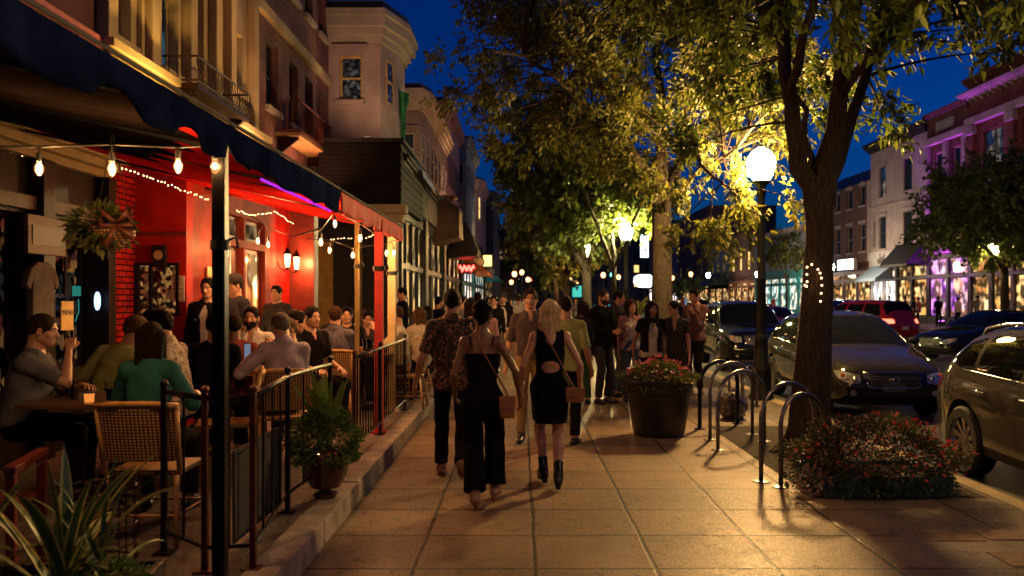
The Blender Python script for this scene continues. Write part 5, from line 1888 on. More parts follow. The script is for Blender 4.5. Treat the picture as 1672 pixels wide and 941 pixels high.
# framed clock and notices on the red wall
t = thing('framed_clock', 'small black framed clock with gold face on the red wall above the display cabinet', 'clock', (-4.2, 9.86, 2.14))
bx(t, 'frame', (-.085, -.03, -.13), (.085, .03, .13), mat('black_frame', (.012, .01, .01), .4), .01)
mb = MB(); mb.cyl((0, -.034, .01), (0, -.038, .01), .055, 20); mb.build('dial', mat('dial_gold', (.5, .4, .22), .4, .3), t)
t = thing('poster', 'white notice with printed lines pinned to the red wall right of the cabinet', 'poster', (-3.99, 9.875, 1.76))
bx(t, 'sheet', (-.075, 0, -.15), (.075, .012, .15), mat('poster_paper', (.55, .5, .42), .7, var=.05))
text_obj('heading', 'LIVE', .05, m_frame_dk, (0, -.003, .105), (PI / 2, 0, 0), t, .001)
mb = MB()
for i in range(9): mb.box((-.055, -.003, .06 - i * .02), (.055 - .02 * (i % 3), -.001, .066 - i * .02))
mb.build('printed_lines', m_frame_dk, t)
t = thing('poster', 'cream poster in the first bar window behind the black awning post', 'poster', (-3.885, 10.62, 1.72), LZ)
bx(t, 'sheet', (-.14, -.02, -.32), (.14, -.006, .32), mat('poster_cream', (.6, .45, .25), .7, var=.1))
mb = MB()
for i in range(4): mb.tube([(-.08 + .05 * i, -.023, -.2 + .09 * math.sin(i * 2)), (-.05 + .04 * i, -.023, 0), (-.08 + .05 * i, -.023, .2)], .006, 4)
mb.build('drawing', m_dkred, t)
# neon and notices behind the near window
t = thing('neon_sign', 'round blue white neon sign glowing in the near window pane', 'sign', (-4.42, 8.86, 1.62), LZ)
mb = MB(); mb.tube([(.045 * math.cos(a), 0, .085 * math.sin(a)) for a in np.linspace(0, 2 * PI, 25)[:-1]], .012, 6, closed=True); mb.build('tube', emit('neon_blue', (.3, .55, 1), 4), t, smooth=True)
mb = MB(); mb.tube([(-.02, 0, -.06), (.02, 0, 0), (-.02, 0, .07)], .01, 6); mb.build('inner_tube', emit('neon_white', (.8, .9, 1), 3), t, smooth=True)
t = thing('neon_sign', 'small square teal neon sign in the near window above the table', 'sign', (-4.42, 8.45, 1.72), LZ)
bx(t, 'box', (-.05, -.01, -.05), (.06, .02, .05), emit('neon_teal', (.05, .5, .4), .35))
mb = MB(); mb.tube([(.0, -.015, -.08), (.01, -.015, -.2), (-.06, -.015, -.3)], .007, 6); mb.build('tube', emit('neon_teal', (.05, .5, .4), .35), t)
t = thing('poster', 'yellow handwritten notice in the lower near window pane', 'poster', (-4.40, 8.22, 1.48), LZ)
bx(t, 'sheet', (-.11, -.01, -.14), (.11, .0, .14), mat('poster_yellow', (.75, .5, .16), .7, var=.1)); text_obj('lettering', 'MENU', .07, m_frame_dk, (0, -.014, .03), (PI / 2, 0, 0), t, .001)
t = thing('hanging_shirt', 'grey t-shirt hanging on the dark post at the left edge', 'shirt', (-4.28, 7.55, 1.72), LZ)
mb = MB()
pr = [(-.2, .18), (-.08, .25), (.08, .25), (.2, .18), (.27, .04), (.2, 0), (.17, .08), (.17, -.42), (-.17, -.42), (-.17, .08), (-.2, 0), (-.27, .04)]
mb.prism(pr, 'y', -.04, .02); mb.build('shirt_cloth', cloth('grey_shirt', (.13, .12, .11)), t, bevel=.015)
t = thing('wooden_sign', 'blank wooden board sign on the left edge above the grey shirt', 'sign', (-4.2, 7.5, 2.2), LZ)
bx(t, 'board', (-.3, -.02, -.17), (.3, .02, .17), mat('board_wood', (.07, .035, .015), .6, var=.3, stretch=(1, 1, 6)), .008)
bx(t, 'inset', (-.24, -.026, -.09), (.24, -.021, .08), m_frame_dk)

# tan building
B = bld('tan_building', 'tan stucco building with tall windows and pilasters above the blue awning', 'building', -4.8, 9.6, LZ)
wb = [(.35, .85, 4.75, 7.4), (1.75, 2.3, 4.75, 7.4), (2.78, 3.25, 4.75, 7.4), (4.62, 5.05, 5.15, 6.15), (.35, .85, 8.0, 9.8), (1.75, 2.3, 8.0, 9.8), (2.78, 3.25, 8.0, 9.8), (4.62, 5.05, 7.4, 8.5)]
wall_with(B, 0, 5.7, .0, 11, wb, m_tan)
m_blueglow = glowmat('pane_blue', [(.02, .06, .1), (.05, .2, .25), (.02, .04, .08)], .35, (3, 3, 1), .1)
for i, q in enumerate(wb): window(B, *q, mat('tan_trim', (.45, .33, .16), .6, var=.2), [g_dim, m_blueglow, g_dim, m_glass_n][i % 4] if i != 3 else glowmat('pane_white', [(.3, .3, .3), (.05, .05, .06)], .8, (4, 4, 4), .1), sill=m_tan)
for u in (0.0, 1.15, 2.42, 3.42, 4.1, 5.3): bx(B, 'pilaster', (u, -.14, 4.57), (u + .24, -.003, 10.9), m_tan, .02)
for u in (1.02, 1.42, 3.7, 4.4): bx(B, 'moulding', (u, -.06, 4.57), (u + .08, -.003, 10.9), m_tan)
cornice(B, 0, 5.7, 4.2, m_tan, d=.28, h=.36); cornice(B, 0, 5.7, 10.6, m_tan, d=.4, h=.5)
shell_block(B, 0, 5.7, 11, 6, m_tan)


def balcony(label, x, y0, y1, z, h, d=.5, color=m_iron, solid=None):
    t = thing('balcony', label, 'balcony', (x, y0, z), LZ)
    L_ = y1 - y0
    bx(t, 'platform', (0, -d, -.07), (L_, -.003, 0), solid or m_iron)
    mb = MB()
    pts = [(.01, -.02), (.01, -d + .01), (L_ - .01, -d + .01), (L_ - .01, -.02)]
    for zz in (h, .04):
        mb.tube([(a, b, zz) for a, b in pts], .016, 6)
    mb.build('rail', color, t)
    mb = MB(); n = int(L_ / .11)
    for i in range(n + 1):
        u = .01 + (L_ - .02) * i / n
        mb.tube([(u, -d + .01, .04), (u + .03, -d - .03, h * .35), (u, -d + .01, h * .7), (u, -d + .01, h)], .007, 4)
    for i in range(1, int(d / .11)):
        for u in (.01, L_ - .01): mb.cyl((u, -.11 * i, .04), (u, -.11 * i, h), .007, 4)
    mb.build('balusters', color, t)
    for u in (.15, L_ - .15):
        mb = MB(); mb.prism([(-.003, -.45), (-.003, -.072), (-d + .08, -.072), (-d + .08, -.11)], 'x', u - .03, u + .03); mb.build('bracket', m_iron, t)
    return t


balcony('ornate dark red iron window balcony on the tan building', -4.8, 11.3, 13.5, 4.52, .36)
balcony('rusty red iron balcony under the windows of the dark brick building', -4.8, 16.6, 19.3, 4.9, .62, color=mat('rusty_rail', (.16, .035, .015), .6, var=.4), solid=mat('ochre_edge', (.4, .22, .07), .6))

Cb = bld('brick_building', 'dark brick building with a tan band and rusty balcony', 'building', -4.8, 15.3, LZ)
wc = [(2.3, 3.0, 5.3, 6.6), (3.6, 4.3, 5.3, 6.6), (4.9, 5.55, 5.3, 6.6), (.7, 1.5, 5.3, 6.6), (2.3, 3.0, 8.0, 9.3), (3.6, 4.3, 8.0, 9.3), (4.9, 5.55, 8.0, 9.3)]
wall_with(Cb, 0, 5.9, 0, 10.6, wc, m_brickd)
for q in wc: window(Cb, *q, m_frame_dk, m_glass_n, sill=m_trim)
bx(Cb, 'band', (0, -.12, 6.9), (5.88, -.003, 7.1), m_tan, .02); cornice(Cb, 0, 5.88, 10.3, m_tan, d=.45, h=.5, brk=.5)
shell_block(Cb, 0, 5.9, 10.6, 6, m_brickd)


def bay(name, label, x0, y0, w_, dx, dy, ztop, m, wins, wm, pm, cat='building', back=2.4, cz=.75, cm=None, roofm=None, depth=9):
    """projecting bay whose flat face looks down the street toward the camera"""
    t = bld(name, label, cat, x0, y0, 0)
    wall_with(t, 0, w_, 0, ztop, wins, m, t=.25)
    for q in wins: window(t, *q, wm, pm, sill=m, lintel=m, rec=.1)
    # angled corner and the long side
    poly = [(.0, .252), (w_ - .002, .252), (w_ - .002, .0), (w_ + dx, dy), (w_ + dx, back), (0, back)]
    mb = MB(); mb.prism(poly, 'z', 0, ztop - .01); mb.build('bay_wall', m, t)
    cmx = cm or m
    mb = MB()
    for i, (o, a, b) in enumerate(((.07, 0, .2), (.16, .203, .45), (.27, .453, .8), (.33, .803, 1))):
        p = [(-.0, -o), (w_ + o * .5, -o), (w_ + dx + o, dy - o * .3), (w_ + dx + o, back + o), (0, back + o)]
        mb.prism(p, 'z', ztop - cz + cz * a, ztop - cz + cz * b)
    mb.build('cornice', cmx, t)
    mb = MB(); o = .25
    mb.prism([(0, -o), (w_ + o * .4, -o), (w_ + dx + o, dy), (w_ + dx + o, back + o * .5), (0, back + o * .5)], 'z', ztop + .003, ztop + .2); mb.build('roof', roofm or m_frame_dk, t)
    # windows of the angled face and side: framed boxes let into the corner
    ang = math.atan2(dy, dx); ln = math.hypot(dx, dy)
    for q in wins:
        wd = min(.5, ln * .5)
        h = window(t, -wd / 2, wd / 2, q[2], q[3], wm, pm, sill=m, rec=-.03)
        h.matrix_local = Matrix.Translation((w_ + dx * .5, dy * .5, 0)) @ Matrix.Rotation(ang, 4, 'Z')
    n = int((back - dy) / 1.6)
    for i in range(n):
        for q in wins:
            h = window(t, -.35, .35, q[2], q[3], wm, pm, sill=m, rec=-.03)
            h.matrix_local = Matrix.Translation((w_ + dx, dy + .5 + i * 1.6 + .4, 0)) @ Matrix.Rotation(LZ, 4, 'Z')
    mb = MB(); mb.box((-4, .3, 0), (-.003, depth, ztop - .3)); mb.build('rear_wing', m, t)
    return t


bay('stone_building', 'pink stone corner bay with one curtained window and heavy cornice', -4.8, 21.2, 1.3, .28, 1.1, 8.8, m_pinkst, [(.27, .84, 6.6, 7.72)], mat('yellow_frame', (.5, .32, .1), .6), glowmat('pane_curtain', [(.35, .33, .3), (.06, .06, .07), (.12, .11, .1)], .14, (5, 5, 5), .2), cm=m_cream, depth=10.5)
bx(bpy.data.objects['stone_building'], 'string_course', (0, -.07, 5.55), (1.3, -.003, 5.67), m_pinkst)
t = thing('drainpipe', 'green copper drainpipe with hopper head on the corner of the pink stone bay', 'drainpipe', (-3.13, 22.6, 0))
gc = mat('green_copper', (.02, .22, .05), .5, .2, var=.3)
MB().lathe([(.06, 3.0), (.05, 5.9)], 10).build('pipe', gc, t, smooth='auto'); MB().lathe([(.06, 5.9), (.07, 6.5), (.10, 6.7), (.17, 6.9), (.15, 7.0), (.17, 7.1)], 10).build('hopper', gc, t, smooth='auto')
bay('corner_building', 'grey brown stone building with moulded cornice and cream window', -4.8, 32, 1.0, .12, .7, 9.5, stucco('greybrown', (.2, .15, .12)), [(.2, .8, 6.7, 7.9), (.2, .8, 4.3, 5.5)], m_frame_lt, m_glass_n, back=10.5, cm=m_cream, depth=11)
bay('tower_house', 'tall narrow pink rendered building behind the stone bays', -4.8, 43, .95, .1, .6, 11.6, stucco('rose', (.42, .22, .19)), [(.2, .75, 7.5, 9.2), (.2, .75, 4.5, 6.2)], m_frame_dk, m_glass_n, back=9, depth=15.5)
bay('turret_house', 'pale green house with a bracketed roof standing behind the pink tower', -4.9, 59, 1.15, .15, .8, 12.7, stucco('greenish', (.3, .33, .24)), [(.3, .9, 9.6, 11.0)], m_frame_lt, m_glass_n, back=9, depth=11.5)
bay('bay_house', 'pale house far down the street with one tall yellow lit window', -5.2, 71, 1.5, .4, 1.4, 11.6, stucco('palepink', (.45, .3, .24)), [(.3, .9, 8.3, 10.2)], m_frame_dk, g_yel, back=9, depth=13)
bay('dark_building', 'dark flat fronted building beyond the house with the yellow window', -4.9, 85, 2.2, .3, 2, 12.2, stucco('darkgrey', (.05, .05, .06)), [(.6, 1.5, 8.5, 10.0)], m_frame_dk, m_glass_n, back=14, depth=18)
bay('distant_building', 'lower dark building with a few lit windows far down the left pavement', -5, 108, 4.0, .5, 2, 10.4, stucco('darkbrown', (.07, .055, .05)), [(.8, 1.6, 6.5, 8), (2.3, 3.1, 6.5, 8)], m_frame_dk, g_dim, back=28, depth=38)
for i, (x0, x1, yy, zt, lab) in enumerate(((-7, 1.5, 152, 12.5, 'dark building closing the street with two small lit windows'), (1.6, 12, 158, 15, 'taller dark building closing the street behind the trees'), (12.2, 34, 178, 18, 'brick block with many dark windows at the far end of the road'))):
    t = bld('far_building', lab, 'building', x0, yy, 0)
    ws_ = []
    r_ = random.Random(i)
    for k in range(int((x1 - x0) / 2.2)):
        for z in np.arange(4, zt - 2, 3): ws_.append((.6 + k * 2.2, 1.7 + k * 2.2, float(z), float(z) + 1.6))
    wall_with(t, 0, x1 - x0, 0, zt, ws_, stucco('night%d' % i, (.09, .085, .1)))
    for q in ws_: window(t, *q, m_frame_dk, g_yel if r_.random() < .16 else m_glass_n)
    shell_block(t, 0, x1 - x0, zt, 8, MATS['stucco_night%d' % i])

# shingled dark oriel over the pavement, on a cream column
K = bld('shingled_oriel', 'black shingled box bay standing on a cream column above the pavement', 'oriel', -4.4, 18.5, 0)
m_sh = mat('black_shingle', (.009, .007, .006), .7, spec=.15, var=.5, scale=14, bump=.5, bscale=40)
mb = MB()
mb.prism([(0, 0), (1.78, 0), (1.78, 4.2), (0, 4.2)], 'z', 3.70, 5.05); mb.build('box', m_sh, K)
mb = MB()
for i in range(15):
    z = 3.72 + i * .088
    mb.prism([(1.783, z), (1.81, z), (1.783, z + .085)], 'y', 0.02, 4.18) if False else mb.box((1.782, .02, z), (1.79 + .012 * (i % 2), 4.18, z + .075))
    mb.box((.02, -.012 - .006 * (i % 2), z), (1.76, -.002, z + .08))
mb.build('shingles', m_sh, K)
bx(K, 'cap', (-.05, -.08, 5.053), (1.86, 4.25, 5.13), m_frame_dk)
mb = MB()
mb.box((.55, -.1, 3.5), (1.9, .4, 3.69)); mb.box((.6, -.04, 3.3), (1.84, .35, 3.497)); mb.build('entablature', m_cream, K, bevel=.02)
mb = MB(); mb.lathe([(.13, .16), (.13, .4), (.1, .45), (.095, 2.85), (.10, 2.95), (.15, 3.1), (.16, 3.295)], 18, c=(1.62, .12, 0)); mb.build('column', mat('cream_column', (.5, .38, .2), .55, var=.2), K, smooth='auto')
# the dark glazed front behind it, facing the camera
wk = [(1.0 - .45, 1.30, 1.1, 2.0)]
wall_with(K, -.2, 1.45, .16, 3.28, [(.42, 1.3, 1.35, 2.05)], m_frame_dk, y=.42, t=.25, name='shop_front')
window(K, .42, 1.3, 1.35, 2.05, m_dk, glowmat('bar_shelf_glow', [(.05, .03, .01), (.35, .6, .35), (.02, .02, .02), (.7, .6, .2), (.03, .02, .01)], .7, (7, 7, 8), .03, noise=8, seed=6), y=.42, style='fix', nx=2)
bx(K, 'ochre_panel', (-.12, .36, .2), (.22, .415, 2.9), mat('ochre', (.5, .3, .08), .55, var=.2)); bx(K, 'brass_post', (.80, .3, .2), (.88, .36, 3.2), mat('brass_dull', (.35, .25, .1), .4, .6))


def shop(label, y0, y1, zt, signm, wallm, pm, ncol=3, x=-2.75, aw=None, sign=None, up=None, colr=m_frame_dk, name='shop_building', zs=4.6):
    t = bld(name, label, 'shop', x, y0, LZ); L_ = y1 - y0
    cw_ = (L_ - .5) / ncol
    ws_ = []
    for i in range(ncol):
        ws_ += [(.3 + i * cw_ + .06, .3 + (i + 1) * cw_ - .06, .55, 2.35), (.3 + i * cw_ + .06, .3 + (i + 1) * cw_ - .06, 2.48, 3.55)]
    wall_with(t, 0, L_, 0, zs - .75, ws_, wallm, t=.25)
    for q in ws_: window(t, *q, colr, pm, style='fix', nx=2 if cw_ > 1 else 1, nz=1, rec=.06, kindname='shop_window')
    bx(t, 'sign_band', (0, -.12, zs - .745), (L_ - .01, .2, zs), signm, .02); cornice(t, 0, L_ - .01, zs + .003, wallm, d=.28, h=.25)
    if up: wall_with(t, 0, L_, zs + .26, up, [], wallm, y=.8)
    mb = MB(); mb.box((.0, .255, 0), (L_ - .01, 5, zs)); mb.build('shop_body', wallm, t)
    for u in (.0, L_ - .26): bx(t, 'pier', (u, -.09, 0), (u + .25, -.003, zs - .75), wallm, .015)
    if aw: awning(t, .2, L_ - .2, 2.9, aw[1], .8, aw[0], y=-.12)
    return t


m_blk = mat('black_painted_wood', (.018, .016, .015), .45, var=.3, bump=.1)
shop('black timber shopfront with tall golden windows beside the dark oriel', 19.0, 24.2, 4.7, m_blk, m_blk, g_gold, 4)
shop('dark shopfront with narrow amber windows before the red neon', 24.25, 30.0, 4.4, mat('brown_sign', (.06, .03, .02), .6), m_blk, g_gold, 3)
shop('ochre lit shop doorway with a red neon sign', 30.05, 39, 4.5, mat('orange_sign', (.35, .12, .03), .6), m_dk, g_warm, 4)
shop('small turquoise fronted shop with white light inside', 39.05, 49, 4.2, mat('teal_sign', (.02, .3, .32), .6), mat('teal_wall', (.02, .16, .17), .6), g_white, 4, aw=(mat('orange_awning', (.4, .12, .03), .8), 1.1))
shop('shopfront with teal awning further down the left pavement', 49.05, 64, 4.4, m_blk, m_dk, g_teal, 5, aw=(mat('teal_awning', (.02, .2, .2), .8), 1.3))
shop('plain dark shopfront with amber windows far down the left pavement', 64.05, 84, 4.4, m_blk, m_dk, g_warm, 6)
shop('farthest shopfront on the left with dim gold windows', 84.05, 140, 4.4, m_blk, m_dk, g_gold, 12)
# projecting hoods and signs over the left pavement
t = thing('sign_hood', 'dark carved wooden hood projecting over the left pavement before the neon', 'hood', (-3.0, 27, 0))
mb = MB(); mb.prism([(0, 3.35), (1.05, 3.6), (1.05, 4.55), (.7, 4.75), (0, 4.75)], 'y', 0, 1.8); mb.build('hood_body', mat('hood_brown', (.09, .04, .022), .5, var=.4, bump=.3), t, bevel=.03)
mb = MB(); mb.box((.1, -.02, 3.75), (.95, -.003, 4.4)); mb.build('panel', mat('hood_panel', (.12, .06, .03), .5, var=.3), t, bevel=.01)
for k in range(5):
    MB().sphere((.2 + .16 * k, .2, 4.85), .12, 10, 6, sc=(1, 1, .9)).build('carving', mat('hood_gold', (.3, .16, .05), .45, .3), t, smooth=True)
t = thing('sign_hood', 'dark triangular canopy above the bright ochre shop entrance', 'hood', (-3.0, 33, 0))
mb = MB(); mb.prism([(0, 3.2), (1.3, 3.3), (1.35, 3.5), (.9, 4.6), (0, 4.6)], 'y', 0, 2.2); mb.build('hood_body', m_blk, t, bevel=.02)
t = thing('neon_sign', 'red neon squiggle sign over the ochre shop entrance', 'sign', (-2.35, 37.0, 2.95))
mb = MB(); mb.tube([(-.32 + .64 * i / 20, 0, .13 * math.sin(i * 1.1) + .03 * math.sin(i * 2.7)) for i in range(21)], .035, 6); mb.build('tube', emit('neon_red', (1, .03, .02), 22), t, smooth=True)
bx(t, 'back_panel', (-.4, .06, -.25), (.4, .09, .25), m_blk)
t = thing('box_sign', 'glowing yellow square box sign hanging over the left pavement', 'sign', (-1.95, 50, 3.85))
bx(t, 'casing', (-.3, -.08, -.37), (.3, .08, .37), m_blk, .01); bx(t, 'lit_face', (-.25, -.09, -.32), (.25, -.083, .32), emit('sign_yellow', (1, .6, .16), 3.2))
mb = MB(); mb.tube([(-.15, -.1, .1), (0, -.1, .18), (.12, -.1, .02), (-.1, -.1, -.12), (.1, -.1, -.2)], .012, 5); mb.build('drawing', m_blk, t)
MB().cyl((-.8, 0, .3), (-.3, 0, .3), .02, 6).build('arm', m_blk, t)
t = thing('oval_sign', 'small oval cream sign hanging before the yellow box sign', 'sign', (-2.1, 42, 3.45))
MB().sphere((0, 0, 0), .3, 20, 12, sc=(1, .15, .85)).build('disc', mat('oval_cream', (.5, .42, .3), .5), t, smooth=True)
mb = MB(); mb.tube([(.3 * math.cos(a), -.0, .26 * math.sin(a)) for a in np.linspace(0, 2 * PI, 25)[:-1]], .03, 6, closed=True); mb.build('rim', m_blk, t, smooth=True)
MB().cyl((-.6, 0, .2), (-.25, 0, .1), .018, 6).build('arm', m_blk, t)
t = thing('striped_awning', 'small blue and white striped awning above the black timber shopfront', 'awning', (-2.75, 20.8, 0), LZ)
m_str = bpy.data.materials.new('stripe_fabric'); nt_, N_, L_, o_ = nodes_of(m_str)
b_ = N_.new('ShaderNodeBsdfPrincipled'); b_.inputs['Roughness'].default_value = .8; L_.new(b_.outputs[0], o_.inputs[0])
tc_ = N_.new('ShaderNodeTexCoord'); wv = N_.new('ShaderNodeTexWave'); wv.inputs['Scale'].default_value = 2.2; L_.new(tc_.outputs['Object'], wv.inputs['Vector'])
cr_ = N_.new('ShaderNodeValToRGB'); cr_.color_ramp.interpolation = 'CONSTANT'; cr_.color_ramp.elements[1].position = .5; cr_.color_ramp.elements[0].color = (.08, .14, .3, 1); cr_.color_ramp.elements[1].color = (.4, .42, .5, 1)
L_.new(wv.outputs[0], cr_.inputs[0]); L_.new(cr_.outputs[0], b_.inputs['Base Color'])
awning(t, 0, 3.0, 4.75, .35, .55, m_str, val=.15)

# ------------------------------------------------------------------ right side of the street
RZ = -PI / 2; XR = 26.0
rb = lambda n, l, yfar, c='building': bld(n, l, c, XR, yfar, RZ)


def rshop(t, u0, u1, wallm, pm, fm, z1=4.1, nb=2, name='shop_window', y=0.0, door=False):
    n = nb; w_ = (u1 - u0) / n; ws_ = []
    for i in range(n):
        ws_ += [(u0 + i * w_ + .12, u0 + (i + 1) * w_ - .12, .5, 2.9), (u0 + i * w_ + .12, u0 + (i + 1) * w_ - .12, 3.1, z1)]
    wall_with(t, u0, u1, 0, z1 + .25, ws_, wallm, name='shop_wall', y=y)
    for q in ws_: window(t, *q, fm, pm, style='fix', nx=2, kindname=name, y=y)


# R1 big red brick
R1 = rb('brick_building', 'large red brick building with cream capitals and heavy cornice behind the purple lit tree', 49.2)
m_br = brick('brick_red', (.30, .055, .045)); m_br2 = brick('brick_plum', (.26, .07, .07)); m_cap = stucco('cap', (.45, .38, .36))
wr = [(u, u + 2.0, za, zb) for u in (1.5, 5.2, 9.0, 12.6) for za, zb in ((8.2, 11.0), (4.95, 7.2))]
wall_with(R1, 0, 15, 4.4, 14, wr, m_br)
m_half = glowmat('pane_half', [(.02, .05, .12), (.5, .4, .3), (.02, .04, .1), (.03, .06, .15)], .3, (1.1, 1.1, .8), .25, seed=4)
for i, q in enumerate(wr): window(R1, *q, m_frame_dk, m_half if i % 3 == 0 else m_glass_n, sill=m_cap, nx=2, lintel=None)
for u in (.2, 4.2, 7.9, 11.6): 
    bx(R1, 'pilaster', (u, -.22, 4.5), (u + .6, -.003, 11.0), m_br); bx(R1, 'capital', (u - .12, -.32, 11.0), (u + .72, -.003, 11.55), m_cap, .06)
bx(R1, 'entablature', (0, -.3, 11.56), (15, -.003, 12.0), m_cap, .04); cornice(R1, 0, 15, 13.1, m_cap, d=.6, h=.35, brk=.6); cornice(R1, 0, 15, 13.8, m_br, d=.35, h=.5)
shell_block(R1, 0, 15, 14, 9, m_br)
rshop(R1, 0, 15, mat('plum_wood', (.06, .03, .07), .5), g_warm, m_frame_dk, nb=7)
R2 = rb('brick_building', 'narrow plum brick building washed with purple light', 54.2)
wr = [(u, u + .95, za, zb) for u in (.9, 3.1) for za, zb in ((8.3, 10.7), (4.95, 6.9))]
wall_with(R2, 0, 4.95, 4.4, 13.3, wr, m_br2)
for q in wr: window(R2, *q, mat('white_frame', (.5, .45, .5), .5), m_glass_n, sill=m_cap, lintel=m_br2, style='arch')
for u in (.0, 2.3, 4.5): bx(R2, 'pilaster', (u, -.2, 4.5), (u + .4, -.003, 11.2), m_cap)
bx(R2, 'entablature', (0, -.28, 11.25), (4.9, -.003, 11.7), m_cap, .04); cornice(R2, 0, 4.9, 12.7, m_br2, d=.3, h=.6)
bx(R2, 'parapet_panel', (1.2, -.06, 12.0), (3.4, -.003, 12.6), m_cap)
shell_block(R2, 0, 4.95, 13.3, 9, m_br2)
rshop(R2, 0, 4.95, m_frame_dk, g_purple, m_frame_dk, nb=2)
bx(R2, 'shop_cornice', (0, -.35, 4.42), (4.9, -.003, 4.75), m_cap, .05)
R3 = rb('painted_building', 'white painted building with dark cornice, one curtained and one lit window', 63.0)
m_wh = stucco('white_paint', (.44, .38, .37), .15)
wr = [(u, u + 1.25, za, zb) for u in (1.4, 5.4) for za, zb in ((8.9, 11.1), (5.2, 7.5))] + [(.3, .8, 5.4, 7.3)]
wall_with(R3, 0, 8.7, 4.4, 12.3, wr, m_wh)
for i, q in enumerate(wr): window(R3, *q, m_frame_dk, [m_half, m_glass_n, m_glass_n, m_glass_n, m_glass_n][i], sill=m_wh, lintel=m_wh)
cornice(R3, 0, 8.7, 12.3, m_frame_dk, d=.5, h=.7); bx(R3, 'band', (0, -.08, 8.2), (8.68, -.003, 8.32), m_wh)
shell_block(R3, 0, 8.7, 12.3, 9, m_wh)
rshop(R3, 0, 4.2, stucco('shop_white', (.62, .62, .62)), g_white, m_frame_lt, nb=2, z1=3.6)
bx(R3, 'sign_panel', (0, -.12, 3.9), (4.2, -.003, 5.0), MATS['stucco_shop_white'])
mb = MB()
for u, a in ((1.6, .1), (1.9, .5), (2.2, .2), (2.5, .35)): mb.box((u, -.15, 4.1), (u + .12, -.122, 4.4 + a))
mb.tube([(1.5, -.14, 4.35), (2.0, -.14, 4.25), (2.7, -.14, 4.45)], .03, 5); mb.build('emblem', m_frame_dk, R3)
awning(R3, .6, 4.1, 3.0, 1.3, 1.0, mat('pale_blue_awning', (.28, .42, .55), .8, var=.1), y=-.12)
rshop(R3, 4.3, 8.7, m_frame_dk, g_warm, m_frame_dk, nb=2, z1=3.8)
awning(R3, 4.4, 8.5, 3.9, 1.2, 1.4, mat('black_awning', (.015, .015, .017), .7), y=-.02, name='dark_awning')
R4 = rb('brick_building', 'brown brick building with white hooded windows and a slate blue mansard', 71.0)
m_brn = brick('brick_brown', (.2, .085, .065))
wr = [(u, u + 1.1, za, zb) for u in (.9, 3.4, 5.9) for za, zb in ((8.7, 10.2), (5.2, 7.3))]
wall_with(R4, 0, 7.95, 4.4, 10.4, wr, m_brn)
for i, q in enumerate(wr): window(R4, *q, m_frame_lt, m_glass_n, sill=m_cap, lintel=m_cap, style='arch' if i % 2 == 0 else 'sash')
mb = MB(); mb.prism([(-.1, 10.4), (.7, 11.5), (.7, 10.4)], 'x', 0, 7.95); mb.build('mansard', mat('slate_blue', (.05, .09, .13), .6, var=.3), R4)
shell_block(R4, 0, 7.95, 10.9, 9, m_brn, y=.71, z0=0); bx(R4, 'quoin', (7.6, -.1, 4.4), (7.93, -.003, 10.4), m_cap)
rshop(R4, 0, 7.95, mat('shop_grey_purple', (.12, .08, .1), .5), g_warm, m_frame_lt, nb=3, z1=3.5)
t = thing('shop_sign', 'bright white blank lit sign panel on the brown brick building', 'sign', (25.8, 67, 4.3), RZ)
bx(t, 'casing', (-1.7, -.15, -.45), (1.7, .1, .45), m_frame_lt); bx(t, 'lit_face', (-1.6, -.16, -.38), (1.6, -.153, .38), emit('sign_white', (.8, .9, 1), 7))
t = thing('shop_sign', 'round white lit sign at the edge of the trunk with string lights', 'sign', (25.3, 71.5, 4.3), RZ)
MB().sphere((0, 0, 0), .6, 16, 10, sc=(1, .4, .9)).build('globe', emit('sign_white2', (.9, .9, 1), 6), t, smooth=True)
R5 = rb('teal_building', 'turquoise fronted two storey building with arched shop openings', 94)
m_teal = stucco('teal', (.03, .28, .29)); m_gb = stucco('greyblue', (.16, .2, .24))
wr = [(u, u + 1.3, 5.0, 6.7) for u in (1.5, 5.2, 9.0, 13, 17, 20.5)]
wall_with(R5, 0, 22.9, 4.2, 8.1, wr, m_gb)
for i, q in enumerate(wr): window(R5, *q, m_frame_lt, g_dim if i == 1 else m_glass_n, lintel=m_cap)
cornice(R5, 0, 22.9, 8.0, m_cap, d=.4, h=.4); shell_block(R5, 0, 22.9, 8.1, 9, m_gb)
rshop(R5, 0, 22.9, m_teal, g_teal, m_teal, nb=8, z1=3.6); bx(R5, 'teal_fascia', (0, -.15, 3.9), (22.8, -.003, 4.4), m_teal)
R6 = rb('salmon_building', 'salmon coloured shop with three tall yellow lit windows above', 106)
m_sal = stucco('salmon', (.42, .16, .1)); m_bk = brick('brick_far', (.2, .1, .08))
wr = [(u, u + 1.3, 4.9, 7.0) for u in (1.5, 5.0, 8.5)]
wall_with(R6, 0, 11.9, 4.2, 9.0, wr, m_bk)
for q in wr: window(R6, *q, m_frame_lt, g_yel)
cornice(R6, 0, 11.9, 8.8, m_bk, d=.4, h=.4); shell_block(R6, 0, 11.9, 9, 9, m_bk); rshop(R6, 0, 11.9, m_sal, g_warm, m_frame_dk, nb=4, z1=3.4)
R7 = rb('brick_building', 'grey brick building with dark green awning left of the salmon shop', 117)
wr = [(u, u + 1.2, 5, 7.2) for u in (1.4, 4.6, 7.8)]
wall_with(R7, 0, 10.9, 4.2, 8.6, wr, m_gb)
for q in wr: window(R7, *q, m_frame_lt, g_dim)
cornice(R7, 0, 10.9, 8.4, m_gb, d=.4, h=.4); shell_block(R7, 0, 10.9, 8.6, 9, m_gb); rshop(R7, 0, 10.9, m_frame_dk, g_warm, m_frame_dk, nb=3, z1=3.2)
awning(R7, .5, 10, 3.3, 2.2, 1.6, mat('green_black_awning', (.01, .03, .028), .7), y=-.05)
R8 = rb('brick_building', 'tall dark brick building with small windows far along the right side', 140)
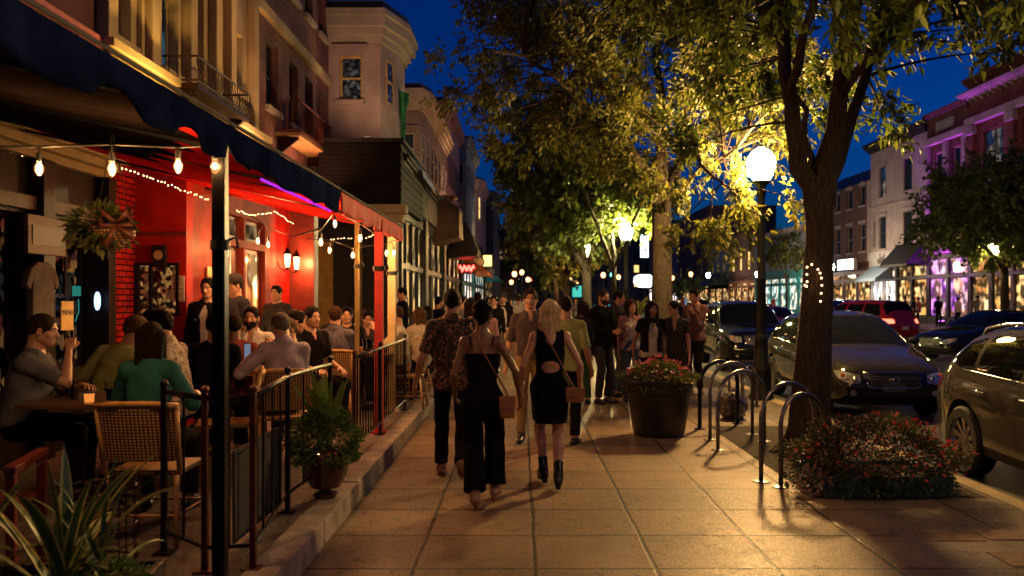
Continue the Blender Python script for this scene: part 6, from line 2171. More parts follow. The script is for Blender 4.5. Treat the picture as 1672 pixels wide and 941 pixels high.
wr = [(u, u + 1.2, za, za + 1.8) for u in np.arange(1.5, 21, 3.2) for za in (5., 8.2, 11.4)]
wall_with(R8, 0, 22.9, 4.2, 14.5, wr, m_bk)
for i, q in enumerate(wr): window(R8, *[float(v) for v in q], m_frame_lt, g_dim if i % 5 == 0 else m_glass_n)
shell_block(R8, 0, 22.9, 14.5, 9, m_bk); rshop(R8, 0, 22.9, m_bk, g_warm, m_frame_dk, nb=7, z1=3.4)
R9 = rb('office_block', 'farthest brick block on the right carrying the tall white sign', 172)
wr = [(float(u), float(u) + 1.2, za, za + 1.8) for u in np.arange(1.5, 30, 3.2) for za in (5., 8.2, 11.4)]
wall_with(R9, 0, 31.9, 4.2, 14, wr, m_gb)
for i, q in enumerate(wr): window(R9, *q, m_frame_lt, g_dim if i % 4 == 0 else m_glass_n)
shell_block(R9, 0, 31.9, 14, 9, m_gb); rshop(R9, 0, 31.9, m_bk, g_white, m_frame_dk, nb=8, z1=3.4)
t = thing('blade_sign', 'tall narrow white lit sign high between the tree trunks', 'sign', (wx(1052, 120), 120, wz(402, 120)))
bx(t, 'lit_face', (-.55, -.16, -1.6), (.55, -.103, 1.6), emit('sign_blue_white', (.65, .85, 1), 5)); bx(t, 'casing', (-.65, -.1, -1.7), (.65, .1, 1.7), m_blk)
MB().cyl((0, .0, -9), (0, .0, -1.7), .12, 8).build('mast', m_blk, t)
t = thing('shop_sign', 'white rounded glowing sign far across the road', 'sign', (wx(1052, 105) + 0.0, 105, wz(460, 105)))
mb = MB(); mb.prism([(-1.3, -.1), (-.7, -.7), (.7, -.7), (1.3, -.1), (1.2, .6), (.6, .85), (-.6, .85), (-1.2, .6)], 'y', -.1, .1); mb.build('lit_face', emit('sign_white', (.8, .9, 1), 7), t)
MB().cyl((0, 0, -3.7), (0, 0, -.9), .06, 8).build('post', m_blk, t)
t = thing('blade_sign', 'small turquoise glowing street sign between the distant trunks', 'sign', (wx(944, 75), 75, wz(476, 75)))
bx(t, 'lit_face', (-.5, -.1, -.5), (.5, .1, .5), emit('sign_teal', (.1, .8, .65), .8)); MB().cyl((0, 0, -2.1), (0, 0, -.5), .05, 8).build('post', m_blk, t)
# assumed purple floodlights on the pavement, no fixtures seen, washing the brick fronts
mf = mat('floodlight_case', (.02, .02, .02), .5)
for i, (y, lab) in enumerate(((53.4, 'assumed purple floodlight at the foot of the narrow plum brick building'), (50.2, 'assumed purple floodlight between the two brick buildings'), (45.5, 'assumed purple floodlight at the foot of the large red brick building'))):
    t = thing('floodlight', lab, 'floodlight', (24.9, y, 0.0))
    bx(t, 'case', (-.15, -.2, .08), (.12, .2, .3), mf, .01); bx(t, 'lens', (-.1, -.16, .303), (.1, .16, .31), emit('purple_lens', (.6, .08, 1), 30)); bx(t, 'foot', (-.1, -.1, 0), (.1, .1, .08), mf)
    l = bpy.data.lights.new('lamp', 'SPOT'); l.color = (.55, .04, 1); l.energy = 4200 if i < 2 else 500; l.spot_size = R(95); l.spot_blend = .8; l.shadow_soft_size = .1
    o = bpy.data.objects.new('lamp', l); C.objects.link(o); o.parent = t; o.location = (0, 0, .4); o.rotation_euler = (R(180), R(-9), 0)
# ------------------------------------------------------------------ street lamps
m_post = mat('lamp_post_paint', (.012, .016, .014), .4, .4, var=.3, bump=.15, bscale=30)
LAMPC = (1, .56, .18)


def street_lamp(label, x, y, col=LAMPC, strength=150, z=0, h=3.8, low=False):
    t = thing('street_lamp', label, 'street lamp', (x, y, z), 0)
    b = MB(); n = 24 if not low else 8
    b.lathe([(.2, 0), (.2, .06), (.165, .12), (.15, .45), (.16, .5), (.12, .58), (.105, .95), (.115, 1.0), (.09, 1.06)], n); b.build('base', m_post, t, smooth='auto')
    b = MB(); b.lathe([(.078, 1.06), (.07, 1.9), (.08, 1.93), (.08, 1.97), (.068, 2.0), (.058, h - .5), (.075, h - .45), (.075, h - .42), (.06, h - .38), (.085, h - .30), (.14, h - .27), (.15, h - .235)], n, fl=.06 if not low else None); b.build('post', m_post, t, smooth='auto')
    g = MB(); g.lathe([(.12, -.235), (.17, -.15), (.215, -.02), (.225, .06), (.205, .15), (.16, .225), (.09, .275), (.05, .29)], 20 if not low else 8, c=(0, 0, h)); gl = g.build('globe', emit('globe_%.2f_%.2f_%d' % (col[1], col[2], strength), col, strength), t, smooth=True)
    c = MB(); c.lathe([(.055, .288), (.07, .31), (.03, .34), (.045, .38), (.03, .42), (.006, .45)], 12, c=(0, 0, h)); c.build('finial', m_post, t, smooth='auto')
    return t


street_lamp('tall globe street lamp lit beside the forked tree and bike racks', 3.93, 13.85, strength=1350)
street_lamp('lit globe street lamp behind the bearded man, with green leaves round it', wx(1022, 28), 28, (1, .76, .30), 1000)
street_lamp('third lit globe lamp along the pavement between two trunks', wx(960, 39), 39, (1, .5, .14), 550, low=True)
street_lamp('fourth lit lamp along the pavement, small under orange leaves', wx(924, 56), 56, (1, .45, .12), 450, low=True)
street_lamp('assumed unseen globe street lamp at the kerb beside the near parked crossover', 3.72, 4.7, strength=105)  # assumed from shadows falling left, added out of view to light the foreground
street_lamp('assumed unseen globe street lamp on the pavement behind the camera', 3.7, -3.6, strength=70)  # assumed from lit backs, added out of view as frontal light
street_lamp('lamp glowing inside the dark tree on the far pavement', 20.9, 37.5, (1, .6, .2), 500, h=3.75, low=True)
street_lamp('white lit lamp on the far pavement before the dark green awning', 21.9, 99, (1, .75, .45), 200, h=4.3, low=True)
street_lamp('lit lamp on the far pavement seen just right of the nearest trunk', 21.8, 59.5, (1, .72, .45), 420, low=True)
street_lamp('added lit lamp on the far pavement before the turquoise shops', 21.8, 78, (1, .72, .45), 300, low=True)  # added to brighten the far fronts, no lamp seen at this spot
for i, (px, yy, sz) in enumerate(((840, 80, 3.9), (852, 88, 4.3), (835, 100, 3.5), (1022, 100, 4.2), (1098, 100, 4.0), (1128, 95, 4.3), (960, 118, 4.3), (942, 100, 3.6), (862, 95, 3.7), (880, 110, 3.9), (848, 125, 4.2), (870, 140, 4.0), (829, 118, 4.6), (895, 90, 3.7), (1010, 96, 4.0), (985, 84, 3.9), (905, 128, 4.2))):
    t = street_lamp('tiny lit lamp far down the street', wx(px, yy), yy, (1, .42, .14), 7, low=True, h=sz); t['group'] = 'tiny lamps at the far end of the street'

# ------------------------------------------------------------------ string lights
m_cord = mat('cord_black', (.01, .01, .01), .6)
m_bulb = emit('bulb_filament', (1, .44, .13), 55)
m_bulbglass = bpy.data.materials.new('bulb_glass'); nt_, N_, L_, o_ = nodes_of(m_bulbglass)
tr_ = N_.new('ShaderNodeBsdfTransparent'); gl_ = N_.new('ShaderNodeBsdfGlossy'); gl_.inputs['Roughness'].default_value = .05; em_ = N_.new('ShaderNodeEmission'); em_.inputs[0].default_value = (1, .4, .1, 1); em_.inputs[1].default_value = .45
ms_ = N_.new('ShaderNodeMixShader'); ms_.inputs[0].default_value = .12; L_.new(tr_.outputs[0], ms_.inputs[1]); L_.new(gl_.outputs[0], ms_.inputs[2])
ad_ = N_.new('ShaderNodeAddShader'); L_.new(ms_.outputs[0], ad_.inputs[0]); L_.new(em_.outputs[0], ad_.inputs[1]); L_.new(ad_.outputs[0], o_.inputs[0])


def string_lights(label, pts, bulbs, e=5, r=.021, drop=.07, sag=0.0):
    """pts: cord polyline in world space. bulbs: world positions of the sockets"""
    o0 = Vector(pts[0]); t = thing('string_lights', label, 'string lights', o0)
    P_ = []
    for a, b in zip(pts[:-1], pts[1:]):
        a, b = Vector(a), Vector(b)
        for i in range(8):
            k = i / 8; P_.append(a.lerp(b, k) + Vector((0, 0, -sag * 4 * k * (1 - k))) - o0)
    P_.append(Vector(pts[-1]) - o0)
    MB().tube(P_, .006, 6).build('cord', m_cord, t, smooth=True)
    for i, b in enumerate(bulbs):
        b = Vector(b) - o0
        j = min(P_, key=lambda q: (q - b).length)
        k = MB(); k.mat(m_cord).tube([j, Vector((b.x, b.y, b.z))], .004, 5); k.cyl(b, b - Vector((0, 0, .045)), .014, 10)
        s = k.build('socket', m_cord, t)
        g = MB(); c = b - Vector((0, 0, drop + .01)); g.lathe([(.012, .03), (r, .005), (r * .95, -.015), (r * .5, -.034), (.004, -.04)], 12, c=c); g.build('bulb', m_bulbglass, s, smooth=True)
        f_ = MB(); f_.sphere(c, .013, 8, 6, sc=(1, 1, 1.3)); f_.build('filament', m_bulb, s, smooth=True)
        if e: point('lamp', c, (1, .46, .15), e, .02, t)
    return t


def at(px, py, Y): return (wx(px, Y), Y, wz(py, Y))


string_lights('string of four round bulbs across the front of the terrace', [at(-120, 240, 4.4), at(64, 240, 4.4), at(183, 236, 4.4), at(291, 241, 4.4), at(352, 237, 4.4)],
              [at(64, 250, 4.4), at(183, 250, 4.4), at(291, 246, 4.4), at(351, 246, 4.38)], 30, .023)
string_lights('short string with two bulbs before the bar windows', [at(400, 345, 9.6), at(421, 360, 9.6), at(438, 372, 9.6), at(478, 386, 9.6), at(524, 372, 9.6)], [at(421, 382, 9.6), at(438, 388, 9.6)], 48)
string_lights('string of bulbs crossing under the red awning', [at(478, 386, 8.2), at(524, 375, 8.2), at(547, 345, 8.2), at(588, 366, 8.8), at(616, 384, 9.5)],
              [at(524, 382, 8.2), at(547, 352, 8.2), at(588, 376, 8.8), at(616, 396, 9.5)], 48)
string_lights('low sagging string of bulbs behind the red post', [at(500, 390, 10.5), at(538, 392, 10.5), at(576, 405, 10.5), at(631, 398, 10.5), at(652, 390, 10.5)],
              [at(538, 398, 10.5), at(576, 406, 10.5), at(631, 403, 10.5), at(643, 403, 10.6)], 44)


def fairy(label, pts, n, e=.0, r=.0055, amp=.008, cat='fairy lights', mm=None):
    o0 = Vector(pts[0]); t = thing('fairy_lights', label, cat, o0)
    P_ = [Vector(p) - o0 for p in pts]
    ts = np.linspace(0, len(P_) - 1, n); out = []
    for k in ts:
        i = min(int(k), len(P_) - 2); q = P_[i].lerp(P_[i + 1], k - i) + Vector([rng.uniform(-amp, amp) for _ in range(3)]); out.append(q)
    MB().tube(out, .0025, 3).build('wire', m_cord, t)
    for q in out: MB().sphere(q, r, 6, 4).build('bead', mm or emit('bead_glow', (1, .5, .2), 16), t)
    return t


fairy('dotted fairy lights running along the red ceiling edge near the first bulbs', [at(200, 274, 6.2), at(340, 326, 7.6)], 26)
fairy('fairy lights looped along the top of the bar windows', [at(386, 344, 8.8), at(415, 352, 9.2), at(450, 346, 9.6), at(478, 366, 10)], 26)
fairy('fairy lights under the inner edge of the red awning', [at(540, 391, 11.5), at(600, 388, 11.5), at(640, 372, 11.5)], 22)
fairy('tangle of gold fairy lights inside the first window at the left edge', [at(8, 240, 8.0), at(30, 262, 8.0), at(10, 290, 8.0), at(34, 240, 8.0), at(26, 300, 8.0), at(4, 255, 8.0)], 40, r=.006, amp=.05)

# ------------------------------------------------------------------ awnings over the terrace
m_bluefab = mat('blue_canvas', (.008, .015, .055), .95, var=.35, scale=4, bump=.35, bscale=25, spec=0)
m_redfab = mat('red_canvas', (.45, .03, .028), .8, var=.25, scale=4, bump=.3, bscale=25)
m_redlin = mat('red_lining', (.55, .014, .010), .9, var=.3, scale=2, bump=.3, bscale=8, spec=0)


def terrace_awning(label, y0, y1, topm, seed, scal):
    t = thing('awning', label, 'awning', (-1.55, y0, 0), 0)
    L_ = y1 - y0; rr = np.random.RandomState(seed)
    n = int(L_ / .12)
    # canopy: front edge at x=0,z=2.56 up to the wall at x=-2.9, z=3.2, slightly billowed
    def sheet(nm, m, dz, z_f=2.55, x_b=-2.92, z_b=3.22, sagk=.05):
        vs, fs = [], []; mx = 10
        for i in range(n + 1):
            for j in range(mx + 1):
                k = j / mx
                sg = -sagk * math.sin(PI * k) - .018 * math.sin(PI * ((i * .12 / 1.6) % 1)) * math.sin(PI * k)
                vs.append((x_b * k, L_ * i / n, z_f + (z_b - z_f) * k + sg + dz))
        for i in range(n):
            for j in range(mx): a = i * (mx + 1) + j; fs.append((a, a + 1, a + mx + 2, a + mx + 1))
        mb = MB(); mb.mat(m); mb.add(vs, fs)
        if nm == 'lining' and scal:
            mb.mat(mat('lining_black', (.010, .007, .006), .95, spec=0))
            mb.m = [1 if y0 + vs[f[0]][1] < 4.7 + (-vs[f[0]][0] - .15) * 2 else 0 for f in fs]  # near faces coloured black along a slant, in place of a nearer dark cover
        return mb.build(nm, None, t, smooth=True, fix=False)
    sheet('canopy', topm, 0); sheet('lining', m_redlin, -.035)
    vs, fs = [], []; rows = 7; nn = int(L_ / .05)
    for i in range(nn + 1):
        y = L_ * i / nn
        hem = 2.375 + .015 * math.sin(y * 9)
        if scal:
            for (c, w_, h_) in ((1.75, .42, .11), (3.05, .16, .07), (3.75, .13, .05), (4.3, .1, .06), (4.75, .12, .04)):
                if abs(y - c) < w_: hem += h_ * math.sqrt(1 - ((y - c) / w_) ** 2)
        for j in range(rows):
            k = j / (rows - 1); z = 2.565 + (hem - 2.565) * k
            vs.append((.012 + .014 * k * math.sin(y * 14 + 1.5 * math.sin(y * 3)) + .03 * math.sin(PI * k) * .3, y, z))
    for i in range(nn):
        for j in range(rows - 1): a = i * rows + j; fs.append((a, a + 1, a + rows + 1, a + rows))
    v_ = MB().add(vs, fs).build('valance', topm, t, smooth=True, fix=False)
    sm = v_.modifiers.new('thick', 'SOLIDIFY'); sm.thickness = .006
    MB().tube([(-.02, 0, 2.545), (-.02, L_, 2.545)], .018, 6).build('front_bar', m_post, t)
    MB().tube([(.02, 0, 2.575), (.02, L_, 2.575)], .010, 6).build('piping', mat('piping_dark', (.02, .015, .02), .6), t)
    for i in range(int(L_ / 1.6) + 1):
        y = min(L_ - .03, .03 + i * 1.6)
        MB().tube([(-.04, y, 2.49), (-2.88, y, 3.13)], .014, 5).build('rafter', m_post, t)
    return t


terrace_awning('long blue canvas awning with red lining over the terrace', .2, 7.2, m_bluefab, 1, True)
terrace_awning('shorter red canvas awning beyond the blue one', 7.25, 11.0, m_redfab, 2, False)
t = thing('led_strip', 'glowing purple light strip under the far end of the blue awning', 'light strip', (-1.605, 5.25, 2.385))
MB().tube([(0, 0, 0), (0, 1.9, 0)], .009, 6).build('tube', emit('led_purple', (.5, .03, .8), 1.1), t)


def awn_post(label, x, y, r, z1, m, name='awning_post', z0=.16, sq=True):
    t = thing(name, label, 'post', (x, y, z0))
    h = z1 - z0
    if sq: MB().box((-r, -r, 0), (r, r, h)).build('shaft', m, t, bevel=.006)
    else: MB().cyl((0, 0, 0), (0, 0, h), r, 14).build('shaft', m, t, smooth='auto')
    MB().box((-r * 1.8, -r * 1.8, 0), (r * 1.8, r * 1.8, .02)).build('base_plate', m, t)
    c = MB(); c.cyl((0, 0, h * .76), (0, 0, h * .76 + .05), r * 1.5, 12); c.tube([(r, 0, h * .78), (r + .05, 0, h * .79), (r + .06, 0, h * .765)], .008, 5); c.build('clamp', m_post, t)
    return t


m_postb = mat('post_black', (.012, .011, .011), .3, .5, var=.3, bump=.1)
awn_post('thick black awning post with a bulb at its top', -1.565, 4.42, .034, 2.45, m_postb)
awn_post('red square post near the far end of the red awning', wx(619, 9.4), 9.4, .045, 2.52, m_redfab)
awn_post('slim dull brass post under the red awning', wx(583, 10.4), 10.4, .025, 2.6, mat('brass_dull', (.35, .25, .1), .4, .6))
awn_post('cream painted post at the corner of the terrace roof', wx(640, 11.2), 11.2, .05, 2.52, mat('cream_column', (.5, .38, .2), .55))

# ------------------------------------------------------------------ terrace railing
m_rail = mat('railing_black', (.014, .012, .012), .28, .6, var=.3, bump=.12, bscale=40)
m_railr = mat('railing_rust', (.10, .025, .015), .35, .5, var=.5, scale=12, bump=.1)


def railing(label, pts, zt=1.105, n_per=.135, rusty=()):
    t = thing('railing', label, 'railing', (pts[0][0], pts[0][1], .162))
    o0 = Vector((pts[0][0], pts[0][1], .162)); zz = zt - .162
    P_ = [Vector((x, y, 0)) - Vector((o0.x, o0.y, 0)) for x, y in pts]
    MB().tube([p + Vector((0, 0, zz)) for p in P_], .017, 8).build('top_rail', m_rail, t, smooth=True)
    MB().tube([p + Vector((0, 0, .13)) for p in P_], .012, 6).build('bottom_rail', m_rail, t)
    for i, p in enumerate(P_):
        m_ = m_railr if i in rusty else m_rail
        po = MB(); po.box((p.x - .016, p.y - .016, 0), (p.x + .016, p.y + .016, zz + .03)); o_ = po.build('post', m_, t, bevel=.004)
        MB().sphere(p + Vector((0, 0, zz + .045)), .026, 10, 6).build('cap', m_, o_, smooth=True)
        MB().box((p.x - .05, p.y - .05, 0), (p.x + .05, p.y + .05, .01)).build('foot', m_, o_)
    for a, b in zip(P_[:-1], P_[1:]):
        n = max(2, int((b - a).length / n_per))
        for i in range(1, n):
            q = a.lerp(b, i / n); c = MB(); c.cyl(q + Vector((0, 0, .13)), q + Vector((0, 0, zz)), .008, 6); c.build('baluster', m_rail, t)
    return t


railing('black railing around the near corner of the terrace, ending at the potted plant', [(-2.08, 4.95), (-1.72, 4.62), (-1.47, 4.66), (-1.62, 5.9), (-1.57, 7.0)], n_per=.28, rusty=(1, 2))
railing('black railing of thin balusters along the terrace kerb between potted plant and red awning end', [(-1.52, 7.76), (-1.53, 9.26), (-1.54, 11.3)], n_per=.14, rusty=(0,))
railing('farthest railing of the terrace beside the dark oriel', [(-1.6, 12.4), (-1.6, 14.2), (-1.6, 16.2)], n_per=.14)
t = thing('windbreak', 'dark canvas panel tied inside the railing beside the potted plant', 'panel', (-1.70, 5.0, .2))
MB().box((0, 0, .0), (.015, .95, .55)).build('canvas', cloth('windbreak', (.03, .03, .034)), t, bevel=.004)
for u in (.1, .85): MB().tube([(.0, u, .5), (.06, u + .02, .56), (.08, u, .5)], .005, 5).build('tie', m_cord, t)

# ------------------------------------------------------------------ chairs and tables
m_wick = bpy.data.materials.new('wicker'); nt_, N_, L_, o_ = nodes_of(m_wick)
b_ = N_.new('ShaderNodeBsdfPrincipled'); b_.inputs['Roughness'].default_value = .5; L_.new(b_.outputs[0], o_.inputs[0])
tc_ = N_.new('ShaderNodeTexCoord'); mp_ = N_.new('ShaderNodeMapping'); mp_.inputs['Scale'].default_value = (1, 1, 1); L_.new(tc_.outputs['Object'], mp_.inputs[0])
ck = N_.new('ShaderNodeTexWave'); ck.wave_type = 'BANDS'; ck.bands_direction = 'X'; ck.inputs['Scale'].default_value = 13; L_.new(mp_.outputs[0], ck.inputs['Vector'])
ck2 = N_.new('ShaderNodeTexWave'); ck2.bands_direction = 'Z'; ck2.inputs['Scale'].default_value = 17; L_.new(mp_.outputs[0], ck2.inputs['Vector'])
mm_ = node_math(N_, L_, 'MULTIPLY', ck.outputs[0], ck2.outputs[0])
cr_ = N_.new('ShaderNodeValToRGB'); cr_.color_ramp.elements[0].color = (.10, .05, .015, 1); cr_.color_ramp.elements[1].color = (.55, .31, .10, 1); cr_.color_ramp.elements[1].position = .6
L_.new(mm_, cr_.inputs[0]); L_.new(cr_.outputs[0], b_.inputs['Base Color'])
bp_ = N_.new('ShaderNodeBump'); bp_.inputs['Distance'].default_value = .006; L_.new(mm_, bp_.inputs['Height']); L_.new(bp_.outputs[0], b_.inputs['Normal'])
m_cane = mat('cane', (.48, .26, .08), .4, var=.3, scale=20, bump=.15)


def wicker_chair(label, x, y, rz, z=.166, group=None, h=.86):
    """faces local +y"""
    t = thing('wicker_chair', label, 'chair', (x, y, z), rz, group)
    sh = .45
    b = MB(); b.box((-.215, -.21, sh - .035), (.215, .22, sh)); b.build('seat', m_wick, t, bevel=.012)
    b = MB()
    rows, cols = 8, 10; vs, fs = [], []
    for s_ in (0, -.018):
        for j in range(rows + 1):
            k = j / rows
            for i in range(cols + 1):
                u = -1 + 2 * i / cols
                vs.append((u * (.205 + .02 * k), -.215 - .07 * k - .03 * (1 - u * u) + s_, sh + .06 + (h - sh - .08) * k))
    m_ = (rows + 1) * (cols + 1)
    for s_ in range(2):
        for j in range(rows):
            for i in range(cols):
                a = s_ * m_ + j * (cols + 1) + i; q = (a, a + 1, a + cols + 2, a + cols + 1); fs.append(q if s_ == 0 else q[::-1])
    b.add(vs, fs); b.build('backrest', m_wick, t, smooth=True)
    b = MB(); b.tube([(-.225, -.21, sh - .02), (-.235, -.29, h)], .017, 8); b.build('back_post', m_cane, t, smooth=True)
    b = MB(); b.tube([(.225, -.21, sh - .02), (.235, -.29, h)], .017, 8); b.build('back_post', m_cane, t, smooth=True)
    b = MB(); b.tube([(-.24, -.288, h - .015), (-.12, -.32, h), (.12, -.32, h), (.24, -.288, h - .015)], .019, 8); b.build('top_rail', m_cane, t, smooth=True)
    for sx in (-1, 1):
        for sy in (-1, 1):
            b = MB(); b.tube([(sx * .2, sy * .2, sh - .03), (sx * .225, sy * .225 - (.03 if sy < 0 else 0), 0)], .015, 7); b.build('leg', m_cane, t, smooth=True)
    for zz in (.18,):
        b = MB(); b.tube([(-.215, -.22, zz), (.215, -.22, zz), (.215, .215, zz), (-.215, .215, zz)], .009, 5, closed=True); b.build('stretcher', m_cane, t, smooth=True)
    return t


m_ttop = mat('table_top', (.12, .06, .025), .3, var=.4, scale=6, stretch=(1, 6, 1), bump=.1)


def cafe_table(label, x, y, w_, d, h=.76, z=.166, rz=0):
    t = thing('cafe_table', label, 'table', (x, y, z), rz)
    MB().box((-w_ / 2, -d / 2, h - .035), (w_ / 2, d / 2, h)).build('table_top', m_ttop, t, bevel=.008)
    b = MB(); b.cyl((0, 0, .04), (0, 0, h - .036), .035, 12); b.build('pedestal', m_rail, t, smooth='auto')
    b = MB()
    for a in range(4):
        an = a * PI / 2 + PI / 4; b.tube([(0, 0, .05), (.28 * math.cos(an), .28 * math.sin(an), .015)], [.022, .016], 6)
    b.build('base', m_rail, t)
    return t


cafe_table('dark wooden table between the man at the left edge and the woman in teal', -2.95, 6.15, 1.0, .75)
cafe_table('table in front of the man in the lavender shirt', -2.55, 8.3, .8, .7)
cafe_table('long wooden table crowded with glasses beside the railing', -2.05, 11.5, .75, 1.1)
cafe_table('table at the back of the terrace near the bar windows', -3.2, 9.6, .8, .8)

wicker_chair('nearest wicker chair with woven back, behind the woman in teal', -2.27, 5.3, .0)
wicker_chair('wicker chair seen side on beside the black awning post', -2.5, 7.15, PI / 2 + .3)
wicker_chair('wicker chair under the man in the lavender shirt', -2.12, 7.6, .25)
wicker_chair('wicker chair under the man in the striped navy shirt', wx(546, 10.4), 10.4, .1)
wicker_chair('wicker chair by the railing under the man in the tan patterned shirt', wx(664, 11.5), 11.5, PI / 2)
wicker_chair('empty wicker chair against the far railing of the terrace', wx(684, 13.2), 13.2, PI / 2 + .4)
# red painted armchair and bamboo edged board at the very left
m_redw = mat('red_painted_wood', (.13, .02, .012), .35, var=.3, bump=.1)
t = thing('armchair', 'red painted wooden armchair at the bottom left corner', 'chair', (-2.83, 4.35, .166), .25)
for sx in (-1, 1):
    b = MB(); b.box((sx * .27 - .03, -.28, .62), (sx * .27 + .03, .28, .66)); b.build('armrest', m_redw, t, bevel=.008)
    for sy in (-1, 1): MB().box((sx * .27 - .022, sy * .25 - .022, 0), (sx * .27 + .022, sy * .25 + .022, .618)).build('leg', m_redw, t, bevel=.004)
MB().box((-.26, -.26, .40), (.26, .26, .43)).build('seat', m_redw, t, bevel=.005)
MB().box((-.25, .262, .35), (.25, .285, .39)).build('stretcher', m_redw, t)
t = thing('menu_board', 'black board with a bamboo pole edge at the left corner of the terrace', 'board', (-2.78, 4.15, .166), .1)
MB().box((-.5, -.01, .35), (.02, .01, .82)).build('panel', m_blk, t); MB().cyl((.04, 0, .0), (.04, 0, .8), .018, 10).build('bamboo_pole', mat('bamboo', (.4, .22, .06), .4, var=.3, stretch=(1, 1, 3)), t, smooth='auto')

m_gl = bpy.data.materials.new('drinking_glass'); nt_, N_, L_, o_ = nodes_of(m_gl)
g_ = N_.new('ShaderNodeBsdfGlass'); g_.inputs['Roughness'].default_value = .02; g_.inputs['IOR'].default_value = 1.3; g_.inputs[0].default_value = (.9, .9, .9, 1)
L_.new(g_.outputs[0], o_.inputs[0])
DR = {'beer': (.7, .32, .05), 'cola': (.03, .012, .006), 'milk': (.7, .62, .5), 'red': (.4, .02, .02), 'water': (.35, .36, .38)}


def drink(kind, label, x, y, z, h=.14, r=.036, group=None):
    t = thing('drinking_glass', label, 'glass', (x, y, z), 0, group)
    MB().lathe([(r * .8, 0), (r, h), (r * .93, h), (r * .74, .01), (.001, .01)], 14, cap=False).build('glass_wall', m_gl, t, smooth='auto')
    MB().lathe([(r * .72, .012), (r * .86, h * .62)], 14).build('drink', mat('drink_' + kind, DR[kind], .1, var=.1), t, smooth='auto')
    return t


zt = .166 + .762
for i, (k, x, y, lab) in enumerate((('milk', -2.88, 5.95, 'wide glass with a creamy white drink on the near table'), ('cola', -2.75, 6.1, 'glass of dark drink beside the creamy one'), ('red', -3.15, 5.98, 'small glass of red drink near the elbow of the man at the left edge'), ('beer', -2.95, 6.25, 'amber glass at the back of the near table'))):
    drink(k, lab, x, y, zt, r=.045 if k == 'milk' else .034)
for k, x, y, lab in (('water', -3.3, 6.2, 'clear water glass nearest the wall on the near table'), ('beer', -2.62, 6.3, 'amber glass at the right end of the near table'), ('red', -2.85, 8.4, 'red drink before the bearded man in the pale shirt'), ('beer', -2.45, 8.5, 'amber drink in the middle of the lavender shirt table'), ('water', -3.1, 9.5, 'water glass on the table at the back of the terrace')):
    drink(k, lab, x, y, zt, h=.15)
GR = 'glasses crowded on the long table'
for i in range(13):
    drink(['beer', 'water', 'cola', 'water', 'red'][i % 5], 'drinking glass among the many on the long table by the railing', -2.35 + .6 * rng.random(), 11.05 + i * .07, zt, h=rng.uniform(.11, .2), group=GR)
drink('water', 'tall water glass in front of the woman resting her chin', -2.35, 8.25, zt, h=.17)
drink('beer', 'beer glass on the table before the man in lavender', -2.6, 8.15, zt, h=.16)
t = thing('candle_jar', 'small lit candle jar on the near table', 'candle', (-3.0, 5.9, zt)); MB().lathe([(.03, 0), (.034, .06)], 12).build('jar', emit('candle_glow', (1, .3, .05), .9), t, smooth='auto'); MB().lathe([(.036, .0605), (.036, .07)], 12).build('rim', m_rail, t)
t = thing('plate', 'white plate with cutlery on the near table', 'plate', (-2.62, 5.95, zt)); MB().lathe([(.06, 0), (.11, .012), (.105, .016), (.05, .006), (.001, .006)], 24, cap=False).build('dish', mat('china', (.6, .58, .55), .2), t, smooth='auto'); MB().tube([(.1, -.06, .02), (-.02, .1, .024)], .004, 5).build('fork', mat('chrome', (.7, .7, .7), .12, 1), t)

# ------------------------------------------------------------------ plants of the terrace
m_bgreen = mat('blade_green', (.05, .12, .025), .4, var=.4, scale=8, stretch=(1, 1, .2)); m_bedge = mat('blade_edge', (.5, .42, .10), .45, var=.2)
m_bgreen2 = mat('blade_light', (.16, .26, .05), .45, var=.4)
t = thing('trough_planter', 'low dark trough planter with striped sword leaves in the bottom left corner', 'planter', (-2.35, 3.35, .166), .12)
b = MB()
b.box((-1.1, -.22, 0), (.85, -.19, .36)); b.box((-1.1, .19, 0), (.85, .22, .36)); b.box((-1.1, -.188, 0), (-1.07, .188, .36)); b.box((.82, -.188, 0), (.85, .188, .36)); b.build('trough', mat('trough_zinc', (.05, .045, .042), .4, .5, var=.4), t, bevel=.006)
MB().box((-1.06, -.187, .05), (.81, .187, .32)).build('soil', m_soil, t)
r_ = np.random.RandomState(5); b = MB()
blade_plant(b, (.50, 0, .3), 17, .66, .030, r_, .95, .7, m_bedge, m_bgreen); blade_plant(b, (.12, -.03, .3), 15, .62, .028, r_, 1.0, .8, m_bedge, m_bgreen); blade_plant(b, (-.2, 0, .3), 9, .55, .026, r_, .9, .9, m_bedge, m_bgreen); blade_plant(b, (.66, .02, .3), 12, .58, .010, r_, 1.35, 1.3, m_bgreen, m_bgreen)
b.build('sword_leaves', None, t, smooth=True, fix=False)
lm_s = leaf_mat('small_leaf', (.05, .11, .02), (.10, .17, .03), .3)
shrub('ground_leaves', (.72, -.1, .36), (.14, .14, .08), 500, .03, lm_s, t, 3)
shrub('trailing_leaves', (-.1, -.12, .33), (.7, .1, .09), 900, .03, lm_s, t, 4)
t = thing('metal_basket', 'dark wire basket frame behind the sword leaves', 'basket', (-1.98, 4.0, .166))
b = MB()
for k in range(7): b.tube([(.16 * math.cos(a), .16 * math.sin(a), .06 + .09 * k) for a in np.linspace(0, 2 * PI, 17)[:-1]], .004, 4, closed=True)
b.build('hoops', m_rail, t); b = MB()
for k in range(10): a = k * PI / 5; b.tube([(.16 * math.cos(a), .16 * math.sin(a), 0), (.16 * math.cos(a), .16 * math.sin(a), .62)], .004, 4)
b.build('ribs', m_rail, t)

